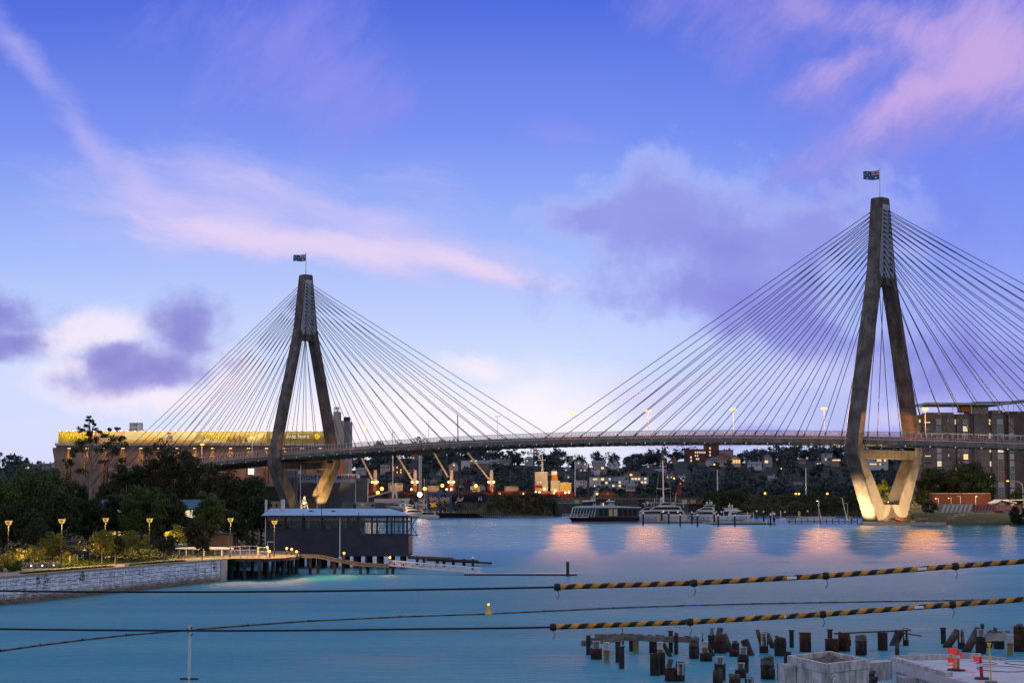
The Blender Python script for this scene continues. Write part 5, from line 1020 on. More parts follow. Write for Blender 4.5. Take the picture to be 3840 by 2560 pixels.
# ---------------------------------------------------------------- left marina: hoist, cradled yachts, wharf, cruisers
WY_ = 952.0; WZ = 2.6
def at(px, Y, z): p = P(px, 1800, Y); return Vector((p.x, Y, z))
t = thing('timber_wharf', 'dark timber wharf with close set piles right of the white cruisers', 'wharf', at(1760, WY_, 0)); a, b = at(1640,WY_-8,0).x, at(1888,WY_-8,0).x
m = MB(); m.box(a, b, WY_-8, WY_-1, 2.1, 2.5); m.build('deck', WOODG, t, True)
for k in range(34): m = MB(); x = a+(b-a)*k/33; m.box(x-.16, x+.16, WY_-8.2, WY_-7.8, -.8, 2.9+(.5 if k % 3 == 0 else 0)); m.build('pile', WOODD, t, True)
m = MB()
for k in range(22): x = a+7+(b-a-16)*k/21; m.box(x-.18, x+.18, WY_-3, WY_-2.7, 2.5, 3.5+.4*(k%2))
m.build('stacked_timbers', mat('stacked_timber',(.26,.15,.10),.8,.3,1), t, True)
for px, yy in ((1640+35,1926),(1695,1917),(1776,1917)): pass
def wpontoon(label, a, b, yf, h): 
    A, B = wl(a,yf), wl(b,yf); t = thing('pontoon', label, 'pontoon', (A+B)/2); m = MB(); m.box(A.x,B.x,A.y,A.y+3,.1,h); m.build('deck', mat('pontoon_pale',(.36,.35,.33),.8,.15,.5), t, True); m = MB()
    for k in range(5): x = A.x+(B.x-A.x)*(k+.5)/5; m.box(x-1.2,x+1.2,A.y+.1,A.y+2.8,-.5,.1)
    m.build('floats', BLACK, t, True)
wpontoon('left one of two pale pontoons below the timber wharf', 1665, 1780, 1940, 1.0); wpontoon('right one of two pale pontoons below the timber wharf', 1802, 1880, 1940, 1.0)
HB = mat('hoist_blue', (.025,.10,.26), .5, .2, .5)
t = thing('boat_hoist', 'blue gantry boat hoist standing on the hardstand by the wharf', 'boat hoist', at(1647, 962, WZ)); zt_ = P(1647,1852,962).z-WZ
o = at(1647,962,0).x; X_ = lambda px: at(px,962,0).x-o
for px in (1603,1646,1690):
    for dy in (0, 9): m = MB(); m.bar((X_(px),dy,0),(X_(px),dy,zt_), .95 if dy == 0 else .8); m.build('leg', HB, t)
m = MB()
for dy in (0, 9): m.box(X_(1598), X_(1703), dy-.45, dy+.45, zt_, zt_+.9)
m.box(X_(1640), X_(1652), -.5, 9.5, zt_+.91, zt_+1.9); m.build('beam', HB, t)
for px in (1619,1640,1659,1680):
    m = MB(); c = X_(px); z = P(1,1881,962).z-WZ
    m.bar((c-.7,-.6,z-.7),(c+.7,-.6,z+.7), .5); m.bar((c-.7,-.55,z+.7),(c+.7,-.55,z-.7), .5); m.bar((c,-.4,z+.8),(c,-.4,zt_), .08); m.build('orange_hook', mat('hook_orange',(.60,.26,.05),.6,.15,1), t)
def yacht_on_land(label, a, b, zt, zb, Y, mm, bow_right=True, mast=None, extra=None):
    A, B = P(a,zb,Y), P(b,zt,Y); L = B.x-A.x; t = thing('sailing_yacht', label, 'sailing yacht', ((A.x+B.x)/2, Y, A.z-.3), 0 if bow_right else R_(180)); H = B.z-A.z
    h = hull_mesh(L, 4.6, H+.2, .04, .8, .05, keel=.12); h.build('hull', mm, t, smooth=True)
    m = MB()
    for s in (-.3,.05,.3): m.box(L*s-.4, L*s+.4, -1.2, 1.2, -(A.z-.3-WZ), .25)
    m.build('cradle', CHAR, t)
    return t, L, H
t, L, H = yacht_on_land('white racing yacht on a cradle with its boom raised, in front of the ship', 1404, 1538, 1868, 1884, 962, GELC, True)
x = P(1473,1800,962).x-t.location.x; m = MB(); m.tube([(x,0,H),(x-.15,0,P(1473,1613,962).z-t.location.z)], [.36,.14], 8); m.build('mast', STEELW, t); m = MB(); m.bar((x-.3,0,H+4.0),(x-12.5,0,H+.9), .5); m.build('boom', STEELW, t)
m = MB(); m.bar((x+1.0,0,H+6.4),(x+2.2,0,H), .8); m.bar((x+.9,0,H+6.4),(x+.0,0,H), .7); m.build('a_frame', STEELW, t)
m = MB(); zt_ = P(1473,1615,962).z-t.location.z; m.tube([(L/2-.5,0,H),(x,0,zt_)], .05, 4); m.tube([(-L/2+.8,0,H),(x,0,zt_)], .05, 4); m.build('stay', CHAR, t)
t, L, H = yacht_on_land('black racing yacht with white script on its hull, propped on the hardstand', 1608, 1831, 1862, 1879, 972, mat('black_hull',(.012,.016,.04),.25,.1,.5,spec=.5), True)
x = P(1722,1800,972).x-t.location.x; m = MB(); m.tube([(x,0,H),(x-.9,0,P(1717,1556,972).z-t.location.z)], [.40,.22], 8); m.build('mast', STAY, t)
o = text('Jul', 3.2, WTX, UP(Vector((.4,-2.28,H*.58))), t, .02, .4); o = text('F1', 2.2, WTX, UP(Vector((L*.36,-1.30,H*.62))), t, .02, .3)
m = MB()
for i in range(10):
    for j in range(4):
        if (i+j) % 2: m.box(-L/2+.4+1.1*i, -L/2+1.5+1.1*i, -2.31, -2.27, H*.2+.5*j, H*.2+.5*j+.5)
m.build('chequer_pattern', WHITE, t)
q = wl(1552,1942)+Vector((0,7,0)); motor_yacht('cream motor cruiser with an orange-lit side, moored behind the boathouse roof end', q, R_(25), 15, 4.6, 2.3, [(-6,4.5,2.3,4.2,2.1,4.4,1.4,(.3,.75)),(-5.5,1.0,4.2,5.4,1.8,2.6,.6,(.2,.7))], [], None, hullm=mat('cream_gelcoat',(.62,.55,.44),.25,.05,.5,spec=.5), ports=4, name='motor_cruiser', hardtop=(-6,-.5,6.4,1.9), cat='cruiser')
light(q+Vector((-3,-6,5)), 700, (1,.6,.2), .4)
# catamaran
q = wl(1598,1943)+Vector((0,3,0)); t = thing('catamaran', 'white catamaran with a low cabin moored beside the capped piles', 'catamaran', q, R_(180))
for s in (-2.2,2.2): m = hull_mesh(12,1.9,1.5,.05,.85,.15); m.v = [(a,b+s,c) for a,b,c in m.v]; m.build('hull', GELC, t, smooth=True)
m = MB(); m.box(-5,4,-2.2,2.2,1.0,1.5); m.build('bridge_deck', GELC, t); m = MB(); hexa(m,-4.5,2.8,1.5,3.1,2.6,2.2,2.2,.4); c = m.build('cabin', GELC, t); m = MB(); hexa(m,-3.8,2.5,1.9,2.8,2.62,2.42,1.2,.2); m.build('window_band', DKGLASS, c)
m = MB(); m.box(-5.8,-.5,-2.4,2.4,4.0,4.12); [m.bar((x,s,1.5),(x,s,4.0), .09) for x in (-5.5,-1) for s in (-2.3,2.3)]; m.build('canopy', mat('canvas_blue',(.20,.26,.36),.7,.1,1), t)
m = MB(); m.tube([(-.2,0,3.0),(-.2,0,17)], [.14,.08], 6); m.bar((-.2,0,5.0),(5,0,4.2), .16); m.build('mast', STEELW, t)
for a, b, yb, lab, Y in ((1443,1516,1908,'white cabin cruiser on the hardstand left of the cream cruiser',950),(1552,1600,1899,'low white cruiser with a blue cover behind the cream cruiser',955),(1486,1530,1895,'small white cruiser bow behind the cabin cruiser',960)):
    p = P((a+b)/2, yb, Y); L = M_(b-a, Y); motor_yacht(lab, (p.x, Y, p.z), R_(170), L, L*.3, 1.4, [(-L*.35,L*.22,1.4,2.7,L*.12,L*.2,.4,(.25,.8))], [], None, ports=0, name='cabin_cruiser', cat='cruiser')
for px, yt, yb, lab in ((1333,1810,1890,'slim white yacht mast in front of the dark shed end'),(1591,1795,1905,'slim white yacht mast rising from behind the cream cruiser')):
    pole('yacht_mast', lab, 'mast', px, yt, yb, 950, 3, STEELW)
# lattice mast with a lamp behind the boathouse roof
t = thing('lattice_mast', 'white lattice tripod mast with a bright lamp behind the boathouse roof', 'mast', P(1141,1925,940)); zt_ = P(1141,1863,940).z-t.location.z; m = MB()
for s in (-2.4,2.4): m.bar((s,0,0),(s*.15,0,zt_), .16)
m.bar((0,2,0),(0,0,zt_), .16)
for k in range(6): z = zt_*k/6; w = 2.4*(1-.85*k/6); m.bar((-w,0,z),(w*.85,0,z+zt_/6), .1); m.bar((w,0,z),(-w*.85,0,z+zt_/6), .1)
m.ball((.2,-.2,zt_+.2), .5, 8); m.build('frame', STEELW, t)
m = MB(); m.ball((0,-.6,P(1,1885,940).z-t.location.z), .55, 8); m.build('lamp_bulb', WARM, t); light(P(1141,1885,938), 2500, (1,.65,.25), .4, t)
pole('yacht_mast','thin dark mast passing the left pylon inner leg','mast',1108,1760,1925,935,3,CHAR); pole('yacht_mast','thin grey mast in front of the lit left pylon leg','mast',1189,1770,1925,935,2.4,GALV); pole('yacht_mast','pale leaning spar in front of the left pylon crossbeam','mast',1126,1740,1925,936,2.5,STEELW)
# floodlights at the pylons: positions from the bright patches on the concrete
def fl(s, u, z, s2, u2, z2, pw, lab, spot=60, col=(1,.66,.30), s0=0): floodlight(BP(s0+s,u,z), BP(s0+s2,u2,z2), pw, col, lab, spot)
gz = lambda s, u: rz_(BP(s,u,0).y, BP(s,u,0).x)
fl(1.5,-18.5,max(.9,gz(1.5,-18.5))+.6, .5,-11,9, 62000,'floodlight on the water side of the right pylon near leg',95)
fl(-9.5,-3.5,gz(-9.5,-3.5)+.6, -3,-8,9, 110000,'floodlight before the right pylon foot aimed up its near leg',100)
fl(-9.5,3.5,gz(-9.5,3.5)+.6, -3,7,10, 120000,'floodlight before the right pylon foot aimed up its far leg',100)
fl(-12,0,gz(-12,0)+.6, -3,0,2.5, 30000,'low floodlight before the middle of the right pylon foot',70)
fl(0,-1,7.75, 0,14,20, 30000,'floodlight in the notch of the right pylon aimed at the far leg',80)
fl(-.5,1.5,7.75, 0,-14,24, 14000,'floodlight in the notch of the right pylon aimed at the near leg',80)
fl(-9.5,2,3.6, -2.6,11,14, 45000,'floodlight before the left pylon foot aimed up its far leg', 55, (1,.6,.16), SPAN)
fl(0,-1,7.75, 0,13,19, 130000,'floodlight in the notch of the left pylon aimed at the far leg', 46, (1,.56,.13), SPAN)
# ---------------------------------------------------------------- right shore
def rs(px, py):   # point on the right shore ground under a photo pixel
    lo, hi = 686, 840
    for _ in range(40):
        mid = (lo+hi)/2; p = P(px, py, mid)
        if p.z < rz_(mid-(p.x-117)*0, p.x)-.0: lo, hi = lo, mid
        else: lo = mid
    return P(px, py, lo)
AY = 838.0
BRICK = mat('grey_brown_brick', (.150,.140,.148), .85, .25, .25, 6, streak=.3, streak_scale=(2,2,.05)); BRICKD = mat('dark_brown_brick', (.085,.075,.08), .85, .25, .3, 6)
XA = lambda px: P(px, 1700, AY).x
ZA = lambda py: P(3600, py, AY).z
ap = thing('apartment_tower', 'tall grey-brown brick apartment building with window columns and a wing-shaped roof, behind the right pylon', 'apartments', (XA(3650), AY, 4))
m = MB()
for a, b, dy, top in ((3446,3464,1.5,1557),(3464.05,3583,0,1552),(3583.05,3590,1.6,1552),(3590.05,3638,0,1552),(3638.05,3655,1.2,1551),(3655.05,3711,0,1551),(3711.05,3720,1.6,1551),(3720.05,3768,0,1551),(3768.05,3780,1.4,1548)): m.box(XA(a), XA(b), AY+dy, AY+22, 3, ZA(top))
wall = m.build('wall', BRICK, ap, True)
m = MB(); m.box(XA(3780.05), XA(4000), AY-1.2, AY+22, 3, ZA(1542)); m.build('east_wing', BRICKD, ap, True)
FR = mat('window_frame', (.30,.36,.40), .5, .1, 1); BL1 = mat('blind_pale', (.34,.38,.44), .3, .1, .5, spec=.6); BL2 = mat('pane_blue', (.10,.16,.20), .12, .2, .5, spec=.7); BL3 = mat('curtain_brown', (.20,.13,.10), .6, .2, .5)
rg = random.Random(21)
cols_ = [(3514,3530,2,(BL1,BL1,BL3,BL2,BL1)),(3613,3630,2,(BL1,BL1,BL2,BL2)),(3742,3763,2,(BL1,BL1,BL2,BL1,BL3)),(3784,3800,2,(BL1,BL2,BL3,BL1)),(3711,3720,1,(WINCOOL,BL2,WINCOOL,BL2)),(3583,3589.5,1,(BL3,BL2,BL2)),(3594,3597,1,(BL1,DKGLASS)),(3556,3559,1,(BL1,DKGLASS)),(3567,3574,1,(BL3,DKGLASS,BL2)),(3451,3457,1,(BL1,BL2,BL1))]
for ci, (a, b, np_, ms_) in enumerate(cols_):
    for f in range(14):
        y0 = 1571+26.2*f; tall = 20 if np_ == 2 or ci in (4,5) else (9 if ci != 9 else 12)
        if ci == 8 and f % 2: continue
        dy = (1.6 if ci in (4,5) else 0) if a < 3780 else -1.2
        dy = 1.5 if ci == 9 else dy
        m = MB(); m.box(XA(a-.8), XA(b+.8), AY+dy-.04, AY+dy+.03, ZA(y0+tall+1), ZA(y0-1)); fr = m.build('window', FR, wall, True)
        mm = rg.choice(ms_)
        if rg.random() < .08: mm = WINLIT2
        if (ci,f) in ((5,0),(9,0)): mm = WINLIT
        if (ci,f) == (1,5): mm = WINLIT
        if (ci,f) == (4,0): mm = glow('yellow_lit_window', (1,.75,.2), 1.2)
        m = MB()
        for i in range(np_):
            for j in range(2 if tall > 15 else 1):
                xa = a+(b-a)*i/np_+.5; xb = a+(b-a)*(i+1)/np_-.5; ya = y0+tall*j/2+.5; yb_ = y0+(tall*(j+1)/2 if tall > 15 else tall)-.5
                m.box(XA(xa), XA(xb), AY+dy-.07, AY+dy-.041, ZA(yb_), ZA(ya))
        m.build('pane', mm, fr, True)
for f, (y0, mm) in enumerate(((1581,WINLIT),(1607,BL1),(1632,BL1),(1660,BL1),(1683,DKGLASS),(1707,WINLIT2),(1733,DKGLASS))):
    m = MB()
    for i in range(4): m.box(XA(3469+5.6*i), XA(3473+5.6*i), AY-.06, AY-.01, ZA(y0+4), ZA(y0))
    m.build('strip_window', mm, wall, True)
m = MB(); 
for z in (1592.5,1618.7,1644.9,1671,1697.3,1723.5,1749.7): m.box(XA(3464), XA(3780), AY-.03, AY+.01, ZA(z)-.06, ZA(z)+.06)
m.build('floor_band', BRICKD, ap, True)
m = MB(); m.loft([[(XA(px),AY-7,ZA(y)),(XA(px),AY+20,ZA(y-2)),(XA(px),AY+20,ZA(y-2)+h_),(XA(px),AY-7,ZA(y)+h_)] for px,y,h_ in ((3438,1527.5,.15),(3462,1519,.9),(3640,1520,.9),(3740,1521,.9),(3775,1518,.9))]); m.build('wing_roof', mat('roof_steel',(.22,.26,.30),.4,.1,.4), ap, True)
m = MB(); m.loft([[(XA(px),AY-5,ZA(y)),(XA(px),AY+20,ZA(y-2)),(XA(px),AY+20,ZA(y-2)+1.2),(XA(px),AY-5,ZA(y)+1.2)] for px,y in ((3650,1518),(3780,1516),(3850,1508),(4000,1492))]); m.build('upper_wing_roof', mat('roof_green_steel',(.12,.19,.21),.4,.1,.4), ap, True)
m = MB()
for px,y0,y1 in ((3448,1527,1552),(3514,1520,1552),(3567,1521,1552),(3636,1521,1552),(3740,1521,1551),(3774,1519,1549),(3795,1519,1545),(3814,1515,1549),(3822,1513,1545)): m.bar((XA(px),AY-4.5,ZA(y1)),(XA(px),AY-4.5,ZA(y0)), .25)
m.build('roof_strut', STEELW, ap, True)
m = MB(); m.box(XA(3641), XA(3708), AY-1, AY+12, ZA(1551), ZA(1526)); m.box(XA(3480), XA(3583), AY+2, AY+12, ZA(1552), ZA(1545)); m.box(XA(3725), XA(3765), AY+1, AY+12, ZA(1551), ZA(1537)); m.build('plant_room', mat('plant_grey',(.22,.25,.28),.6,.1,.4), ap, True)
m = MB(); m.box(XA(3605), XA(3636), AY-2, AY+6, ZA(1544), ZA(1525)); m.build('orange_screen', mat('terracotta_orange',(.46,.12,.02),.6,.1,.4), ap, True)
m = MB(); m.box(XA(3502), XA(3575), AY-.3, AY-.2, ZA(1548), ZA(1547)); m.box(XA(3502), XA(3575), AY-.3, AY-.2, ZA(1552), ZA(1551.4)); m.build('roof_rail', GALV, ap, True)
# brick wall, painted hoardings, canopy, cars
def wallthing(name, label, cat, a, b, yt, yb, Y, mm, d=.4, extra=None):
    A, B = P(a,yb,Y), P(b,yt,Y); t = thing(name, label, cat, ((A.x+B.x)/2, Y, A.z)); m = MB(); m.box(A.x,B.x,Y,Y+d,A.z-.8,B.z); m.build('wall', mm, t, True); return t
BW = mat('red_brick', (.105,.036,.026), .85, .25, 1.2, 5); t = wallthing('brick_wall','long red brick wall with a white coping below the dark fig trees','wall',3497,3716,1850,1900,782,BW,6)
m = MB(); A = P(3497,1850,782); B = P(3716,1850,782); m.box(A.x-.2,B.x+.1,781.8,788,A.z,A.z+.18); m.build('coping', mat('coping',(.45,.38,.35),.8,.1,1), t, True)
def stripes(t, a, b, yt, yb, Y, mm, n, slant=11, w=9):
    m = MB()
    for k in range(n):
        x = a+4+(b-a-8)*k/n
        m.loft([[P(x,yb,Y-dy),P(min(x+w,b-1),yb,Y-dy),P(min(x+w+slant,b-.5),yt+1,Y-dy),P(min(x+slant,b-1),yt+1,Y-dy)] for dy in (.02,.05)])
    m.build('painted_stripe', mm, t, True)
t = wallthing('hoarding','hoarding painted with white and grey slanting stripes right of the pylon','hoarding',3512,3647,1889,1921,748,mat('hoarding_grey',(.24,.26,.28),.7,.1,1)); stripes(t,3525,3647,1889,1920,748,mat('stripe_white',(.56,.58,.62),.7,.08,1),7)
t = wallthing('hoarding','hoarding painted in dark purple slanting stripes','hoarding',3647.2,3728,1891,1920,750,mat('hoarding_purple',(.14,.06,.08),.7,.1,1)); stripes(t,3647.2,3728,1891,1919,750,mat('stripe_mauve',(.26,.15,.17),.7,.08,1),6,9,6)
t = wallthing('hoarding','hoarding painted in rose and brown slanting stripes behind the parked cars','hoarding',3728.2,3830,1893,1917,752,mat('hoarding_rose',(.34,.15,.13),.7,.1,1)); stripes(t,3728.2,3830,1893,1916,752,mat('stripe_rose',(.42,.24,.20),.7,.08,1),7,8,6)
t = wallthing('low_wall','pale low wall glowing under the lamps right of the pylon foot','wall',3424,3512,1894,1920,752,mat('pale_wall',(.42,.36,.30),.8,.15,.5))
t = wallthing('kerb_wall','long low pale kerb along the foot of the striped hoardings','kerb',3470,3655,1922,1932,742,mat('kerb_pale',(.40,.33,.30),.85,.15,.5),.5)
cp = thing('canopy_shelter','white canopy roof on slender posts behind the parked cars','shelter',P(3780,1917,768)); m = MB(); a,b,c,d = [P(x,y,768) for x,y in ((3722,1888),(3748,1875),(3800,1887),(3860,1876))]
m.loft([[(p.x,y,p.z+dz) for dz,y in ((0,764),(0,776),(.35,776),(.35,764))] for p in (a,b,P(3803,1886,768))]); m.box(b.x,d.x,766,777,b.z,b.z+.3); m.build('roof', mat('canopy_white',(.56,.56,.60),.5,.06,.5), cp, True)
m = MB()
for px in (3752,3804,3850): m.bar(P(px,1917,768),P(px,1880,768), .18)
m.build('post', STEELW, cp, True)
for px, yt, yb, lit, arm, lab in ((3519,1867,1888,True,-1.0,'left one of three white lamp posts before the brick wall'),(3602,1859,1888,False,-1.0,'middle one of three white lamp posts before the brick wall'),(3659,1859,1888,True,.4,'right one of three white lamp posts before the brick wall')):
    lamp_post(lab, px, yt, P(px, yb+8, 775), arm, lit, 900, .1, group='white lamp posts before the brick wall')
lamp_post('bright low floodlight on a tilted stand above the striped hoarding', 3567, 1866, P(3567,1896,760), -1.0, True, 5000, .08, 'hoarding_lamp')
p = P(3838,1917,760); t = thing('street_lamp','tall curved street lamp with a glowing head at the right edge','street lamp', p); m = MB(); zt_ = P(3838,1805,760).z-p.z
m.tube([(0,0,0),(0,0,zt_*.8),(-.4,0,zt_*.93),(-1.6,0,zt_*1.0),(-5.6,0,zt_*1.03)], [.14,.11,.1,.09,.07], 8); m.build('pole', GALV, t); m = MB(); m.ball((-6.0,0,zt_*1.03-.1), (.6,.3,.2), 8); m.build('lamp_bulb', SODIUM, t); light(p+Vector((-6,0,zt_*1.03-.6)), 16000, (1,.62,.25), .3, t)
def car(label, px, py, Y, col, rz=0, group='cars parked by the hoarding'):
    p = P(px, py, Y); t = thing('parked_car', label, 'car', p, rz, group); cm = mat('car_paint_'+'%d%d%d' % tuple(int(c*99) for c in col), col, .25, .06, 1, spec=.6); m = MB()
    m.loft([[(x,-w,z0),(x,w,z0),(x,w,z1),(x,w*.93,z1+.05),(x,-w*.93,z1+.05),(x,-w,z1)] for x,w,z0,z1 in ((-2.2,.72,.42,.72),(-2.05,.84,.28,.86),(-.9,.88,.22,.92),(.9,.88,.22,.90),(1.9,.84,.26,.78),(2.2,.70,.40,.66))]); b = m.build('body', cm, t, smooth=True)
    m = MB(); m.loft([[(-1.75,-.8,.92),(1.15,-.8,.92),(1.15,.8,.92),(-1.75,.8,.92)],[(-1.15,-.64,1.42),(.35,-.64,1.42),(.35,.64,1.42),(-1.15,.64,1.42)]]); m.build('glasshouse', DKGLASS, t)
    m = MB(); m.loft([[(-1.17,-.65,1.421),(.37,-.65,1.421),(.37,.65,1.421),(-1.17,.65,1.421)],[(-1.0,-.55,1.48),(.2,-.55,1.48),(.2,.55,1.48),(-1.0,.55,1.48)]]); m.build('roof', cm, t)
    for x in (-1.35,1.35):
        for s in (-1,1): m = MB(); m.loft([[(x+.33*math.cos(a),s*y,.33+.33*math.sin(a)) for a in [k*.5236 for k in range(12)]] for y in (.70,.90)]); w = m.build('wheel', BLACK, t); m = MB(); m.loft([[(x+.2*math.cos(a),s*y,.33+.2*math.sin(a)) for a in [k*.5236 for k in range(12)]] for y in (.88,.915)]); m.build('rim', GALV, w)
    for s in (-.55,.55): m = MB(); m.cb((2.14,s,.66), (.1,.3,.14)); m.build('headlight', WHITE, t); m = MB(); m.cb((-2.14,s,.74), (.1,.3,.14)); m.build('tail_light', RED, t)
    return t
car('dark red car parked nearest the lawn fence', 3752, 1928, 735, (.20,.015,.02)); car('silver-blue car parked right of the dark red car', 3790, 1925, 741, (.32,.37,.44), .15); car('dark car half hidden behind the bushes at the right edge', 3812, 1922, 746, (.14,.15,.17), .1)
t = thing('boat_tarpaulin_roll','overturned blue-grey dinghy lying on the grass bank','dinghy', P(3463,1951,704), R_(20)); m = hull_mesh(4.4,1.8,.8,.02,.9,.0,keel=-.05); m.v = [(x,y,.8-z) for x,y,z in m.v]; m.build('hull', mat('dinghy_blue',(.18,.22,.27),.5,.1,1), t, smooth=True); m = MB(); m.cb((0,0,.84),(4.0,.08,.1)); m.build('keel', WHITE, t); t.name = 'overturned_dinghy'
for px, py, c, lab in ((3372,1949,RED,'small red and white dinghy on the beach at the pylon foot'),(3425,1957,WHITE,'small white dinghy on the concrete ramp'),(3477,1964,WHITE,'tiny white buoyant float at the water edge')):
    p = rs(px, py); t = thing('dinghy', lab, 'dinghy', p+Vector((0,0,.1)), R_(12)); L = 3.4 if c is RED else (1.8 if px < 3450 else 1.2); hull_mesh(L,L*.35,.5,.05,.85,.1,keel=-.05).build('hull', c, t, smooth=True); m = MB(); m.box(-L*.3,L*.2,-L*.1,L*.1,.42,.5); m.build('thwart', WHITE, t)
# ramp, stone wall, fence, steps
sheet('concrete_ramp', [[W(x, y, z) for x in (3235,3290,3350,3420,3480,3548)] for y, z in ((1969,.05),(1962,.55),(1955,1.05))], CONCG)
t = thing('stone_wall','low rubble stone wall at the waterline below the lawn','wall', W(3730,1967,0)); m = MB(); rg = random.Random(5)
for k in range(46):
    for j in range(3): px = 3672+2.6*k+rg.uniform(-.6,.6); p = W(px,1967,0); m.cb((p.x, p.y+.25*j+rg.uniform(-.1,.1), .2+.48*j), (.36+rg.random()*.12,.7,.44), Matrix.Identity(4))
m.build('stones', mat('sandstone',(.36,.29,.22),.9,.35,1.5,5,bump=.3), t, True)
t = thing('pipe_fence','grey pipe fence running up the lawn to the car park','fence', P(3640,1935,722)); m = MB(); pts = [P(x,y,Y) for x,y,Y in ((3554,1950,700),(3573,1949,703),(3585,1940,708),(3605,1938,712),(3626,1934,718),(3647,1930,722),(3688,1927,728),(3728,1924,732))]
for a, b in zip(pts, pts[1:]):
    m.tube([a,a+Vector((0,0,1.1))], .05, 5)
    for z in (.55,1.1): m.tube([a+Vector((0,0,z)),b+Vector((0,0,z))], .045, 5)
m.build('rails', GALV, t, True)
t = thing('concrete_steps','concrete steps climbing from the pylon foot to the bank','steps', P(3390,1942,716)); m = MB()
for k in range(7): A = P(3372+7*k,1945-3.2*k,712+1.5*k); m.box(A.x,A.x+1.2+.0*k,A.y,A.y+5,A.z-1.4,A.z)
m.build('treads', mat('step_concrete',(.22,.20,.19),.9,.2,1), t, True)
t = thing('bollard_row_fence','short posts along the beach at the pylon foot','fence', rs(3330,1947)); m = MB()
for k in range(5): p = rs(3322+8*k,1948); m.tube([p,p+Vector((0,0,1.0))], .07, 6)
m.build('posts', GALV, t, True)
def rtree(px, yb, yt, w, lab, Y, leaf, seed, name='tree', nl=60, lr=1.6, ls=.42, npl=60, fr=.45, tr_=.3, g=None):
    b = P(px, yb, Y); h = P(px, yt, Y).z-b.z; R = M_(w/2, Y); return tree(name, lab, b, h, (R, R*.9, h*fr), leaf, nl, lr, npl, ls, seed, g, tr=tr_)
G1 = 'big dark fig trees before the apartments'
rtree(3628,1900,1728,200,'largest dark fig tree, in front of the apartments above the brick wall',800,LEAFD,61,'fig_tree',110,2.3,.5,75,.44,.6,G1); rtree(3500,1900,1752,130,'dark fig tree close behind the right pylon leg',805,LEAFD,62,'fig_tree',70,2.0,.5,70,.45,.5,G1); rtree(3690,1900,1790,100,'lower dark fig tree under the right side of the largest one',796,LEAFD,63,'fig_tree',50,1.9,.5,60,.5,.4,G1)
rtree(3455,1900,1835,60,'low dark bushy tree at the foot of the right pylon leg',770,LEAFD,64,'tree',34,1.2,.4,50,.5,.2)
rtree(3421,1938,1862,52,'small thin tree lit from below by the pylon floodlights',716,LEAFO,65,'small_tree',26,.7,.26,34,.42,.12); rtree(3472,1938,1880,34,'left one of two small dark trees on the lawn before the pale low wall',718,LEAFD,66,'small_tree',20,.7,.26,36,.40,.1); rtree(3490,1940,1876,50,'right one of two small dark trees on the lawn before the pale low wall',717,LEAFD,67,'small_tree',26,.8,.28,36,.40,.1)
rtree(3822,1970,1897,84,'dense round dark bush at the water edge on the right margin',690,LEAFD,68,'bush',46,.9,.3,60,.55,.15); rtree(3812,1905,1826,44,'tree under the curved street lamp at the right edge',790,LEAFD,69,'tree',30,1.1,.4,50,.45,.2)
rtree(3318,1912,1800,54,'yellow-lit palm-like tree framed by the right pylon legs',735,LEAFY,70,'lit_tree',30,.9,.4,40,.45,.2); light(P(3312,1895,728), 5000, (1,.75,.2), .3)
# ---------------------------------------------------------------- left park: ground, sea wall, path
PZ = 2.5
WA = W(0, 2163, PZ); WB = W(842, 2096, PZ); we = (WB-WA).normalized(); wn = Vector((-we.y, we.x, 0)); WL = (WB-WA).length
def wallx(Y): return WA.x+(Y-WA.y)*we.x/we.y
def parkx(Y): 
    if Y <= WB.y: return wallx(Y)-.2
    return min((interp([(WB.y,843),(WB.y+1,858),(262,905),(285,1000),(420,1010)], Y)-1920)/FPX*Y, -19)
rows_ = [95,110,125,140,155]+list(range(165,216,5))+[WB.y-.5,WB.y+.2,225,232,240,250,262,275,290,310,340,380,440]
sheet('park_ground', [[(parkx(Y)-d, Y, (PZ-.02 if d > 0 else PZ-.02)+(0 if d < 12 else min(1.2,(d-12)*.02))) for d in (0,.5,2,5,8,12,18,26,40,60,100,300)] for Y in rows_], mat('park_soil', (.075,.065,.032), .95, .35, .6, 6, col2=(.055,.07,.022)))
PATHM = mat('path_paver', (.34,.27,.20), .9, .2, .8, 6)
def strip(name, d0, d1, s0, s1, z, m, n=12, wob=0): 
    r = []
    for k in range(n+1):
        s = s0+(s1-s0)*k/n; o = wob*math.sin(k*1.1)
        r.append([WA+we*s+wn*(d0+(d1-d0)*j/3+(o if j in (0,3) else 0))+Vector((0,0,z-PZ)) for j in range(4)])
    return sheet(name, r, m)
strip('path', -.1, 5.2, -70, WL+4, PZ+.012, PATHM)
for s0, s1 in ((-40, -8), (7, 25), (29.5, 43)): strip('grass_verge', .7, 1.9, s0, s1, PZ+.03, LAWN, wob=.12)
strip('lawn', 5.6, 16, 22, WL-2, PZ+.02, LAWN, wob=.4)
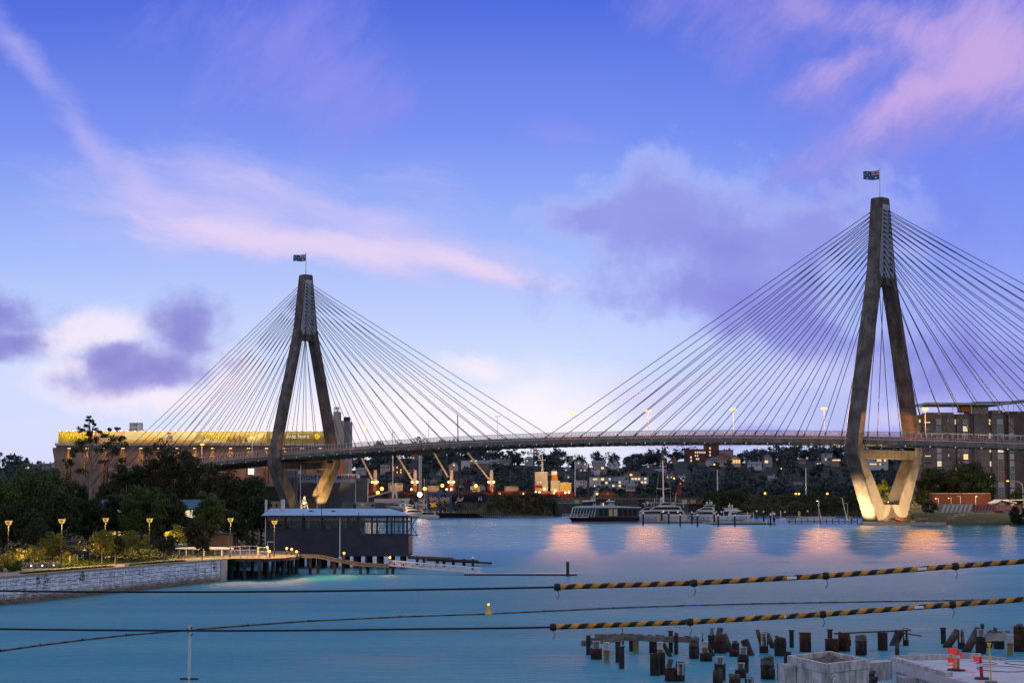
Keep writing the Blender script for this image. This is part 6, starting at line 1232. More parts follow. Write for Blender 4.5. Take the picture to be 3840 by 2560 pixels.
# tufts of grass and undergrowth
def tufts(name, n, f, mm, seed, s=.16, kind='stuff'):
    rg = random.Random(seed); m = MB()
    for _ in range(n):
        p = f(rg)
        for k in range(3):
            a = rg.uniform(0,6.28); h = s*rg.uniform(.6,1.6); m.face((p+Vector((math.cos(a)*.05,math.sin(a)*.05,0)), p-Vector((math.cos(a)*.05,math.sin(a)*.05,0)), p+Vector((math.cos(a+1)*h*.5,math.sin(a+1)*h*.5,h))))
    return tag(m.build(name, mm), kind=kind)
GRL = leafmat('grass_blades', (.05,.085,.015), (.10,.13,.03))
tufts('verge_grass', 2600, lambda r: WA+we*r.choice([r.uniform(-40,-8),r.uniform(7,25),r.uniform(29.5,43)])+wn*r.uniform(.7,1.9)+Vector((0,0,.02)), GRL, 1)
tufts('lawn_grass', 3500, lambda r: WA+we*r.uniform(22,WL-2)+wn*r.uniform(5.5,15)+Vector((0,0,.01)), GRL, 2, .14)
sw = thing('sea_wall', 'long pale coursed stone sea wall along the park edge', 'wall', WA)
sw.rotation_euler = (0, 0, math.atan2(we.y, we.x))
def wall_mat():
    m = bpy.data.materials.new('sea_wall_stone'); m.use_nodes = True; g = N(m.node_tree); t = m.node_tree; b = t.nodes['Principled BSDF']
    tc = g.n('ShaderNodeTexCoord').outputs['Object']; sx = g.n('ShaderNodeSeparateXYZ'); t.links.new(tc, sx.inputs[0]); cb_ = g.n('ShaderNodeCombineXYZ'); t.links.new(sx.outputs[0], cb_.inputs[0]); t.links.new(sx.outputs[2], cb_.inputs[1])
    br = g.n('ShaderNodeTexBrick'); t.links.new(cb_.outputs[0], br.inputs['Vector']); br.inputs['Scale'].default_value = 1; br.inputs['Brick Width'].default_value = 1.25; br.inputs['Row Height'].default_value = .42; br.inputs['Mortar Size'].default_value = .022
    br.inputs['Color1'].default_value = (.86,.93,1.0,1); br.inputs['Color2'].default_value = (.64,.70,.80,1); br.inputs['Mortar'].default_value = (.07,.065,.06,1)
    st = g.rng(g.noise(g.map(tc, (1.2,1,.22)), 1, 5, .65), .48, .72); c = g.mix(g.m('MULTIPLY', st, .55), br.outputs[0], (.11,.095,.08))
    c = g.mix(g.m('MULTIPLY', g.rng(g.noise(tc, 3, 4), .45, .7), .3), c, (.25,.24,.23))
    low = g.rng(g.m('ADD', sx.outputs[2], g.m('MULTIPLY', g.noise(tc, 1.2, 3), .8)), -1.9, -1.0); c = g.mix(low, (.20,.155,.11), c)
    t.links.new(c, b.inputs['Base Color']); b.inputs['Roughness'].default_value = .9; b.inputs['Specular IOR Level'].default_value = .2; return m
WALLM = wall_mat()
m = MB(); m.box(-75, WL-1.2, 0, .7, -3.6, -.12); m.build('wall_face', WALLM, sw)
m = MB(); m.box(-75, WL+.6, -.08, .62, -.119, .06); m.build('coping', mat('coping_tan', (.34,.28,.22), .85, .2, .8), sw)
m = MB(); m.box(WL-1.19, WL+.6, -.1, 2.4, -3.6, -.12); m.build('end_pier', mat('pier_concrete', (.36,.36,.38), .9, .2, .5, streak=.4, streak_scale=(2,2,.1)), sw)
m = MB(); rg = random.Random(31)
for _ in range(620):
    x = rg.uniform(-30, WL-2.5); r_ = rg.randrange(0, 6); z = -.22-.42*r_-rg.choice([.06,.2,.3]); L = rg.uniform(.3, 1.1); e = rg.uniform(.03,.11); m.box(x, x+L, -e, -.001, z-rg.uniform(.05,.13), z)
m.build('rock_facing', WALLM, sw)
m = MB()
for _ in range(420):
    x = rg.uniform(-30, WL-2.5); r_ = rg.randrange(0, 6); z = -.24-.42*r_-rg.choice([0,.14,.26]); L = rg.uniform(.25, 1.2); m.box(x, x+L, -.012, -.002, z-.05, z)
m.build('open_joint', BLACK, sw)
m = MB()
for _ in range(9):
    x = rg.uniform(-20, WL-3); 
    for k in range(14): leaves(m, (x+rg.gauss(0,.2), -.1, -.1-rg.random()*.9), (.12,.08,.14), 5, .07, .3, .6, rg)
m.build('hanging_weeds', LEAFD, sw)
# ---------------------------------------------------------------- park furniture
LANT = glow('lantern_glow', (1,.62,.13), .85)
def park_lamp(px, yt, pos, lab, pw=9500):
    t = thing('park_lamp', lab, 'street lamp', pos, 0, 'lantern-topped park lamps'); h = P(px, yt, pos.y).z-pos.z
    m = MB(); m.cyl((0,0), .10, -.3, .6, 8); m.cyl((0,0), .065, .6, h-.62, 8); m.build('pole', BLACK, t)
    m = MB(); m.box(-.33,.33,-.33,.33,h-.1,h); m.build('top_cap', BLACK, t)
    m = MB()
    for a,b in (((-1,-1),(1,-1)),((1,-1),(1,1)),((1,1),(-1,1)),((-1,1),(-1,-1))): m.bar((a[0]*.15,a[1]*.15,h-.52),(a[0]*.29,a[1]*.29,h-.11), .055); m.bar((a[0]*.28,a[1]*.28,h-.14),(b[0]*.28,b[1]*.28,h-.14), .06); m.bar((a[0]*.16,a[1]*.16,h-.50),(b[0]*.16,b[1]*.16,h-.50), .05)
    m.build('lit_frame', LANT, t)
    m = MB(); m.loft([[(-.11,-.11,h-.48),(.11,-.11,h-.48),(.11,.11,h-.48),(-.11,.11,h-.48)],[(-.23,-.23,h-.18),(.23,-.23,h-.18),(.23,.23,h-.18),(-.23,.23,h-.18)]]); m.build('lantern', mat('lantern_dark', (.05,.045,.03), .3, .1, 1, emit=(1,.6,.12), estr=.25), t)
    light(Vector(pos)+Vector((0,-.05,h-.6)), pw, (1,.58,.10), .15, t, 158, Vector(pos)+Vector((0,-.05,0)), .5)
def pg(px, py, z=PZ): return W(px, py, z)
for px, yt, yb, lab in ((29,1948,2122,'lantern lamp at the far left edge of the park'),(229,1942,2121,'lantern lamp beside the low concrete wall with lights'),(394,1939,2088,'lantern lamp among the small lit trees, before the teal roof'),(559,1940,2094,'lantern lamp before the dark central trees'),(863,1939,2088,'lantern lamp at the end of the sea wall by the wharf'),(1028,1948,2087,'lantern lamp on the wharf in front of the boathouse')):
    park_lamp(px, yt, pg(px, yb), lab)
p = pg(158,2128); t = thing('low_wall', 'low grey concrete seat wall with three small lights beside the path', 'wall', p); t.rotation_euler = (0,0,math.atan2(we.y,we.x)*0+.28); m = MB(); m.box(-1.85,1.85,-.2,.25,-.1,.52); m.build('wall', CONCG, t)
for k in (-1,0,1): m = MB(); m.box(k*1.1-.06,k*1.1+.06,-.22,-.19,.2,.3); m.build('inset_light', glow('inset_lamp', (1,.9,.7), 6), t)
p = pg(693,2096); t = thing('park_bench', 'long slatted bench on thin legs near the end of the sea wall', 'bench', p, .2); m = MB()
for k in range(5): m.box(-1.25,1.25,-.3+.13*k,-.2+.13*k,.40,.45)
m.build('seat', WOODG, t)
for x in (-1.1,-.1,.1,1.1): m = MB(); m.box(x-.03,x+.03,-.28,.3,0,.4); m.build('leg', GALV, t)
p = pg(743,2086); t = thing('light_bollard', 'short dark light bollard on the lawn beside the rowing shells', 'bollard', p); m = MB(); m.cyl((0,0), .14, -.1, .75, 10); m.cyl((0,0), .16, .98, 1.08, 10); m.build('post', BLACK, t); m = MB(); m.cyl((0,0), .11, .75, .98, 10); m.build('lens', mat('lens_grey',(.4,.42,.45),.3,.1,1), t)
t = thing('chain_fence', 'short posts linked by drooping chain among the shrubs beside the path', 'fence', pg(290,2108)); m = MB(); ps = [pg(x,y) for x,y in ((262,2112),(290,2108),(312,2105),(336,2102))]
for k,q in enumerate(ps):
    m.cyl((q.x,q.y), .07, q.z, q.z+.85, 8)
    if k: a = ps[k-1]; m.tube([a.lerp(q, j/6)+Vector((0,0,.75-.28*math.sin(math.pi*j/6))) for j in range(7)], .025, 5)
m.build('posts', GALV, t, True)
p = pg(80,2118); t = thing('info_sign', 'small cream information panel among the yellow-lit shrubs at far left', 'sign', p); m = MB(); m.box(-.04,.04,-.04,.04,0,1.0); m.build('post', BLACK, t); m = MB(); m.box(-.28,.28,-.08,-.04,.7,1.15); m.build('panel', mat('sign_cream',(.55,.50,.30),.6,.1,1), t)
for a,b,y,Y,z,lab in ((590,757,2041,240,1.55,'upper white rowing shell on the rack before the brick hut'),(655,876,2055,236,.95,'lower longer white rowing shell lying before the brick hut')):
    A,B = P(a,y,Y),P(b,y,Y); t = thing('rowing_shell', lab, 'rowing boat', (A+B)/2, .05); L = (B-A).length; m = MB()
    m.loft([[(L*(k/10-.5), math.cos(j*math.pi/4)*.36*math.sin(math.pi*(.04+.92*k/10))**.6, math.sin(j*math.pi/4)*.20*math.sin(math.pi*(.04+.92*k/10))**.5) for j in range(8)] for k in range(11)]); m.build('hull', WHITE, t, smooth=True)
    m = MB(); zz = (A.z+B.z)/2-PZ
    for x in (-L*.3,0,L*.3): m.box(x-.05,x+.05,-.3,.3,-zz,-.18)
    m.build('rack', GALV, t)
t = thing('brick_hut', 'small tan brick hut at the end of the park by the wharf', 'hut', P(806,2085,249)); m = MB(); A,B = P(762,2090,249),P(853,2004,249); m.box(A.x,B.x,249,254,PZ-.2,B.z); m.build('wall', mat('tan_brick',(.24,.16,.10),.85,.2,2,6), t, True); m = MB(); m.box(A.x-.3,B.x+.3,248.7,254.3,B.z,B.z+.18); m.build('roof', CHAR, t, True)
t = thing('clubhouse', 'long low clubhouse with a teal roof and lit windows behind the park trees', 'clubhouse', P(560,2060,288)); A,B = P(368,2070,288),P(790,1907,288); m = MB(); m.box(A.x,B.x,288,298,PZ,B.z); wl_ = m.build('wall', mat('clubhouse_wall',(.045,.04,.035),.8,.2,.5), t, True)
m = MB(); zr = P(400,1872,293).z; m.prism([(287,B.z),(299,B.z),(293,zr)], 0, A.x-.5, B.x+.5); m.build('roof', mat('teal_iron',(.012,.10,.15),.5,.15,.5), t, True)
for a,b,y0,y1,mm in ((415,471,1911,1942,WINLIT2),(690,712,1912,1938,WINLIT2),(715,745,1911,1940,WINLIT2),(748,773,1911,1940,WINLIT2),(372,470,1992,2006,WINLIT),(715,760,1990,2002,WINLIT)):
    m = MB(); m.box(P(a,1900,288).x,P(b,1900,288).x,287.9,287.98,P(a,y1,288).z,P(a,y0,288).z); m.build('window', mm, wl_, True)
p = pg(272,2072,2.55); car('dark car parked behind the small trees in the park', 272, 2072, 236, (.03,.03,.035), .4, None)
# ---------------------------------------------------------------- park trees
PG_ = 'trees in the waterside park'
t = thing('gum_tree', 'tall pale-trunked gum tree with sparse tufted crown standing before the silos', 'tree', Vector((P(340,1800,290).x,290,PZ+.3))); o = t.location; m = MB()
def lp(x, y): p = P(x, y, 290); return p-o
trk = [Vector((0,0,-.4)), lp(339,1900), lp(340,1800), lp(340,1700), lp(337,1630), lp(335,1560)]; m.tube(trk, [.34,.30,.27,.2,.12,.05], 8)
LB_ = [(336,1562,10),(328,1574,8),(345,1577,9),(350,1590,9),(325,1597,11),(300,1612,16),(366,1614,16),(336,1625,16),(413,1612,13),(441,1605,11),(395,1634,20),(350,1646,26),(292,1657,26),(312,1682,22),(420,1652,26),(452,1642,22),(262,1702,18),(268,1745,22),(300,1762,24),(420,1700,26),(388,1730,20),(250,1728,15),(410,1668,28),(462,1662,24),(376,1682,20),(325,1655,20),(280,1690,18),(440,1690,20)]
for x,y,r_ in LB_: e = lp(x,y)+Vector((0,rnd.uniform(-1.5,1.5),0)); s0 = lp(339,min(1830,y+60+abs(x-339)*.8)); m.tube([s0, s0.lerp(e,.55)+Vector((0,0,-.25)), e], [.10,.07,.03], 5)
m.build('trunk', BARKP, t); m = MB()
for x,y,r_ in LB_:
    c = lp(x,y); R = M_(r_*1.05,290)
    for k in range(4): leaves(m, (c.x+rnd.uniform(-.6,.6)*R, c.y+rnd.uniform(-1,1)*R*1.3, c.z+rnd.uniform(-.35,.4)*R), (R*.62,R*.7,R*.42), int(16+R*46), .15, .2, .5)
m.build('crown', LEAFD, t)
def pt(px, yb, yt, w, Y, leaf, seed, lab, name='tree', nl=60, lr=.85, npl=105, ls=.17, fr=.42, tr_=.2, bark=BARK, g=PG_, lean=0, cz=None):
    b = P(px, 1900, Y); b.z = PZ-.05 if Y < 262 else PZ+.2; h = P(px, yt, Y).z-b.z; R = M_(w/2, Y)
    return tree(name, lab, b, h, (R, R*.9, h*fr), leaf, nl, lr, npl, ls, seed, g, bark, 'tree', tr_, lean=lean, cz=cz)
for a in ((108,2000,1752,230,250,LEAFG,101,'broad green tree, largest of the left park trees',120,1.15),(15,2000,1775,130,236,LEAFG,102,'green tree cut by the left edge of the view',60,1.0),(212,2000,1758,110,266,LEAFG,103,'green tree just left of the tall gum tree trunk',60,1.0),(60,2050,1880,190,228,LEAFD,104,'low dark spreading tree behind the left lantern lamp',60,.9),(225,2030,1850,130,240,LEAFD,105,'dark tree above the lit shrubs, left of the teal roof',50,.9),
    (470,2000,1705,140,304,LEAFD,106,'dark tree right of the gum tree with its top below the billboard',70,1.0),(612,2000,1652,230,306,LEAFO,107,'tallest dark she-oak, its crown reaching the billboard ledge',130,1.15),(715,2000,1694,150,312,LEAFO,108,'dark she-oak where the bridge deck disappears behind the crowns',80,1.0),(795,2000,1740,120,300,LEAFO,109,'slim dark she-oak left of the left pylon',60,.95),(868,2030,1772,130,280,LEAFO,110,'dark tree left of the boathouse, beneath the bridge deck',70,.95),(948,2040,1778,140,276,LEAFD,111,'dark dense tree touching the boathouse roof end',80,.95),(980,2050,1850,80,272,LEAFD,112,'low dark tree overlapping the left end of the boathouse',40,.8),
    (545,2060,1818,190,258,LEAFG,113,'round green tree at the centre of the park in front of the clubhouse',90,.95),(625,2060,1850,120,262,LEAFO,114,'grey-olive feathery tree right of the round central tree',60,.85),(440,2060,1850,110,270,LEAFD,115,'dark tree left of the round central tree, over the lit window',50,.85),(785,2075,1806,105,246,LEAFG,116,'slender tree with a pale trunk before the brick hut',50,.8),(752,2075,1938,120,238,LEAFO,117,'low spreading tree before the brick hut, beneath the slender one',44,.7),(880,2070,1900,110,262,LEAFD,118,'dark undergrowth tree behind the wharf railing',50,.85),
    (335,2060,1865,120,262,LEAFD,122,'dark tree left of the teal roof, beneath the gum tree',60,.9),(655,2060,1862,90,280,LEAFD,123,'dark tree over the right half of the clubhouse roof',50,.85),
    (395,2060,1800,120,330,LEAFD,119,'dark tree behind the gum tree, low against the silos',60,1.0),(280,2060,1790,150,320,LEAFD,120,'dark tree behind and left of the gum trunk',60,1.0),(930,2060,1900,160,292,LEAFD,121,'dark tree filling the gap left of the boathouse',60,1.0)):
    pt(*a[:8], nl=a[8], lr=a[9])
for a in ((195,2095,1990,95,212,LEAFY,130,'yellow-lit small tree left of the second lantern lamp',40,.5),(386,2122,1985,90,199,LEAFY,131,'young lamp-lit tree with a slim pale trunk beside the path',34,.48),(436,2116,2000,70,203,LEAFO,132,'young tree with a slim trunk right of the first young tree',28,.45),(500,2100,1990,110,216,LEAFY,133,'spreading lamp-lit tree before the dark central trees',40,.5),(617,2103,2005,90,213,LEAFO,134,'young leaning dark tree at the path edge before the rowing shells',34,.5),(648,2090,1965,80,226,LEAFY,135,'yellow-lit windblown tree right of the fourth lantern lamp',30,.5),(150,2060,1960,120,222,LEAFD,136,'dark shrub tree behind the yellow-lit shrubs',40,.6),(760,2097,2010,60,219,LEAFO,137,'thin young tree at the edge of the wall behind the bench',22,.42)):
    pt(a[0],a[1],a[2],a[3],a[4],a[5],a[6],a[7],'young_tree',a[8],a[9],60,.11,.36,.07,BARKP,'young trees along the path', lean=.3 if a[6] in (134,135) else 0)
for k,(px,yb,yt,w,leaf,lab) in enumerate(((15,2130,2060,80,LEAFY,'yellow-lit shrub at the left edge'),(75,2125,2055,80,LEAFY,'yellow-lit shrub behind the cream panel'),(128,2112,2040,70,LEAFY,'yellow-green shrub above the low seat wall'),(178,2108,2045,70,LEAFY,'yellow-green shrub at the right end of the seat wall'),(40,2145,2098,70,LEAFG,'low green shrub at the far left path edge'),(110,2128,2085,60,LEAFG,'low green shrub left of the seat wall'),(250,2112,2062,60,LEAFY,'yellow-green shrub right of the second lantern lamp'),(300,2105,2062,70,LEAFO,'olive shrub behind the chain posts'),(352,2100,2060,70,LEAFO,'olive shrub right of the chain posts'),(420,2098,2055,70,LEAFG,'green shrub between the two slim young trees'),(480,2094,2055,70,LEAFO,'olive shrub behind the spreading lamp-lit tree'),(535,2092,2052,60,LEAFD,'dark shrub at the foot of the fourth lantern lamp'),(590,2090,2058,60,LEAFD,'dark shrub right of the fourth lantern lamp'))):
    b = pg(px, yb); R = M_(w/2, b.y); h = P(px, yt, b.y).z-b.z; t = thing('shrub', lab, 'shrub', b, 0, 'shrubs beside the path'); rg = random.Random(300+k); m = MB()
    for _ in range(22): a = rg.uniform(0,6.28); q = rg.random()**.5; leaves(m, (R*q*math.cos(a), 1.0+R*q*math.sin(a), h*rg.uniform(.12,.82)), (R*.32,R*.32,h*.2), 46, .095, .3, .5, rg)
    m.build('foliage', leaf, t); m = MB()
    for j in range(5): m.tube([(0,1,-.1),(R*.5*math.cos(j*1.3),1+R*.5*math.sin(j*1.3),h*.6)], [.04,.015], 5)
    m.build('stems', BARK, t)
m = MB(); rg = random.Random(77)
for _ in range(520): 
    q = WA+we*rg.uniform(-20,WL+6)+wn*rg.uniform(5.5,11); leaves(m, (q.x,q.y,PZ+rg.uniform(.05,.35)), (.5,.5,.3), 14, .10, .3, .5, rg)
for _ in range(420):
    q = WA+we*rg.uniform(-10,WL+60)+wn*rg.uniform(12,34); leaves(m, (q.x,q.y,PZ+rg.uniform(.2,1.6)), (1.0,1.0,.8), 26, .2, .3, .5, rg)
tag(m.build('undergrowth', LEAFO), kind='stuff')
# ---------------------------------------------------------------- wharf, boardwalk, gangway
t = thing('timber_wharf', 'timber wharf deck on dark round piles between the sea wall and the boathouse', 'wharf', pg(980,2085)); m = MB()
fr_ = [W(842,2093,PZ), W(1000,2094,PZ), W(1060,2091,PZ), W(1122,2084,PZ)]
m.loft([[p+Vector((0,0,-.25)) for p in fr_]+[Vector((p.x*257/p.y,257,PZ-.25)) for p in reversed(fr_)], [p for p in fr_]+[Vector((p.x*257/p.y,257,PZ)) for p in reversed(fr_)]]); m.build('deck', mat('wharf_boards',(.26,.19,.13),.85,.3,1.5,streak=.3,streak_scale=(.2,3,1)), t, True)
m = MB()
for a,b in zip(fr_, fr_[1:]): m.bar(a+Vector((0,-.1,-.18)), b+Vector((0,-.1,-.18)), .12, .34)
m.build('edge_beam', WOODD, t, True)
for px,yb in ((866,2172),(915,2175),(972,2176),(1000,2166),(1022,2171),(1060,2161),(1083,2155),(1094,2152),(1110,2151),(890,2160),(945,2158),(990,2150),(1040,2150)):
    b = wl(px,yb); m = MB(); m.cyl((b.x,b.y+.3), .21, -1, PZ-.25, 10); m.cyl((b.x,b.y+.3), .225, -1, .8, 10); m.build('pile', mat('wet_pile',(.045,.042,.04),.7,.5,1.5,streak=.4), t, True)
t = thing('steel_railing','steel post railing along the front of the timber wharf','railing', pg(920,2092)); m = MB(); ps = [pg(x,y) for x,y in ((805,2096),(835,2095),(858,2094),(880,2094),(902,2094),(925,2094),(948,2094),(972,2094),(1000,2093))]
for k,q in enumerate(ps):
    m.bar(q, q+Vector((0,0,1.05)), .07)
    if k:
        for z in (.35,.7,1.05): m.bar(ps[k-1]+Vector((0,0,z)), q+Vector((0,0,z)), .03 if z < 1 else .05)
m.build('rails', GALV, t, True)
t = thing('steel_railing','second steel railing set back on the wharf, lit orange from below','railing', pg(920,2078)); m = MB(); ps = [pg(x,y) for x,y in ((866,2080),(900,2079),(935,2078),(965,2078),(968,2084),(1005,2084))]
for k,q in enumerate(ps):
    m.bar(q, q+Vector((0,0,1.05)), .08)
    if k:
        for z in (.55,1.05): m.bar(ps[k-1]+Vector((0,0,z)), q+Vector((0,0,z)), .05)
m.build('rails', GALV, t, True)
def deck_lamp(px, yt, pos, lab):
    t = thing('deck_lamp', lab, 'bollard lamp', pos, 0, 'orange bollard lamps along the boardwalk'); h = max(.55, P(px, yt, pos.y).z-pos.z); m = MB(); m.cyl((0,0), .12, -.05, h-.12, 10); m.build('post', BLACK, t); m = MB(); m.ball((0,-.02,h), (.16,.16,.15), 8); m.build('lamp_bulb', glow('orange_deck_lamp',(1,.42,.07),2.6), t); light(Vector(pos)+Vector((0,-.30,h+.10)), 220, (1,.5,.14), .1, t)
for px,yt,yb,lab in ((1002,2051,2077,'bollard lamp by the white door frame of the boathouse'),(1011,2066,2089,'bollard lamp at the front right end of the wharf railing'),(1075,2055,2079,'left one of a close pair of bollard lamps before the boathouse'),(1094,2058,2080,'right one of a close pair of bollard lamps before the boathouse'),(1112,2067,2086,'bollard lamp at the corner where the boardwalk leaves the wharf')): deck_lamp(px,yt,pg(px,yb),lab)
BYd = 243.0; t = thing('boardwalk', 'narrow timber boardwalk sloping down from the wharf on paired piles', 'boardwalk', P(1290,2098,BYd)); bp = [P(1121,2082,BYd),P(1190,2084,BYd),P(1346,2114,BYd),P(1456,2121,BYd)]
m = MB(); m.loft([[p+Vector((0,y,z)) for y,z in ((-1,0),(1.2,0),(1.2,-.22),(-1,-.22))] for p in bp]); m.build('deck', mat('wharf_boards',(.26,.19,.13)), t, True)
m = MB()
for y in (-1,1.15): m.loft([[p+Vector((0,y+a,.1+b)) for a,b in ((-.07,-.09),(.07,-.09),(.07,.09),(-.07,.09))] for p in bp])
m.build('kerb_rail', WOODG, t, True)
for px in (1166,1190,1257,1285,1354,1378,1453,1472):
    yb = interp([(1121,2082),(1190,2084),(1346,2114),(1456,2121)], px); q = P(px, yb, BYd); m = MB(); m.cyl((q.x, BYd+(.9 if px in (1190,1285,1378,1472) else -.7)), .19, -1, q.z-.2, 10); m.build('pile', mat('wet_pile',(.045,.042,.04)), t, True)
deck_lamp(1290,2073,P(1290,2102,BYd),'bollard lamp half way down the sloping boardwalk'); deck_lamp(1469,2089,P(1462,2119,BYd),'bollard lamp at the foot of the boardwalk by the gangway')
truss('white truss gangway from the boardwalk down to the thin pontoon', P(1462,2119,BYd-.2), P(1805,2147,240.5), .62, STEELW, 20, w=1.0)
A,B = wl(1741,2157),wl(2165,2158); t = thing('pontoon','thin grey pontoon at the end of the white gangway','pontoon',(A+B)/2); m = MB(); m.box(A.x,B.x,A.y,A.y+1.6,-.1,.22); m.build('deck', GALV, t, True); m = MB(); m.box(A.x,B.x,A.y-.05,A.y-.002,.0,.2); m.build('fender_board', BLACK, t, True)
def pile_b(px,yt,yb,lab,w): 
    b = wl(px,yb); z = P(px,yt,b.y).z; r = M_(w/2,b.y); t = thing('mooring_pile', lab, 'mooring pile', b); m = MB(); m.cyl((0,0), r, -1.2, z-.3, 12); m.build('shaft', BLACK, t); m = MB(); m.lathe((0,0,z-.3), ((r*1.1,0),(r*1.1,.08),(r*.1,.32)), 12); m.build('cone_cap', WHITE, t)
pile_b(1773,2085,2150,'black pile with a pale cone cap by the end of the white gangway',10); pile_b(2129,2095,2160,'lone black pile with a pale cone cap at the far end of the thin pontoon',11)
t = thing('old_jetty','broken dark timber jetty sticking out beyond the boathouse','jetty', P(1680,2098,270)); m = MB()
for a,b in (((1530,2086,266),(1795,2100,272)),((1600,2094,268),(1845,2107,274)),((1535,2083,270),(1700,2090,276))): m.loft([[Vector(P(*q))+Vector((0,y,z)) for y,z in ((-.9,0),(.9,0),(.9,-.25),(-.9,-.25))] for q in (a,b)])
m.build('deck', WOODD, t, True)
for px in (1565,1590,1640,1665,1700,1740): m = MB(); q = P(px,2092,271); m.cyl((q.x,q.y), .22, -1, q.z-.1, 8); m.build('pile', WOODD, t, True)
# ---------------------------------------------------------------- boathouse
HY0 = 262.0; BX = lambda px, Y=HY0: P(px,1950,Y).x; BZ = lambda py: P(1260,py,HY0).z
bh = thing('boathouse','dark blue boathouse on piles with a pale hipped roof and long window band','boathouse',(BX(1265),HY0+5,0))
SLATE = mat('dark_blue_boards',(.038,.042,.068),.7,.2,.5,5,joint=.28,jw=.10); FRAME = mat('navy_frame',(.022,.03,.045),.5,.15,1)
xa,xb = BX(996),BX(1533); zf,zs,zs2,ze = BZ(2085),BZ(1983),BZ(2005),BZ(1934); xm = BX(1342); D = 10.0
m = MB(); m.box(xa,xm,HY0,HY0+.3,zf,zs); m.box(xm,xb,HY0,HY0+.3,zf,zs2); m.box(xa,xa+.3,HY0+.3,HY0+D,zf,ze); m.box(xa,xm,HY0+D,HY0+D+.3,zf,ze); m.box(xm,xb,HY0+D,HY0+D+.3,zf,zs2); m.box(xb-.3,xb,HY0+.3,HY0+D,zf,zs2); m.box(xa,xb,HY0+.3,HY0+D,zf-.01,zf+.2)
wl_ = m.build('wall', SLATE, bh, True)
m = MB(); m.box(xa+.31,xm,HY0+3.2,HY0+3.3,zs-2,ze); m.build('interior_dark_sheet', BLACK, bh, True)  # black sheet put in for the shade behind the left windows
for a,b,y0_,y1_ in ((1006,1058,1972,1982),(1078,1112,1970,1982),(1146,1158,1950,1983),(1218,1236,1973,1983),(1282,1296,1944,1981)): m = MB(); m.box(BX(a),BX(b),HY0+1.6,HY0+2.4,BZ(y1_+2),BZ(y0_)); m.build('stored_gear', mat('stored_gear_pale',(.34,.36,.38),.6,.3,1), bh, True)
for a,b in ((1003,1066),(1074,1133),(1141,1204),(1212,1271),(1278,1303),(1310,1338)): m = MB(); m.box(BX(a),BX(b),HY0+.12,HY0+.16,zs,ze); m.build('window', glass('boathouse_glass',(.75,.85,.88)), wl_, True)
for a,b in ((1346,1391),(1399,1447),(1455,1505)):
    m = MB(); m.box(BX(a),BX(b),HY0+.12,HY0+.16,zs2,ze); m.build('window', glass('boathouse_glass'), wl_, True); m = MB(); m.box(BX(a),BX(b),HY0+D+.12,HY0+D+.16,zs2,ze); m.build('window', glass('boathouse_glass'), wl_, True)
m = MB(); zm = BZ(1956)
for px,w in ((998,4),(1070,4),(1137,4),(1208,4),(1306,4),(1342,8),(1395,7),(1451,8),(1480,3),(1512,8),(1528,5)):
    z0 = zs if px < 1340 else zs2; m.box(BX(px-w/2),BX(px+w/2),HY0-.08,HY0+.2,z0-.02,ze)
    if px >= 1342: m.box(BX(px-w/2),BX(px+w/2),HY0+D-.08,HY0+D+.2,z0-.02,ze)
for px in (1040,1104,1170,1240,1290,1325,1370,1423,1495): m.box(BX(px-.9),BX(px+.9),HY0-.03,HY0+.18,(zs if px < 1340 else zs2)-.01,zm)
m.box(xa,xb-.1,HY0-.06,HY0+.2,zm-.07,zm+.07); m.box(xa,xb+.05,HY0-.1,HY0+.22,ze-.2,ze-.001); m.box(xm,xb+.06,HY0-.1,HY0-.005,zs2-.13,zs2+.05); m.box(xm,xb-.1,HY0+D-.06,HY0+D+.2,zm-.07,zm+.07)
m.box(xa,xm,HY0-.07,HY0-.005,zs-.08,zs+.04); m.build('window_frame', FRAME, bh, True)
m = MB()
for a,b in ((1346,1372),(1399,1423),(1455,1478),(1484,1505)): m.bar((BX(a),HY0+.9,zs2),(BX(b),HY0+.9,zm), .06); m.bar((BX(b),HY0+.9,zs2),(BX(a),HY0+.9,zm), .06); m.bar((BX(a),HY0+.9,zm),(BX(b),HY0+.9,ze), .05)
m.build('cross_brace', FRAME, bh, True)
m = MB(); m.box(BX(1349),BX(1364),HY0+1,HY0+1.8,zs2,BZ(1978)); m.build('inside_cabinet', mat('cabinet_grey',(.38,.42,.45),.6,.1,1), bh, True)
m = MB(); e = .7; zr = P(1250,1906,HY0+5).z; y0,y1 = HY0-e,HY0+D+e+.3; x0_,x1_ = BX(978),BX(1540)
m.add([(x0_,y0,ze),(x1_,y0,ze),(x1_,y1,ze),(x0_,y1,ze),(x0_+.6,HY0+5.2,zr),(x1_-3.2,HY0+5.2,zr)], ((0,1,5,4),(1,2,5),(2,3,4,5),(3,0,4),(3,2,1,0))); rf = m.build('roof', mat('pale_roof_sheet',(.26,.46,.60),.45,.08,.3,5,streak=.15,streak_scale=(3,.2,1)), bh, True)
m = MB(); m.box(x0_,x1_,y0-.1,y0-.004,ze-.12,ze+.10); m.build('gutter', FRAME, bh, True)
for px,yt,yb,w in ((1060,1872,1922,17),(997,1873,1926,10)):
    m = MB(); c = BX(px,HY0+3); r = M_(w/2,HY0+3); za,zb_ = P(px,yb,HY0+3).z,P(px,yt,HY0+3).z
    for k in range(5): z = za+(zb_-za)*k/5; m.cyl((c,HY0+3), r*(1 if k%2 else .93), z, z+(zb_-za)/5, 14)
    m.build('vent_stack', GALV, rf, True)
m = MB()
for px in (1166,1250): c = BX(px,HY0+3); m.cb((c,HY0+3,P(px,1915,HY0+3).z), (.5,.5,.14))
m.build('roof_vent', CHAR, rf, True)
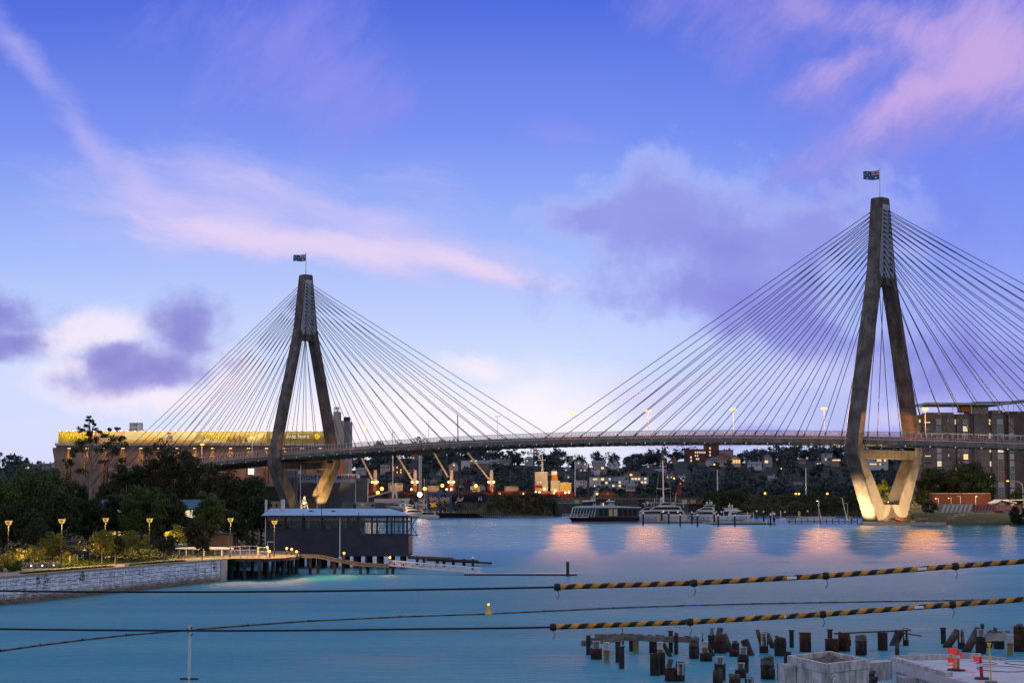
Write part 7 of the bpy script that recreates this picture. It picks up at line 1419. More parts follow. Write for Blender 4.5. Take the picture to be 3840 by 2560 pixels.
for px,y0_,y1_,mm,w in ((1275.5,1936,2083,STEELW,4),(996.5,1937,2056,STEELW,3)): m = MB(); m.cyl((BX(px),HY0-.2), M_(w/2,HY0), BZ(y1_), BZ(y0_), 8); m.build('downpipe', mm, bh, True)
for px,y0_,y1_ in ((1208,1888,2020),(1138.5,1923,2015),(1347,1920,1945)): m = MB(); m.cyl((BX(px),HY0-.75), .05, BZ(y1_), BZ(y0_), 6); m.build('conduit', FRAME, bh, True)
m = MB(); q = lambda px,py: Vector((BX(px),HY0+.5,BZ(py)))
for a,b in ((q(1523,1938),q(1563,2005)),(q(1523,2005),q(1563,1938)),(q(1515,1937.5),q(1570,1937.5)),(q(1515,2006),q(1567,2006))): m.bar(a,b,.11)
m.cb(q(1543,1971), (.25,.2,.25)); m.build('end_bracing', FRAME, bh, True)
m = MB(); a,b = BX(1003),BX(1031); m.box(a,b,HY0-.1,HY0-.005,BZ(2032),BZ(2029)); m.box(a,a+.09,HY0-.1,HY0-.005,BZ(2078),BZ(2032)); m.box(b-.09,b,HY0-.1,HY0-.005,BZ(2078),BZ(2032)); m.build('door_frame', WHITE, bh, True)
m = MB(); m.box(BX(1150),BX(1290),HY0-.05,HY0-.004,BZ(2078),BZ(2020)); m.box(BX(1292),BX(1420),HY0-.04,HY0-.004,BZ(2080),BZ(2010)); m.build('patch_boards', mat('dark_blue_boards2',(.033,.037,.060),.7,.2,.5,5,joint=.28,jw=.10), bh, True)
for k in range(12):
    for y in (1,5,9): m = MB(); m.cyl((xa+1+(xb-xa-2)*k/11,HY0+y), .22, -1, zf, 8); m.build('pile', WOODD, bh, True)
# ---------------------------------------------------------------- old wharf piles in the foreground
PB = mat('tarred_pile',(.012,.013,.015),.6,.5,2,6,streak=.35,streak_scale=(2,2,.2),col2=(.032,.032,.036),wet=.2); PR_ = mat('rusty_steel',(.082,.034,.022),.85,.5,2,6,streak=.6,streak_scale=(2,2,.25),bump=.3,wet=.3); PT = mat('weathered_timber',(.10,.082,.066),.9,.4,3,6,streak=.6,streak_scale=(3,3,.3),bump=.4,wet=.35)
PW = mat('flaking_white',(.44,.44,.46),.8,.4,3,6,streak=.7,streak_scale=(3,3,.3)); PY = mat('pale_green_steel',(.20,.20,.10),.7,.3,3,6,streak=.5,streak_scale=(3,3,.3),wet=-.3); PS = mat('streaked_grey',(.028,.028,.032),.8,.4,2,6,streak=.3,streak_scale=(3,3,.15),wet=.5,col2=(.17,.17,.18)); BT = mat('beam_timber',(.15,.14,.135),.9,.4,3,6,streak=.6,streak_scale=(.3,3,3),bump=.4); RUSTD = mat('dark_rust',(.035,.018,.013),.85,.5,4,6); PPL = mat('web_plate_grey',(.17,.20,.24),.6,.4,3,5,streak=.6,streak_scale=(3,3,.3)); RUSTC = mat('orange_rust',(.30,.10,.035),.9,.5,4,6); RUB = mat('rubble_grey',(.13,.125,.12),.95,.4,4,6,bump=.6)
def tube_ob(name, mm, t, r, z0, z1, n=16, cap_lip=0, taper=1.0, jag=0, seed=0):
    rg = random.Random(seed); m = MB(); n2 = 5; rings = []; rough = .05 if jag else .01; rj = [1+rg.uniform(-rough, rough) for _ in range(n)]; hj = [rg.uniform(-jag, jag) for _ in range(n)]
    for k in range(n2+1):
        z = z0+(z1-z0)*k/n2; rr = r*(1+(taper-1)*k/n2); rings.append([(rr*rj[i]*math.cos(2*math.pi*i/n), rr*rj[i]*math.sin(2*math.pi*i/n), z+(hj[i] if k == n2 else 0)) for i in range(n)])
    m.loft(rings, cap=not jag)
    if jag:   # splintered, hollowed top
        m.loft([rings[-1], [(p[0]*.8, p[1]*.8, p[2]+rg.uniform(-.1,.04)) for p in rings[-1]], [(p[0]*.6, p[1]*.6, z1-.16) for p in rings[-1]], [(p[0]*.02, p[1]*.02, z1-.12+rg.uniform(-.05,.05)) for p in rings[-1]]], cap=False)
    if cap_lip: m.cyl((0,0), r*cap_lip, z1, z1+.06, n)
    o = m.build(name, mm, t, smooth=False)
    if jag and r > .25:
        m = MB()
        for z in (z1-.35, (z1+.3)*.5):
            if z > .5 and rg.random() < .8: m.cyl((0,0), r*1.05, z, z+.07, n)
        for _ in range(3): a = rg.uniform(-2.6,-.5); m.box(r*1.04*math.cos(a)-.05, r*1.04*math.cos(a)+.05, r*1.04*math.sin(a)-.05, r*1.04*math.sin(a)+.05, rg.uniform(-.2,.5), z1-rg.uniform(.1,.5))
        m.build('iron_band', RUSTD, t)
    return o
def bracket(t, x, y, z0, z1, w):
    m = MB(); 
    for s in (-1,1): m.box(x+s*w/2-.035,x+s*w/2+.035,y-.06,y+.06,z0,z1)
    m.box(x-w/2-.06,x+w/2+.06,y-.08,y+.08,z1,z1+.05); o = m.build('steel_bracket', PW, t); m = MB(); m.box(x-w/2+.04,x+w/2-.04,y+.02,y+.05,z0,z1-.03); m.build('web_plate', PPL, o); return o
def clutter(t, r, z, seed, mm=None):
    rg = random.Random(seed); m = MB()
    for _ in range(7): T = Matrix.Translation((rg.uniform(-.6,.6)*r, rg.uniform(-.6,.6)*r, z+rg.uniform(0,.12))) @ Matrix.Rotation(rg.uniform(0,3),4,'Z') @ Matrix.Rotation(rg.uniform(-.4,.4),4,'X'); m.cb((0,0,0), (r*rg.uniform(.4,1.1), r*rg.uniform(.2,.5), rg.uniform(.06,.2)), T)
    return m.build('broken_top', mm or PT, t)
PGRP = 'stumps of the demolished wharf'
def stump(px, yt, yb, w, mm, lab, kind='', top=None, lip=0, rake=None, z0=-1.5, yoff=0):
    """a stump whose waterline sits at photo row yb; rake = (dx px, dy px) of the top for leaning ones"""
    b = wl(px, yb); b.y += yoff; t = thing('wharf_pile', lab, 'pile', b, 0, PGRP); r = M_(w/2, b.y); sd = int(px*7+yt)
    h = P(px, yt, b.y).z
    if rake is not None:
        e = P(px+rake, yt, b.y+.3)-b; m = MB(); d = e.normalized(); m.tube([-d*1.5/max(.3,d.z), e*.5, e], [r, r, r*.95], 12); m.build('shaft', mm, t); 
        if top == 'broken': clutter(bpy.data.objects.new('x',None) if 0 else t, r, h-.12, sd).location = (e.x,e.y,0)
        return t
    if kind == 'drum': tube_ob('shaft', mm, t, r, z0, h, 18, lip, 1, .02 if lip else (.14 if mm is PT else .07), sd)
    elif kind == 'bands':      # white head, rust ring, pale green foot
        tube_ob('shaft', PY, t, r*.9, z0, h*.48, 14, 0, 1, 0, sd); m = MB(); m.lathe((0,0,0), ((r*.9,h*.481),(r*1.05,h*.5),(r*1.05,h*.58),(r*.92,h*.62)), 14); m.build('rust_ring', RUSTC, t); tube_ob('white_head', PW, t, r*.9, h*.621, h-.06, 14, 1.25, 1, 0, sd)
    else: tube_ob('shaft', mm, t, r, z0, h, 14, lip, 1, .03 if not lip else 0, sd)
    if top == 'bracket': bracket(t, 0, -.1, h, h+M_(26, b.y), r*1.1)
    if top == 'tallbracket': bracket(t, 0, -r-.02, h*.35, h-.05, r*1.1)
    if top == 'broken': clutter(t, r, h, sd)
    if top == 'rubble': clutter(t, r, h, sd, RUB)
    if top == 'timber': m = MB(); T = Matrix.Translation((-r*.3,0,h)) @ Matrix.Rotation(.25,4,'Y'); m.cyl((0,0), r*.5, 0, M_(34,b.y), 10); m.v = [tuple(T @ Vector(v)) for v in m.v]; m.build('timber_stub', PT, t)
    return t
def RX(x): return 2150+.2551*x
def RY(y): return 2330+.2551*y
for (x,yt,yb,w,mm,lab,kw) in (
 (222,200,485,66,PB,'plain black pile at the left end of the stumps',{}),
 (340,395,548,165,PR_,'wide rusty drum stump with a white bracket, second from the left',dict(kind='drum',top='bracket')),
 (490,300,602,92,PY,'flanged white, rust and green pile left of the two black ones',dict(kind='bands')),
 (655,302,598,74,PB,'black flanged pile, rear one of two standing close together on the left',dict(lip=1.35)),
 (712,372,686,78,PB,'black flanged pile, front one of two standing close together on the left',dict(lip=1.3)),
 (850,262,434,62,PB,'dark pile beneath the grey beam, left of the pale green one',{}),
 (918,275,458,86,PY,'rust-topped pale green pile carrying the middle of the grey beam',dict(lip=1.3,top='broken')),
 (1172,245,455,110,PS,'dark pile with flaking white paint behind the big black twin stump',dict(top='broken')),
 (1200,470,785,142,PB,'largest black stump of the front twin, left half',dict(kind='drum')),
 (1312,452,775,84,PB,'narrower black stump of the front twin, right half',{}),
 (1300,295,600,88,PW,'white-headed rusty pile rising behind the black twin stump',dict(kind='bands',yoff=1.2)),
 (1425,320,512,66,PB,'black raking strut leaning towards the twin stump',dict(rake=-26)),
 (1432,145,455,64,PB,'tall thin flanged pile behind the beam, left of its partner',dict(lip=1.4)),
 (1512,195,475,64,PB,'shorter thin pile behind the beam, right of the flanged one',dict(top='broken')),
 (1775,300,538,142,PS,'dark green-grey drum under the right end of the grey beam',dict(kind='drum',top='broken')),
 (1945,292,520,96,PW,'white and rust pile standing out of the rusty drum right of the beam',dict(kind='bands',yoff=.4)),
 (1952,462,575,185,PR_,'short wide rusty drum right of the end of the beam',dict(kind='drum')),
 (2055,500,500,60,PB,'black sloping strut behind the short rusty drum',dict(rake=-22)),
 (2035,192,408,108,PB,'black stump with two white brackets, behind the broad rusty one',dict(kind='drum',top='bracket')),
 (2160,218,458,172,PR_,'broad rusty stump with a splintered timber on top',dict(kind='drum',top='timber')),
 (2300,400,440,110,PT,'slanting timber log right of the broad rusty stump',dict(rake=-24)),
 (1425,680,872,150,PR_,'rusty stump with a pale sawn timber in it, at the front left',dict(kind='drum',top='timber')),
 (1570,600,872,130,PR_,'rusty stump with an upright white plate, beside the pale sawn timber',dict(kind='drum',top='tallbracket')),
 (2155,622,860,165,PB,'dark stump with two tall leaning brackets on it, front centre',dict(kind='drum',top='bracket')),
 (2122,716,900,140,PT,'brown sawn timber stump in front of the one with leaning brackets',dict(kind='drum'))):
    kw = dict(kw); 
    if lab.startswith('black sloping'): yt = 320
    if lab.startswith('slanting'): yt = 185
    stump(RX(x), RY(yt), RY(yb), w*.2551, mm, lab, **kw)
R4 = lambda x: 2650+.2551*x
for (x,yt,yb,w,mm,lab,kw) in (
 (425,320,415,105,PB,'black stump topped with concrete lumps and a small white bracket',dict(kind='drum',top='rubble')),
 (430,420,505,190,PR_,'very short wide rusty drum with sloping rim, before the concrete lumps',dict(kind='drum')),
 (640,270,492,120,PB,'black conical strut leaning left with a bent rod on top',dict(rake=-22)),
 (835,158,455,122,PR_,'brown pile with a white plate between two slanting logs',dict(top='tallbracket')),
 (800,120,320,62,PT,'left slanting log of the brown pile with the white plate',dict(rake=-14)),
 (985,175,388,80,PT,'right slanting log of the brown pile with the white plate',dict(rake=-26)),
 (1085,252,498,172,PB,'clean black drum with a cap of scrap, right of the slanting logs',dict(kind='drum',top='broken')),
 (1250,133,378,66,PB,'thin black flanged pile standing alone right of the clean black drum',dict(lip=1.4)),
 (1450,170,438,165,PR_,'square-capped rusty stump behind the concrete box',dict(kind='drum',lip=1.12)),
 (1815,122,430,70,PB,'thin black flanged pile rising behind a squat rusty stump',dict(lip=1.4)),
 (1840,262,446,200,PR_,'squat dark rusty stump in front of the thin flanged pile',dict(kind='drum',lip=1.05)),
 (2025,160,428,172,PR_,'tall brown rusty stump without a cap, right of the squat one',dict(kind='drum')),
 (2272,208,488,172,PS,'dark stump streaked with white, left of the black octagonal one',dict(kind='drum')),
 (537,482,740,162,PB,'black drum with a little white frame on top, behind the brown sawn one',dict(kind='drum',top='bracket')),
 (497,716,815,165,PT,'brown sawn stump carrying a tall white plate, front centre',dict(kind='drum',top='bracket')),
 (895,556,838,196,PS,'big stump streaked white above and black below, left of the concrete box',dict(kind='drum',top='broken')),
 (1190,440,628,104,PB,'dark stump wedged against the left corner of the concrete box',dict(kind='drum')),
 (1105,622,868,130,PR_,'purple-rusted stump at the left foot of the concrete box',dict(kind='drum')),
 (415,822,960,165,PT,'sawn stump with a grey slab on top at the bottom edge',dict(kind='drum',top='rubble')),
 (628,822,960,122,PR_,'rusty stump with a white plate at the bottom edge',dict(kind='drum',top='tallbracket')),
 (1170,812,960,172,PS,'scrap-topped dark stump before the box at the bottom edge',dict(kind='drum',top='broken')),
 (1332,812,960,130,PT,'sawn brown stump touching the scrap-topped one at the bottom edge',dict(kind='drum'))):
    stump(R4(x), RY(yt), RY(yb), w*.2551, mm, lab, **kw)
R5 = lambda x: 3240+.2551*x
for (x,yt,yb,w,mm,lab,kw) in (
 (275,155,416,142,PB,'black octagonal stump with a loose plank across its top',dict(kind='drum')),
 (440,145,346,130,PB,'stout black raking pile leaning right against a plated post',dict(rake=22)),
 (615,100,348,84,PR_,'dark brown post with a white plate beside the stout raking pile',dict(top='tallbracket')),
 (490,318,520,62,PT,'broken splintered stump low in the water before the raking pile',dict(top='broken')),
 (1168,98,325,76,PB,'thin black flanged pile left of the leaning grey log',dict(lip=1.4)),
 (1215,135,375,112,PT,'grey weathered log leaning right against a black post',dict(rake=42)),
 (1432,120,398,108,PB,'black post with a white plate at the top of the leaning grey log',dict(kind='drum',top='tallbracket')),
 (1500,100,440,118,PT,'long grey splintered log leaning right over a concrete lump',dict(rake=48)),
 (1745,35,380,52,PB,'tallest thin black post, behind the long splintered log',{}),
 (1715,225,465,150,PB,'black drum with a white bracket at the left end of the pale beam',dict(kind='drum',top='bracket')),
 (1830,140,375,100,PR_,'brown raking log behind the pale beam',dict(rake=14)),
 (1988,240,396,152,PB,'black drum under the middle of the pale beam',dict(kind='drum')),
 (1990,118,396,60,PT,'short plated post above the pale beam',dict(top='broken',yoff=1)),
 (2152,190,496,98,PY,'white, rust and green banded pile at the right end of the pale beam',dict(kind='bands')),
 (2290,80,435,165,PR_,'wide rusty stump with tangled scrap at the right edge',dict(kind='drum',top='broken'))):
    stump(R5(x), RY(yt), RY(yb), w*.2551, mm, lab, **kw)
def beam(label, a, b, wa, h, Y0, Y1, mm, name='timber_beam'):
    A, B = P(RX(a[0]),RY(a[1]),Y0), P(RX(b[0]),RY(b[1]),Y1); t = thing(name, label, 'beam', (A+B)/2); rg = random.Random(3); m = MB(); n = 9; d = (B-A).normalized(); s = d.cross(Vector((0,0,1))).normalized()
    m.loft([[A.lerp(B,k/n)+s*x+Vector((0,0,z+rg.uniform(-.02,.02))) for x,z in ((-wa/2,-h/2),(wa/2,-h/2),(wa/2,h/2),(-wa/2,h/2))] for k in range(n+1)]); m.build('beam', mm, t, True)
    m = MB()
    for k in range(14): q = A.lerp(B, rg.random()); T = Matrix.Translation(q+Vector((rg.uniform(-.1,.1),0,h/2+.03))) @ Matrix.Rotation(rg.uniform(0,3),4,'Z'); m.cb((0,0,0), (rg.uniform(.1,.4),rg.uniform(.08,.2),rg.uniform(.05,.12)), T)
    m.build('debris', RUB, t, True); return t
Yb_ = wl(RX(900),RY(450)).y
beam('long weathered grey timber beam lying across the left stumps', (318,215), (1850,272), .35, .34, Yb_-.3, Yb_-.8, BT); beam('shorter timber beam joining the long one at an angle on the left', (122,320), (750,238), .3, .32, Yb_-1.4, Yb_-.9, BT)
t = beam('pale straight beam across the right stumps', ((3690-2150)/.2551,(2330+.2551*225-2330)/.2551), ((3786-2150)/.2551,212), .3, .5, wl(3690,2440).y-.5, wl(3786,2440).y-.5, mat('pale_beam',(.30,.30,.30),.8,.2,1))
t = thing('loose_plank','thin dark plank lying on the black octagonal stump','plank', P(R5(170),RY(150),wl(R5(275),RY(416)).y)); m = MB(); m.bar((-2.6,0,-.1),(2.2,0,.12), .35, .07); m.bar((1.2,0,.02),(2.9,.1,-.25), .3, .07); m.build('board', WOODD, t)
for x,yt,yb,lab in ((730,85,265,'thin iron rod standing on the grey beam'),(1900,160,290,'thin bent iron rod beside the right end of the grey beam')):
    b = P(RX(x),RY(yb),Yb_-.6); t = thing('iron_rod', lab, 'rod', b); e = P(RX(x-6),RY(yt),Yb_-.6)-b; m = MB(); m.tube([(0,0,-.3),e*.6,e], .025, 6); m.tube([(0,0,-.3),(0,0,.15)], .06, 6); m.build('rod', BLACK, t)
# ---------------------------------------------------------------- concrete box and slab of the construction site
CW = mat('pale_cast_concrete',(.46,.46,.47),.9,.35,1.3,6,streak=.7,streak_scale=(1.6,1.6,.3),bump=.6)
zb = 2.15; Lc,Fc,Rc = W(2952,2456,zb),W(3099,2489,zb),W(3262,2470,zb); Bc = Lc+(Rc-Fc)
t = thing('concrete_box','large open concrete box full of rubble standing in the water','pile cap', (Fc+Bc)/2)
def wallseg(m, a, b, th, z0, z1, inn): 
    n = Vector((-(b-a).y,(b-a).x,0)).normalized()*th*inn; m.loft([[p.xy.to_3d()+Vector((0,0,z)) for z in (z0,)] + [(p+n).xy.to_3d()+Vector((0,0,z0)), (p+n).xy.to_3d()+Vector((0,0,z1)), p.xy.to_3d()+Vector((0,0,z1))] for p in (a,b)])
m = MB(); cs = [Lc,Fc,Rc,Bc]; ctr = (Fc+Bc)/2
def inset(p, k): return Vector((ctr.x+(p.x-ctr.x)*k, ctr.y+(p.y-ctr.y)*k, 0))
ring = lambda k,z: [inset(p,k)+Vector((0,0,z)) for p in cs]
m.loft([ring(.97,-1.2),ring(.97,zb-.42),ring(1.0,zb-.40),ring(1.0,zb),ring(.86,zb),ring(.86,zb-.6)], cap=False); m.build('walls', CW, t, True)
m = MB(); rg = random.Random(9); n_=14
m.v = [tuple(inset(Lc,.865).lerp(inset(Fc,.865),i/n_).lerp(inset(Bc,.865).lerp(inset(Rc,.865),i/n_),j/n_)+Vector((0,0,zb-.32+rg.uniform(-.12,.16)))) for j in range(n_+1) for i in range(n_+1)]
for j in range(n_):
    for i in range(n_): m.f.append((j*(n_+1)+i,j*(n_+1)+i+1,(j+1)*(n_+1)+i+1,(j+1)*(n_+1)+i)); m.mi.append(0)
for _ in range(90): q = inset(Lc,.8).lerp(inset(Fc,.8),rg.random()).lerp(inset(Bc,.8).lerp(inset(Rc,.8),rg.random()),rg.random()); m.ball((q.x,q.y,zb-.25), rg.uniform(.06,.18), 5)
m.build('rubble', RUB, t, True)
m = MB(); d = (Fc-Lc).normalized(); nn = Vector((d.y,-d.x,0)); a = Lc+d*.1
m.loft([[Vector((p.x,p.y,z)) for p in (a+nn*.5,a+d*1.0+nn*.5,a+d*1.0,a)] for z in (-1.2,zb-.35)]); m.build('corner_post', CW, t, True)
m = MB(); q = Fc.lerp(Rc,.17); e = (Rc-Fc).normalized(); n2 = Vector((e.y,-e.x,0))
for k in range(26): a = k*.35; r_ = .05+.012*k; p = q+e*(r_*math.cos(a))+n2*.05; m.cb((p.x,p.y,zb-.75+r_*.9*math.sin(a)), (.05,.05,.05))
m.build('sprayed_swirl', WHITE, t, True)
zs_ = 1.55
sl = thing('concrete_slab','broad pale concrete slab with raised kerbs at the lower right','slab', W(3650,2520,zs_))
pts = [W(3348,2478,zs_),W(3545,2536,zs_),W(3670,2567,zs_),W(3740,2640,zs_),W(4600,2640,zs_),W(4600,2470,zs_),W(3720,2474,zs_),W(3672,2468,zs_)]
m = MB(); m.loft([[p+Vector((0,0,-.45)) for p in pts],[p for p in pts]]); m.build('deck', mat('pale_slab',(.50,.53,.58),.85,.15,.6,6,streak=.25,streak_scale=(1,1,1),bump=.15), sl, True)
def kerb(a, b, w, h, nm='kerb'):
    m = MB(); d = (b-a).normalized(); n = Vector((-d.y,d.x,0))*w; m.loft([[p+Vector((0,0,.003)),p+n+Vector((0,0,.003)),p+n+Vector((0,0,h)),p+Vector((0,0,h))] for p in (a,b)]); return m.build(nm, CW, sl, True)
kerb(pts[0],pts[1],.34,.2); kerb(W(3349,2476,zs_),W(3680,2467,zs_),.26,.24); kerb(W(3680,2468,zs_),W(3760,2476,zs_),.26,.14)
m = MB(); A,B = W(3250,2486,1.35),W(3345,2478,1.35)
m.loft([[p+Vector((0,y,z)) for y,z in ((0,0),(1.2,0),(1.2,-.9),(0,-.9))] for p in (A,B)]); m.build('link_beam', CW, sl, True)
m = MB()
for a,b in ((pts[0],pts[1]),(pts[1],pts[2])): 
    d = (b-a).normalized(); n = Vector((-d.y,d.x,0)); m.loft([[p+n*.12+Vector((0,0,-.451)),p+n*.7+Vector((0,0,-.451)),p+n*.7+Vector((0,0,-1.05)),p+n*.12+Vector((0,0,-1.05))] for p in (a,b)])
q = pts[0].lerp(pts[1],.42); m.cb((q.x,q.y+.3,zs_-1.0), (1.3,1.2,1.1)); m.build('edge_beam', CW, sl, True)
for u in (.15,.75): q = pts[0].lerp(pts[1],u)+Vector((.8,.8,0)); m = MB(); m.cyl((q.x,q.y), .4, -1.5, zs_-.46, 12); m.build('support_pile', PB, sl, True)
for px in (3800,3950): q = W(px,2500,zs_); m = MB(); m.cyl((q.x,q.y), .4, -1.5, zs_-.46, 12); m.build('support_pile', PB, sl, True)
PINK = mat('pink_marking_paint',(.85,.10,.16),.7,.1,2); m = MB(); rg = random.Random(4)
for px,py,s in ((3655,2478,.22),(3696,2502,.24),(3563,2492,.26),(3620,2511,.18),(3644,2520,.22),(3554,2516,.22),(3596,2544,.24),(3676,2553,.2),(3548,2545,.2),(3305,2478,.12),(3430,2467,.12)):
    z = zs_+.004 if px > 3540 else zs_+.35; q = W(px,py,z); k = [(q.x+s*rg.uniform(.5,1)*math.cos(a), q.y+s*1.6*rg.uniform(.5,1)*math.sin(a), z) for a in [i*.785 for i in range(8)]]
    if px > 3540: m.face(k)
m.build('spray_mark', PINK, sl, True)
m = MB()
for px,py,w in ((3830,2486,.8),(3760,2507,1.2),(3700,2486,.5)):
    q = W(px,py,zs_); m.loft([[(q.x+w*(1+o)*math.cos(a),q.y+w*1.4*(1+o)*math.sin(a),zs_+z) for a in [i*.4488 for i in range(14)]] for o,z in ((0,.004),(-.06,.03))], cap=False)
m.build('rope_coil', BLACK, sl, True)
FLO = mat('fluoro_orange',(.85,.16,.02),.5,.1,1,emit=(1,.12,.02),estr=.12); REFW = mat('reflective_white',(.6,.6,.62),.3,.1,1)
def delineator(px, yt, yb, lab, tilt=0, flags=0, mm=FLO, w=.075):
    b = W(px,yb,zs_); h = P(px,yt,b.y).z-zs_; t = thing('delineator_post', lab, 'marker post', b, 0, 'orange marker posts on the slab'); m = MB(); m.cyl((0,0), .36, .0, .09, 10, .30); m.build('rubber_base', BLACK, t)
    e = Vector((tilt*h,0,h)); m = MB(); m.tube([(0,0,.08),e*.6], w, 10); m.tube([e*.74,e], [w,w*.8], 10); m.build('post', mm, t); m = MB(); m.tube([e*.6,e*.74], w*1.06, 10); m.build('white_band', REFW, t); m = MB(); m.tube([e,e*1.04], [w*1.2,w*.5], 10); m.build('cap', mm, t)
    m = MB()
    for k in range(flags): z = h*(.93-.22*k); s = -1 if k%2 else 1; m.loft([[(tilt*z-s*.05,-.1+o,z+.1),(tilt*z-s*.38,-.16+o,z+.16),(tilt*z-s*.30,-.12+o,z-.12),(tilt*z-s*.05,-.1+o,z-.06)] for o in (0,.012)])
    if flags: m.build('tape_flag', mat('pink_tape',(.85,.06,.05),.6,.1,1,emit=(1,.05,.03),estr=.15), t)
delineator(3579,2433,2512,'bright orange marker post with red tape, left of the pair on the slab',0,3); delineator(3593,2434,2514,'duller orange marker post, right of the pair on the slab',0,1,mat('faded_orange',(.42,.12,.07),.6,.1,1)); delineator(3682,2464,2545,'red and white marker post leaning left, alone on the slab',-.06,1,mat('marker_red',(.38,.02,.03),.5,.1,1))
b = W(3717,2557,zs_); t = thing('survey_rod','tall thin yellow rod on a round wooden base on the slab','rod', b); h = P(3711,2414,b.y).z-zs_; m = MB(); m.cyl((0,0), .27, 0, .06, 14); m.build('base', WOODG, t); m = MB(); m.tube([(0,0,.06),(-.06,0,h)], .035, 8); m.build('rod', YELL, t); m = MB(); m.cyl((-.06,0), .10, h, h+.06, 10); m.cyl((-.06,0), .07, h-.1, h, 10); m.build('head', YELL, t)
# small scrap at the foot of the box
for px,py,lab in ((3140,2545,'heap of dark broken scrap against the front of the concrete box'),(3235,2545,'second heap of dark scrap right of the first before the concrete box')):
    b = wl(px,2590); t = thing('scrap_heap', lab, 'scrap', b); rg = random.Random(px); m = MB(); zt_ = P(px,2532,b.y).z
    m.cyl((0,0), .75, -1, zt_-.1, 12); 
    for _ in range(14): T = Matrix.Translation((rg.uniform(-.7,.7),rg.uniform(-.5,.5),zt_+rg.uniform(-.1,.2))) @ Matrix.Rotation(rg.uniform(0,3),4,'Z') @ Matrix.Rotation(rg.uniform(-.5,.5),4,'X'); m.cb((0,0,0), (rg.uniform(.3,.9),rg.uniform(.1,.3),rg.uniform(.06,.2)), T)
    m.build('debris', PS, t)
# ---------------------------------------------------------------- floating boom, buoy, pole
t = thing('floating_boom','long thin yellow-black floating boom curving across the water','boom', wl(1832,2302)); m = MB(); bp = [(-2500,2560),(-900,2500),(-300,2472),(0,2442),(150,2421),(310,2401),(473,2383),(705,2364),(930,2346),(1156,2330),(1500,2314),(1832,2303),(2040,2293),(2300,2281),(2560,2272),(2820,2265),(3077,2260),(3341,2256),(3647,2251),(3840,2249),(4200,2247),(5200,2245),(8000,2243)]
for k,(a,b) in enumerate(zip(bp,bp[1:])): 
    pa,pb = wl(*a)+Vector((0,0,.06)),wl(*b)+Vector((0,0,.06)); n = 8
    for j in range(n): m.m = 0 if (k*n+j)%3 else 1; m.tube([pa.lerp(pb,j/n),pa.lerp(pb,(j+1)/n)], .058, 6)
m.build('float_line', [mat('boom_yellow',(.13,.085,.022),.6,.4,1),BLACK], t, True); m = MB(); m.m = 0
for a in bp[2:-2]: q = wl(*a); m.ball((q.x,q.y,.08), .09, 6)
m.build('coupling', BLACK, t, True)
b = wl(1832,2303); t = thing('marker_buoy','small yellow marker buoy with a lit lamp riding on the floating boom','buoy', b+Vector((0,-.35,0))); m = MB(); m.lathe((0,0,-.2), ((.28,0),(.30,.35),(.18,.5),(.11,.95)), 12); m.build('body', YELL, t); m = MB(); m.ball((0,0,.84), .1, 8); m.build('lamp_bulb', glow('orange_deck_lamp',(1,.42,.07),2.6), t)
b = P(708,2640,96); b.z = -.5; t = thing('channel_pole','slim grey metal pole with a crossbar standing in the water','pole', b); z = P(708,2342,96).z+.5; m = MB(); m.cyl((0,0), .07, -2, z, 10); m.cyl((0,0), .085, 1.1, z-.7, 10); m.build('pole', GALV, t); m = MB(); zc = P(708,2544,96).z+.5; m.box(-.45,.45,-.05,.05,zc-.05,zc+.05); m.build('crossbar', CHAR, t); m = MB(); m.bar((0,0,z-.25),(.12,-.05,z-.1), .05); m.bar((0,0,z-.4),(-.1,-.05,z-.35), .05); m.bar((.05,0,z-.5),(.16,0,z-.45), .06); m.build('fittings', CHAR, t)
# ---------------------------------------------------------------- overhead lines with striped covers
TY = mat('cover_yellow',(.58,.25,.025),.5,.3,9,6,streak=.35,streak_scale=(1,1,1)); TB = mat('cover_black',(.012,.012,.013),.45,.2,6)
def smoothline(px_pts, Y, n):
    out = []
    for k in range(n+1):
        f = k/n*(len(px_pts)-1); i = min(int(f), len(px_pts)-2); u = f-i; p0,p1,p2,p3 = px_pts[max(0,i-1)],px_pts[i],px_pts[i+1],px_pts[min(len(px_pts)-1,i+2)]
        out.append(P(*[.5*((2*p1[j])+(-p0[j]+p2[j])*u+(2*p0[j]-5*p1[j]+4*p2[j]-p3[j])*u*u+(-p0[j]+3*p1[j]-3*p2[j]+p3[j])*u**3) for j in (0,1)], Y))
    return out
def line(label, pts, Y): 
    L = smoothline(pts, Y, 130); t = thing('overhead_cable', label, 'cable', L[60]); m = MB(); m.tube(L, .0165, 8); m.build('cable', STAY, t, True)
    m = MB(); rg = random.Random(1)
    for p in L[::2]: m.ball(p, .0195, 5)
    m.build('binding', STAY, t, True)
line('upper black overhead cable crossing the water, striped cover on its right half', [(-13000,1640),(-6000,2010),(-2400,2150),(-900,2196),(0,2214),(500,2218),(1000,2217),(1500,2211),(2090,2200),(2602,2185),(3096,2158),(3582,2122),(3840,2104),(4400,2060),(5400,1970),(8000,1735),(16000,1015)], 31)
line('lower black overhead cable crossing the water, striped cover on its right half', [(-13000,1780),(-6000,2150),(-2400,2290),(-900,2345),(0,2357),(500,2362),(1000,2363),(1500,2358),(2074,2350),(2587,2331),(3085,2302),(3571,2266),(3840,2246),(4400,2200),(5400,2105),(8000,1860),(16000,1100)], 31)
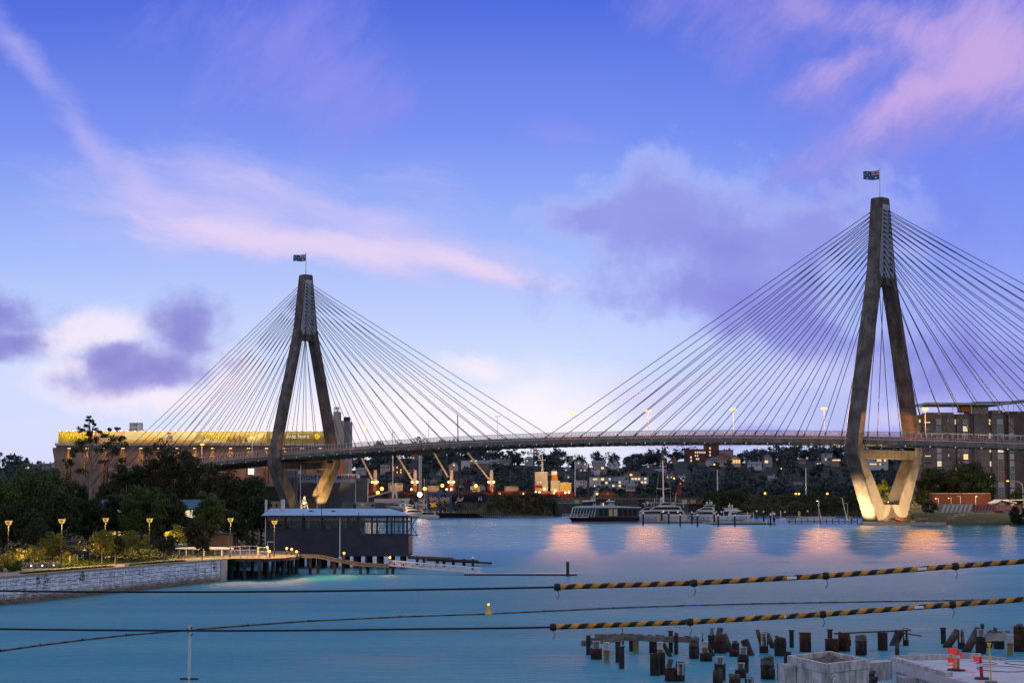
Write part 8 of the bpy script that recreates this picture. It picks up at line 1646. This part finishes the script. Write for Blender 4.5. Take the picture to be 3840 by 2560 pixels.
def cover(label, ends, Y, tags_):
    A = P(*ends[0], Y); t = thing('striped_cable_cover', label, 'cable cover', A, 0, 'striped covers on the overhead cables'); N_ = 14
    for i,(a,b) in enumerate(zip(ends, ends[1:])):
        p,q = P(*a,Y),P(*b,Y); d = (q-p); L = d.length; d.normalize(); s = d.cross(Vector((0,0,1))).normalized(); u = s.cross(d); m = MB(); pitch = (.268,.285,.272,.279)[i%4]; n = int(L/.0125); r = .043
        for k in range(n+1):
            c = p+d*(L*k/n)
            for j in range(N_): a_ = 2*math.pi*j/N_; m.v.append(tuple(c+s*r*math.cos(a_)+u*r*math.sin(a_)))
        for k in range(n):
            for j in range(N_):
                jj = (j+1)%N_; m.f.append((k*N_+j,k*N_+jj,(k+1)*N_+jj,(k+1)*N_+j)); m.mi.append(int(math.floor(((L*k/n)/pitch-(j+.5)/N_)*2))%2)
        sv = m.build('sleeve', [TY,TB], t, True, smooth=True)
        m = MB(); m.tube([p-d*.05,p+d*.05], .056, 12); m.tube([p-d*.015,p+d*.015], .064, 12); m.tube([p+Vector((0,-.02,-.05)),p+Vector((.03,-.02,-.13)),p+Vector((-.005,-.02,-.20))], .006, 5); m.build('clamp', TB, t, True)
    for (px,py,w) in tags_:
        c = P(px,py,Y); i = [k for k in range(len(ends)-1) if ends[k][0] <= px <= ends[k+1][0]][0]; d = (P(*ends[i+1],Y)-P(*ends[i],Y)).normalized(); m = MB(); L = M_(w,Y)/2
        m.loft([[c+d*x+Vector((0,-.0455*math.cos(a),.0455*math.sin(a))) for a in [-.5+.2*k for k in range(6)]] for x in (-L,L)], cap=False, closed=False); m.build('paper_tag', WHITE, t, True)
cover('upper yellow and black striped cover on the overhead cable', [(2090,2200),(2602,2185),(3096,2158),(3582,2122),(4080,2086)], 31, [(2968,2165.5,36),(3456,2131.5,34)])
cover('lower yellow and black striped cover on the overhead cable', [(2074,2350),(2587,2331),(3085,2302),(3571,2266),(4070,2228)], 31, [(3444,2275.5,34),(2943,2310.5,6)])
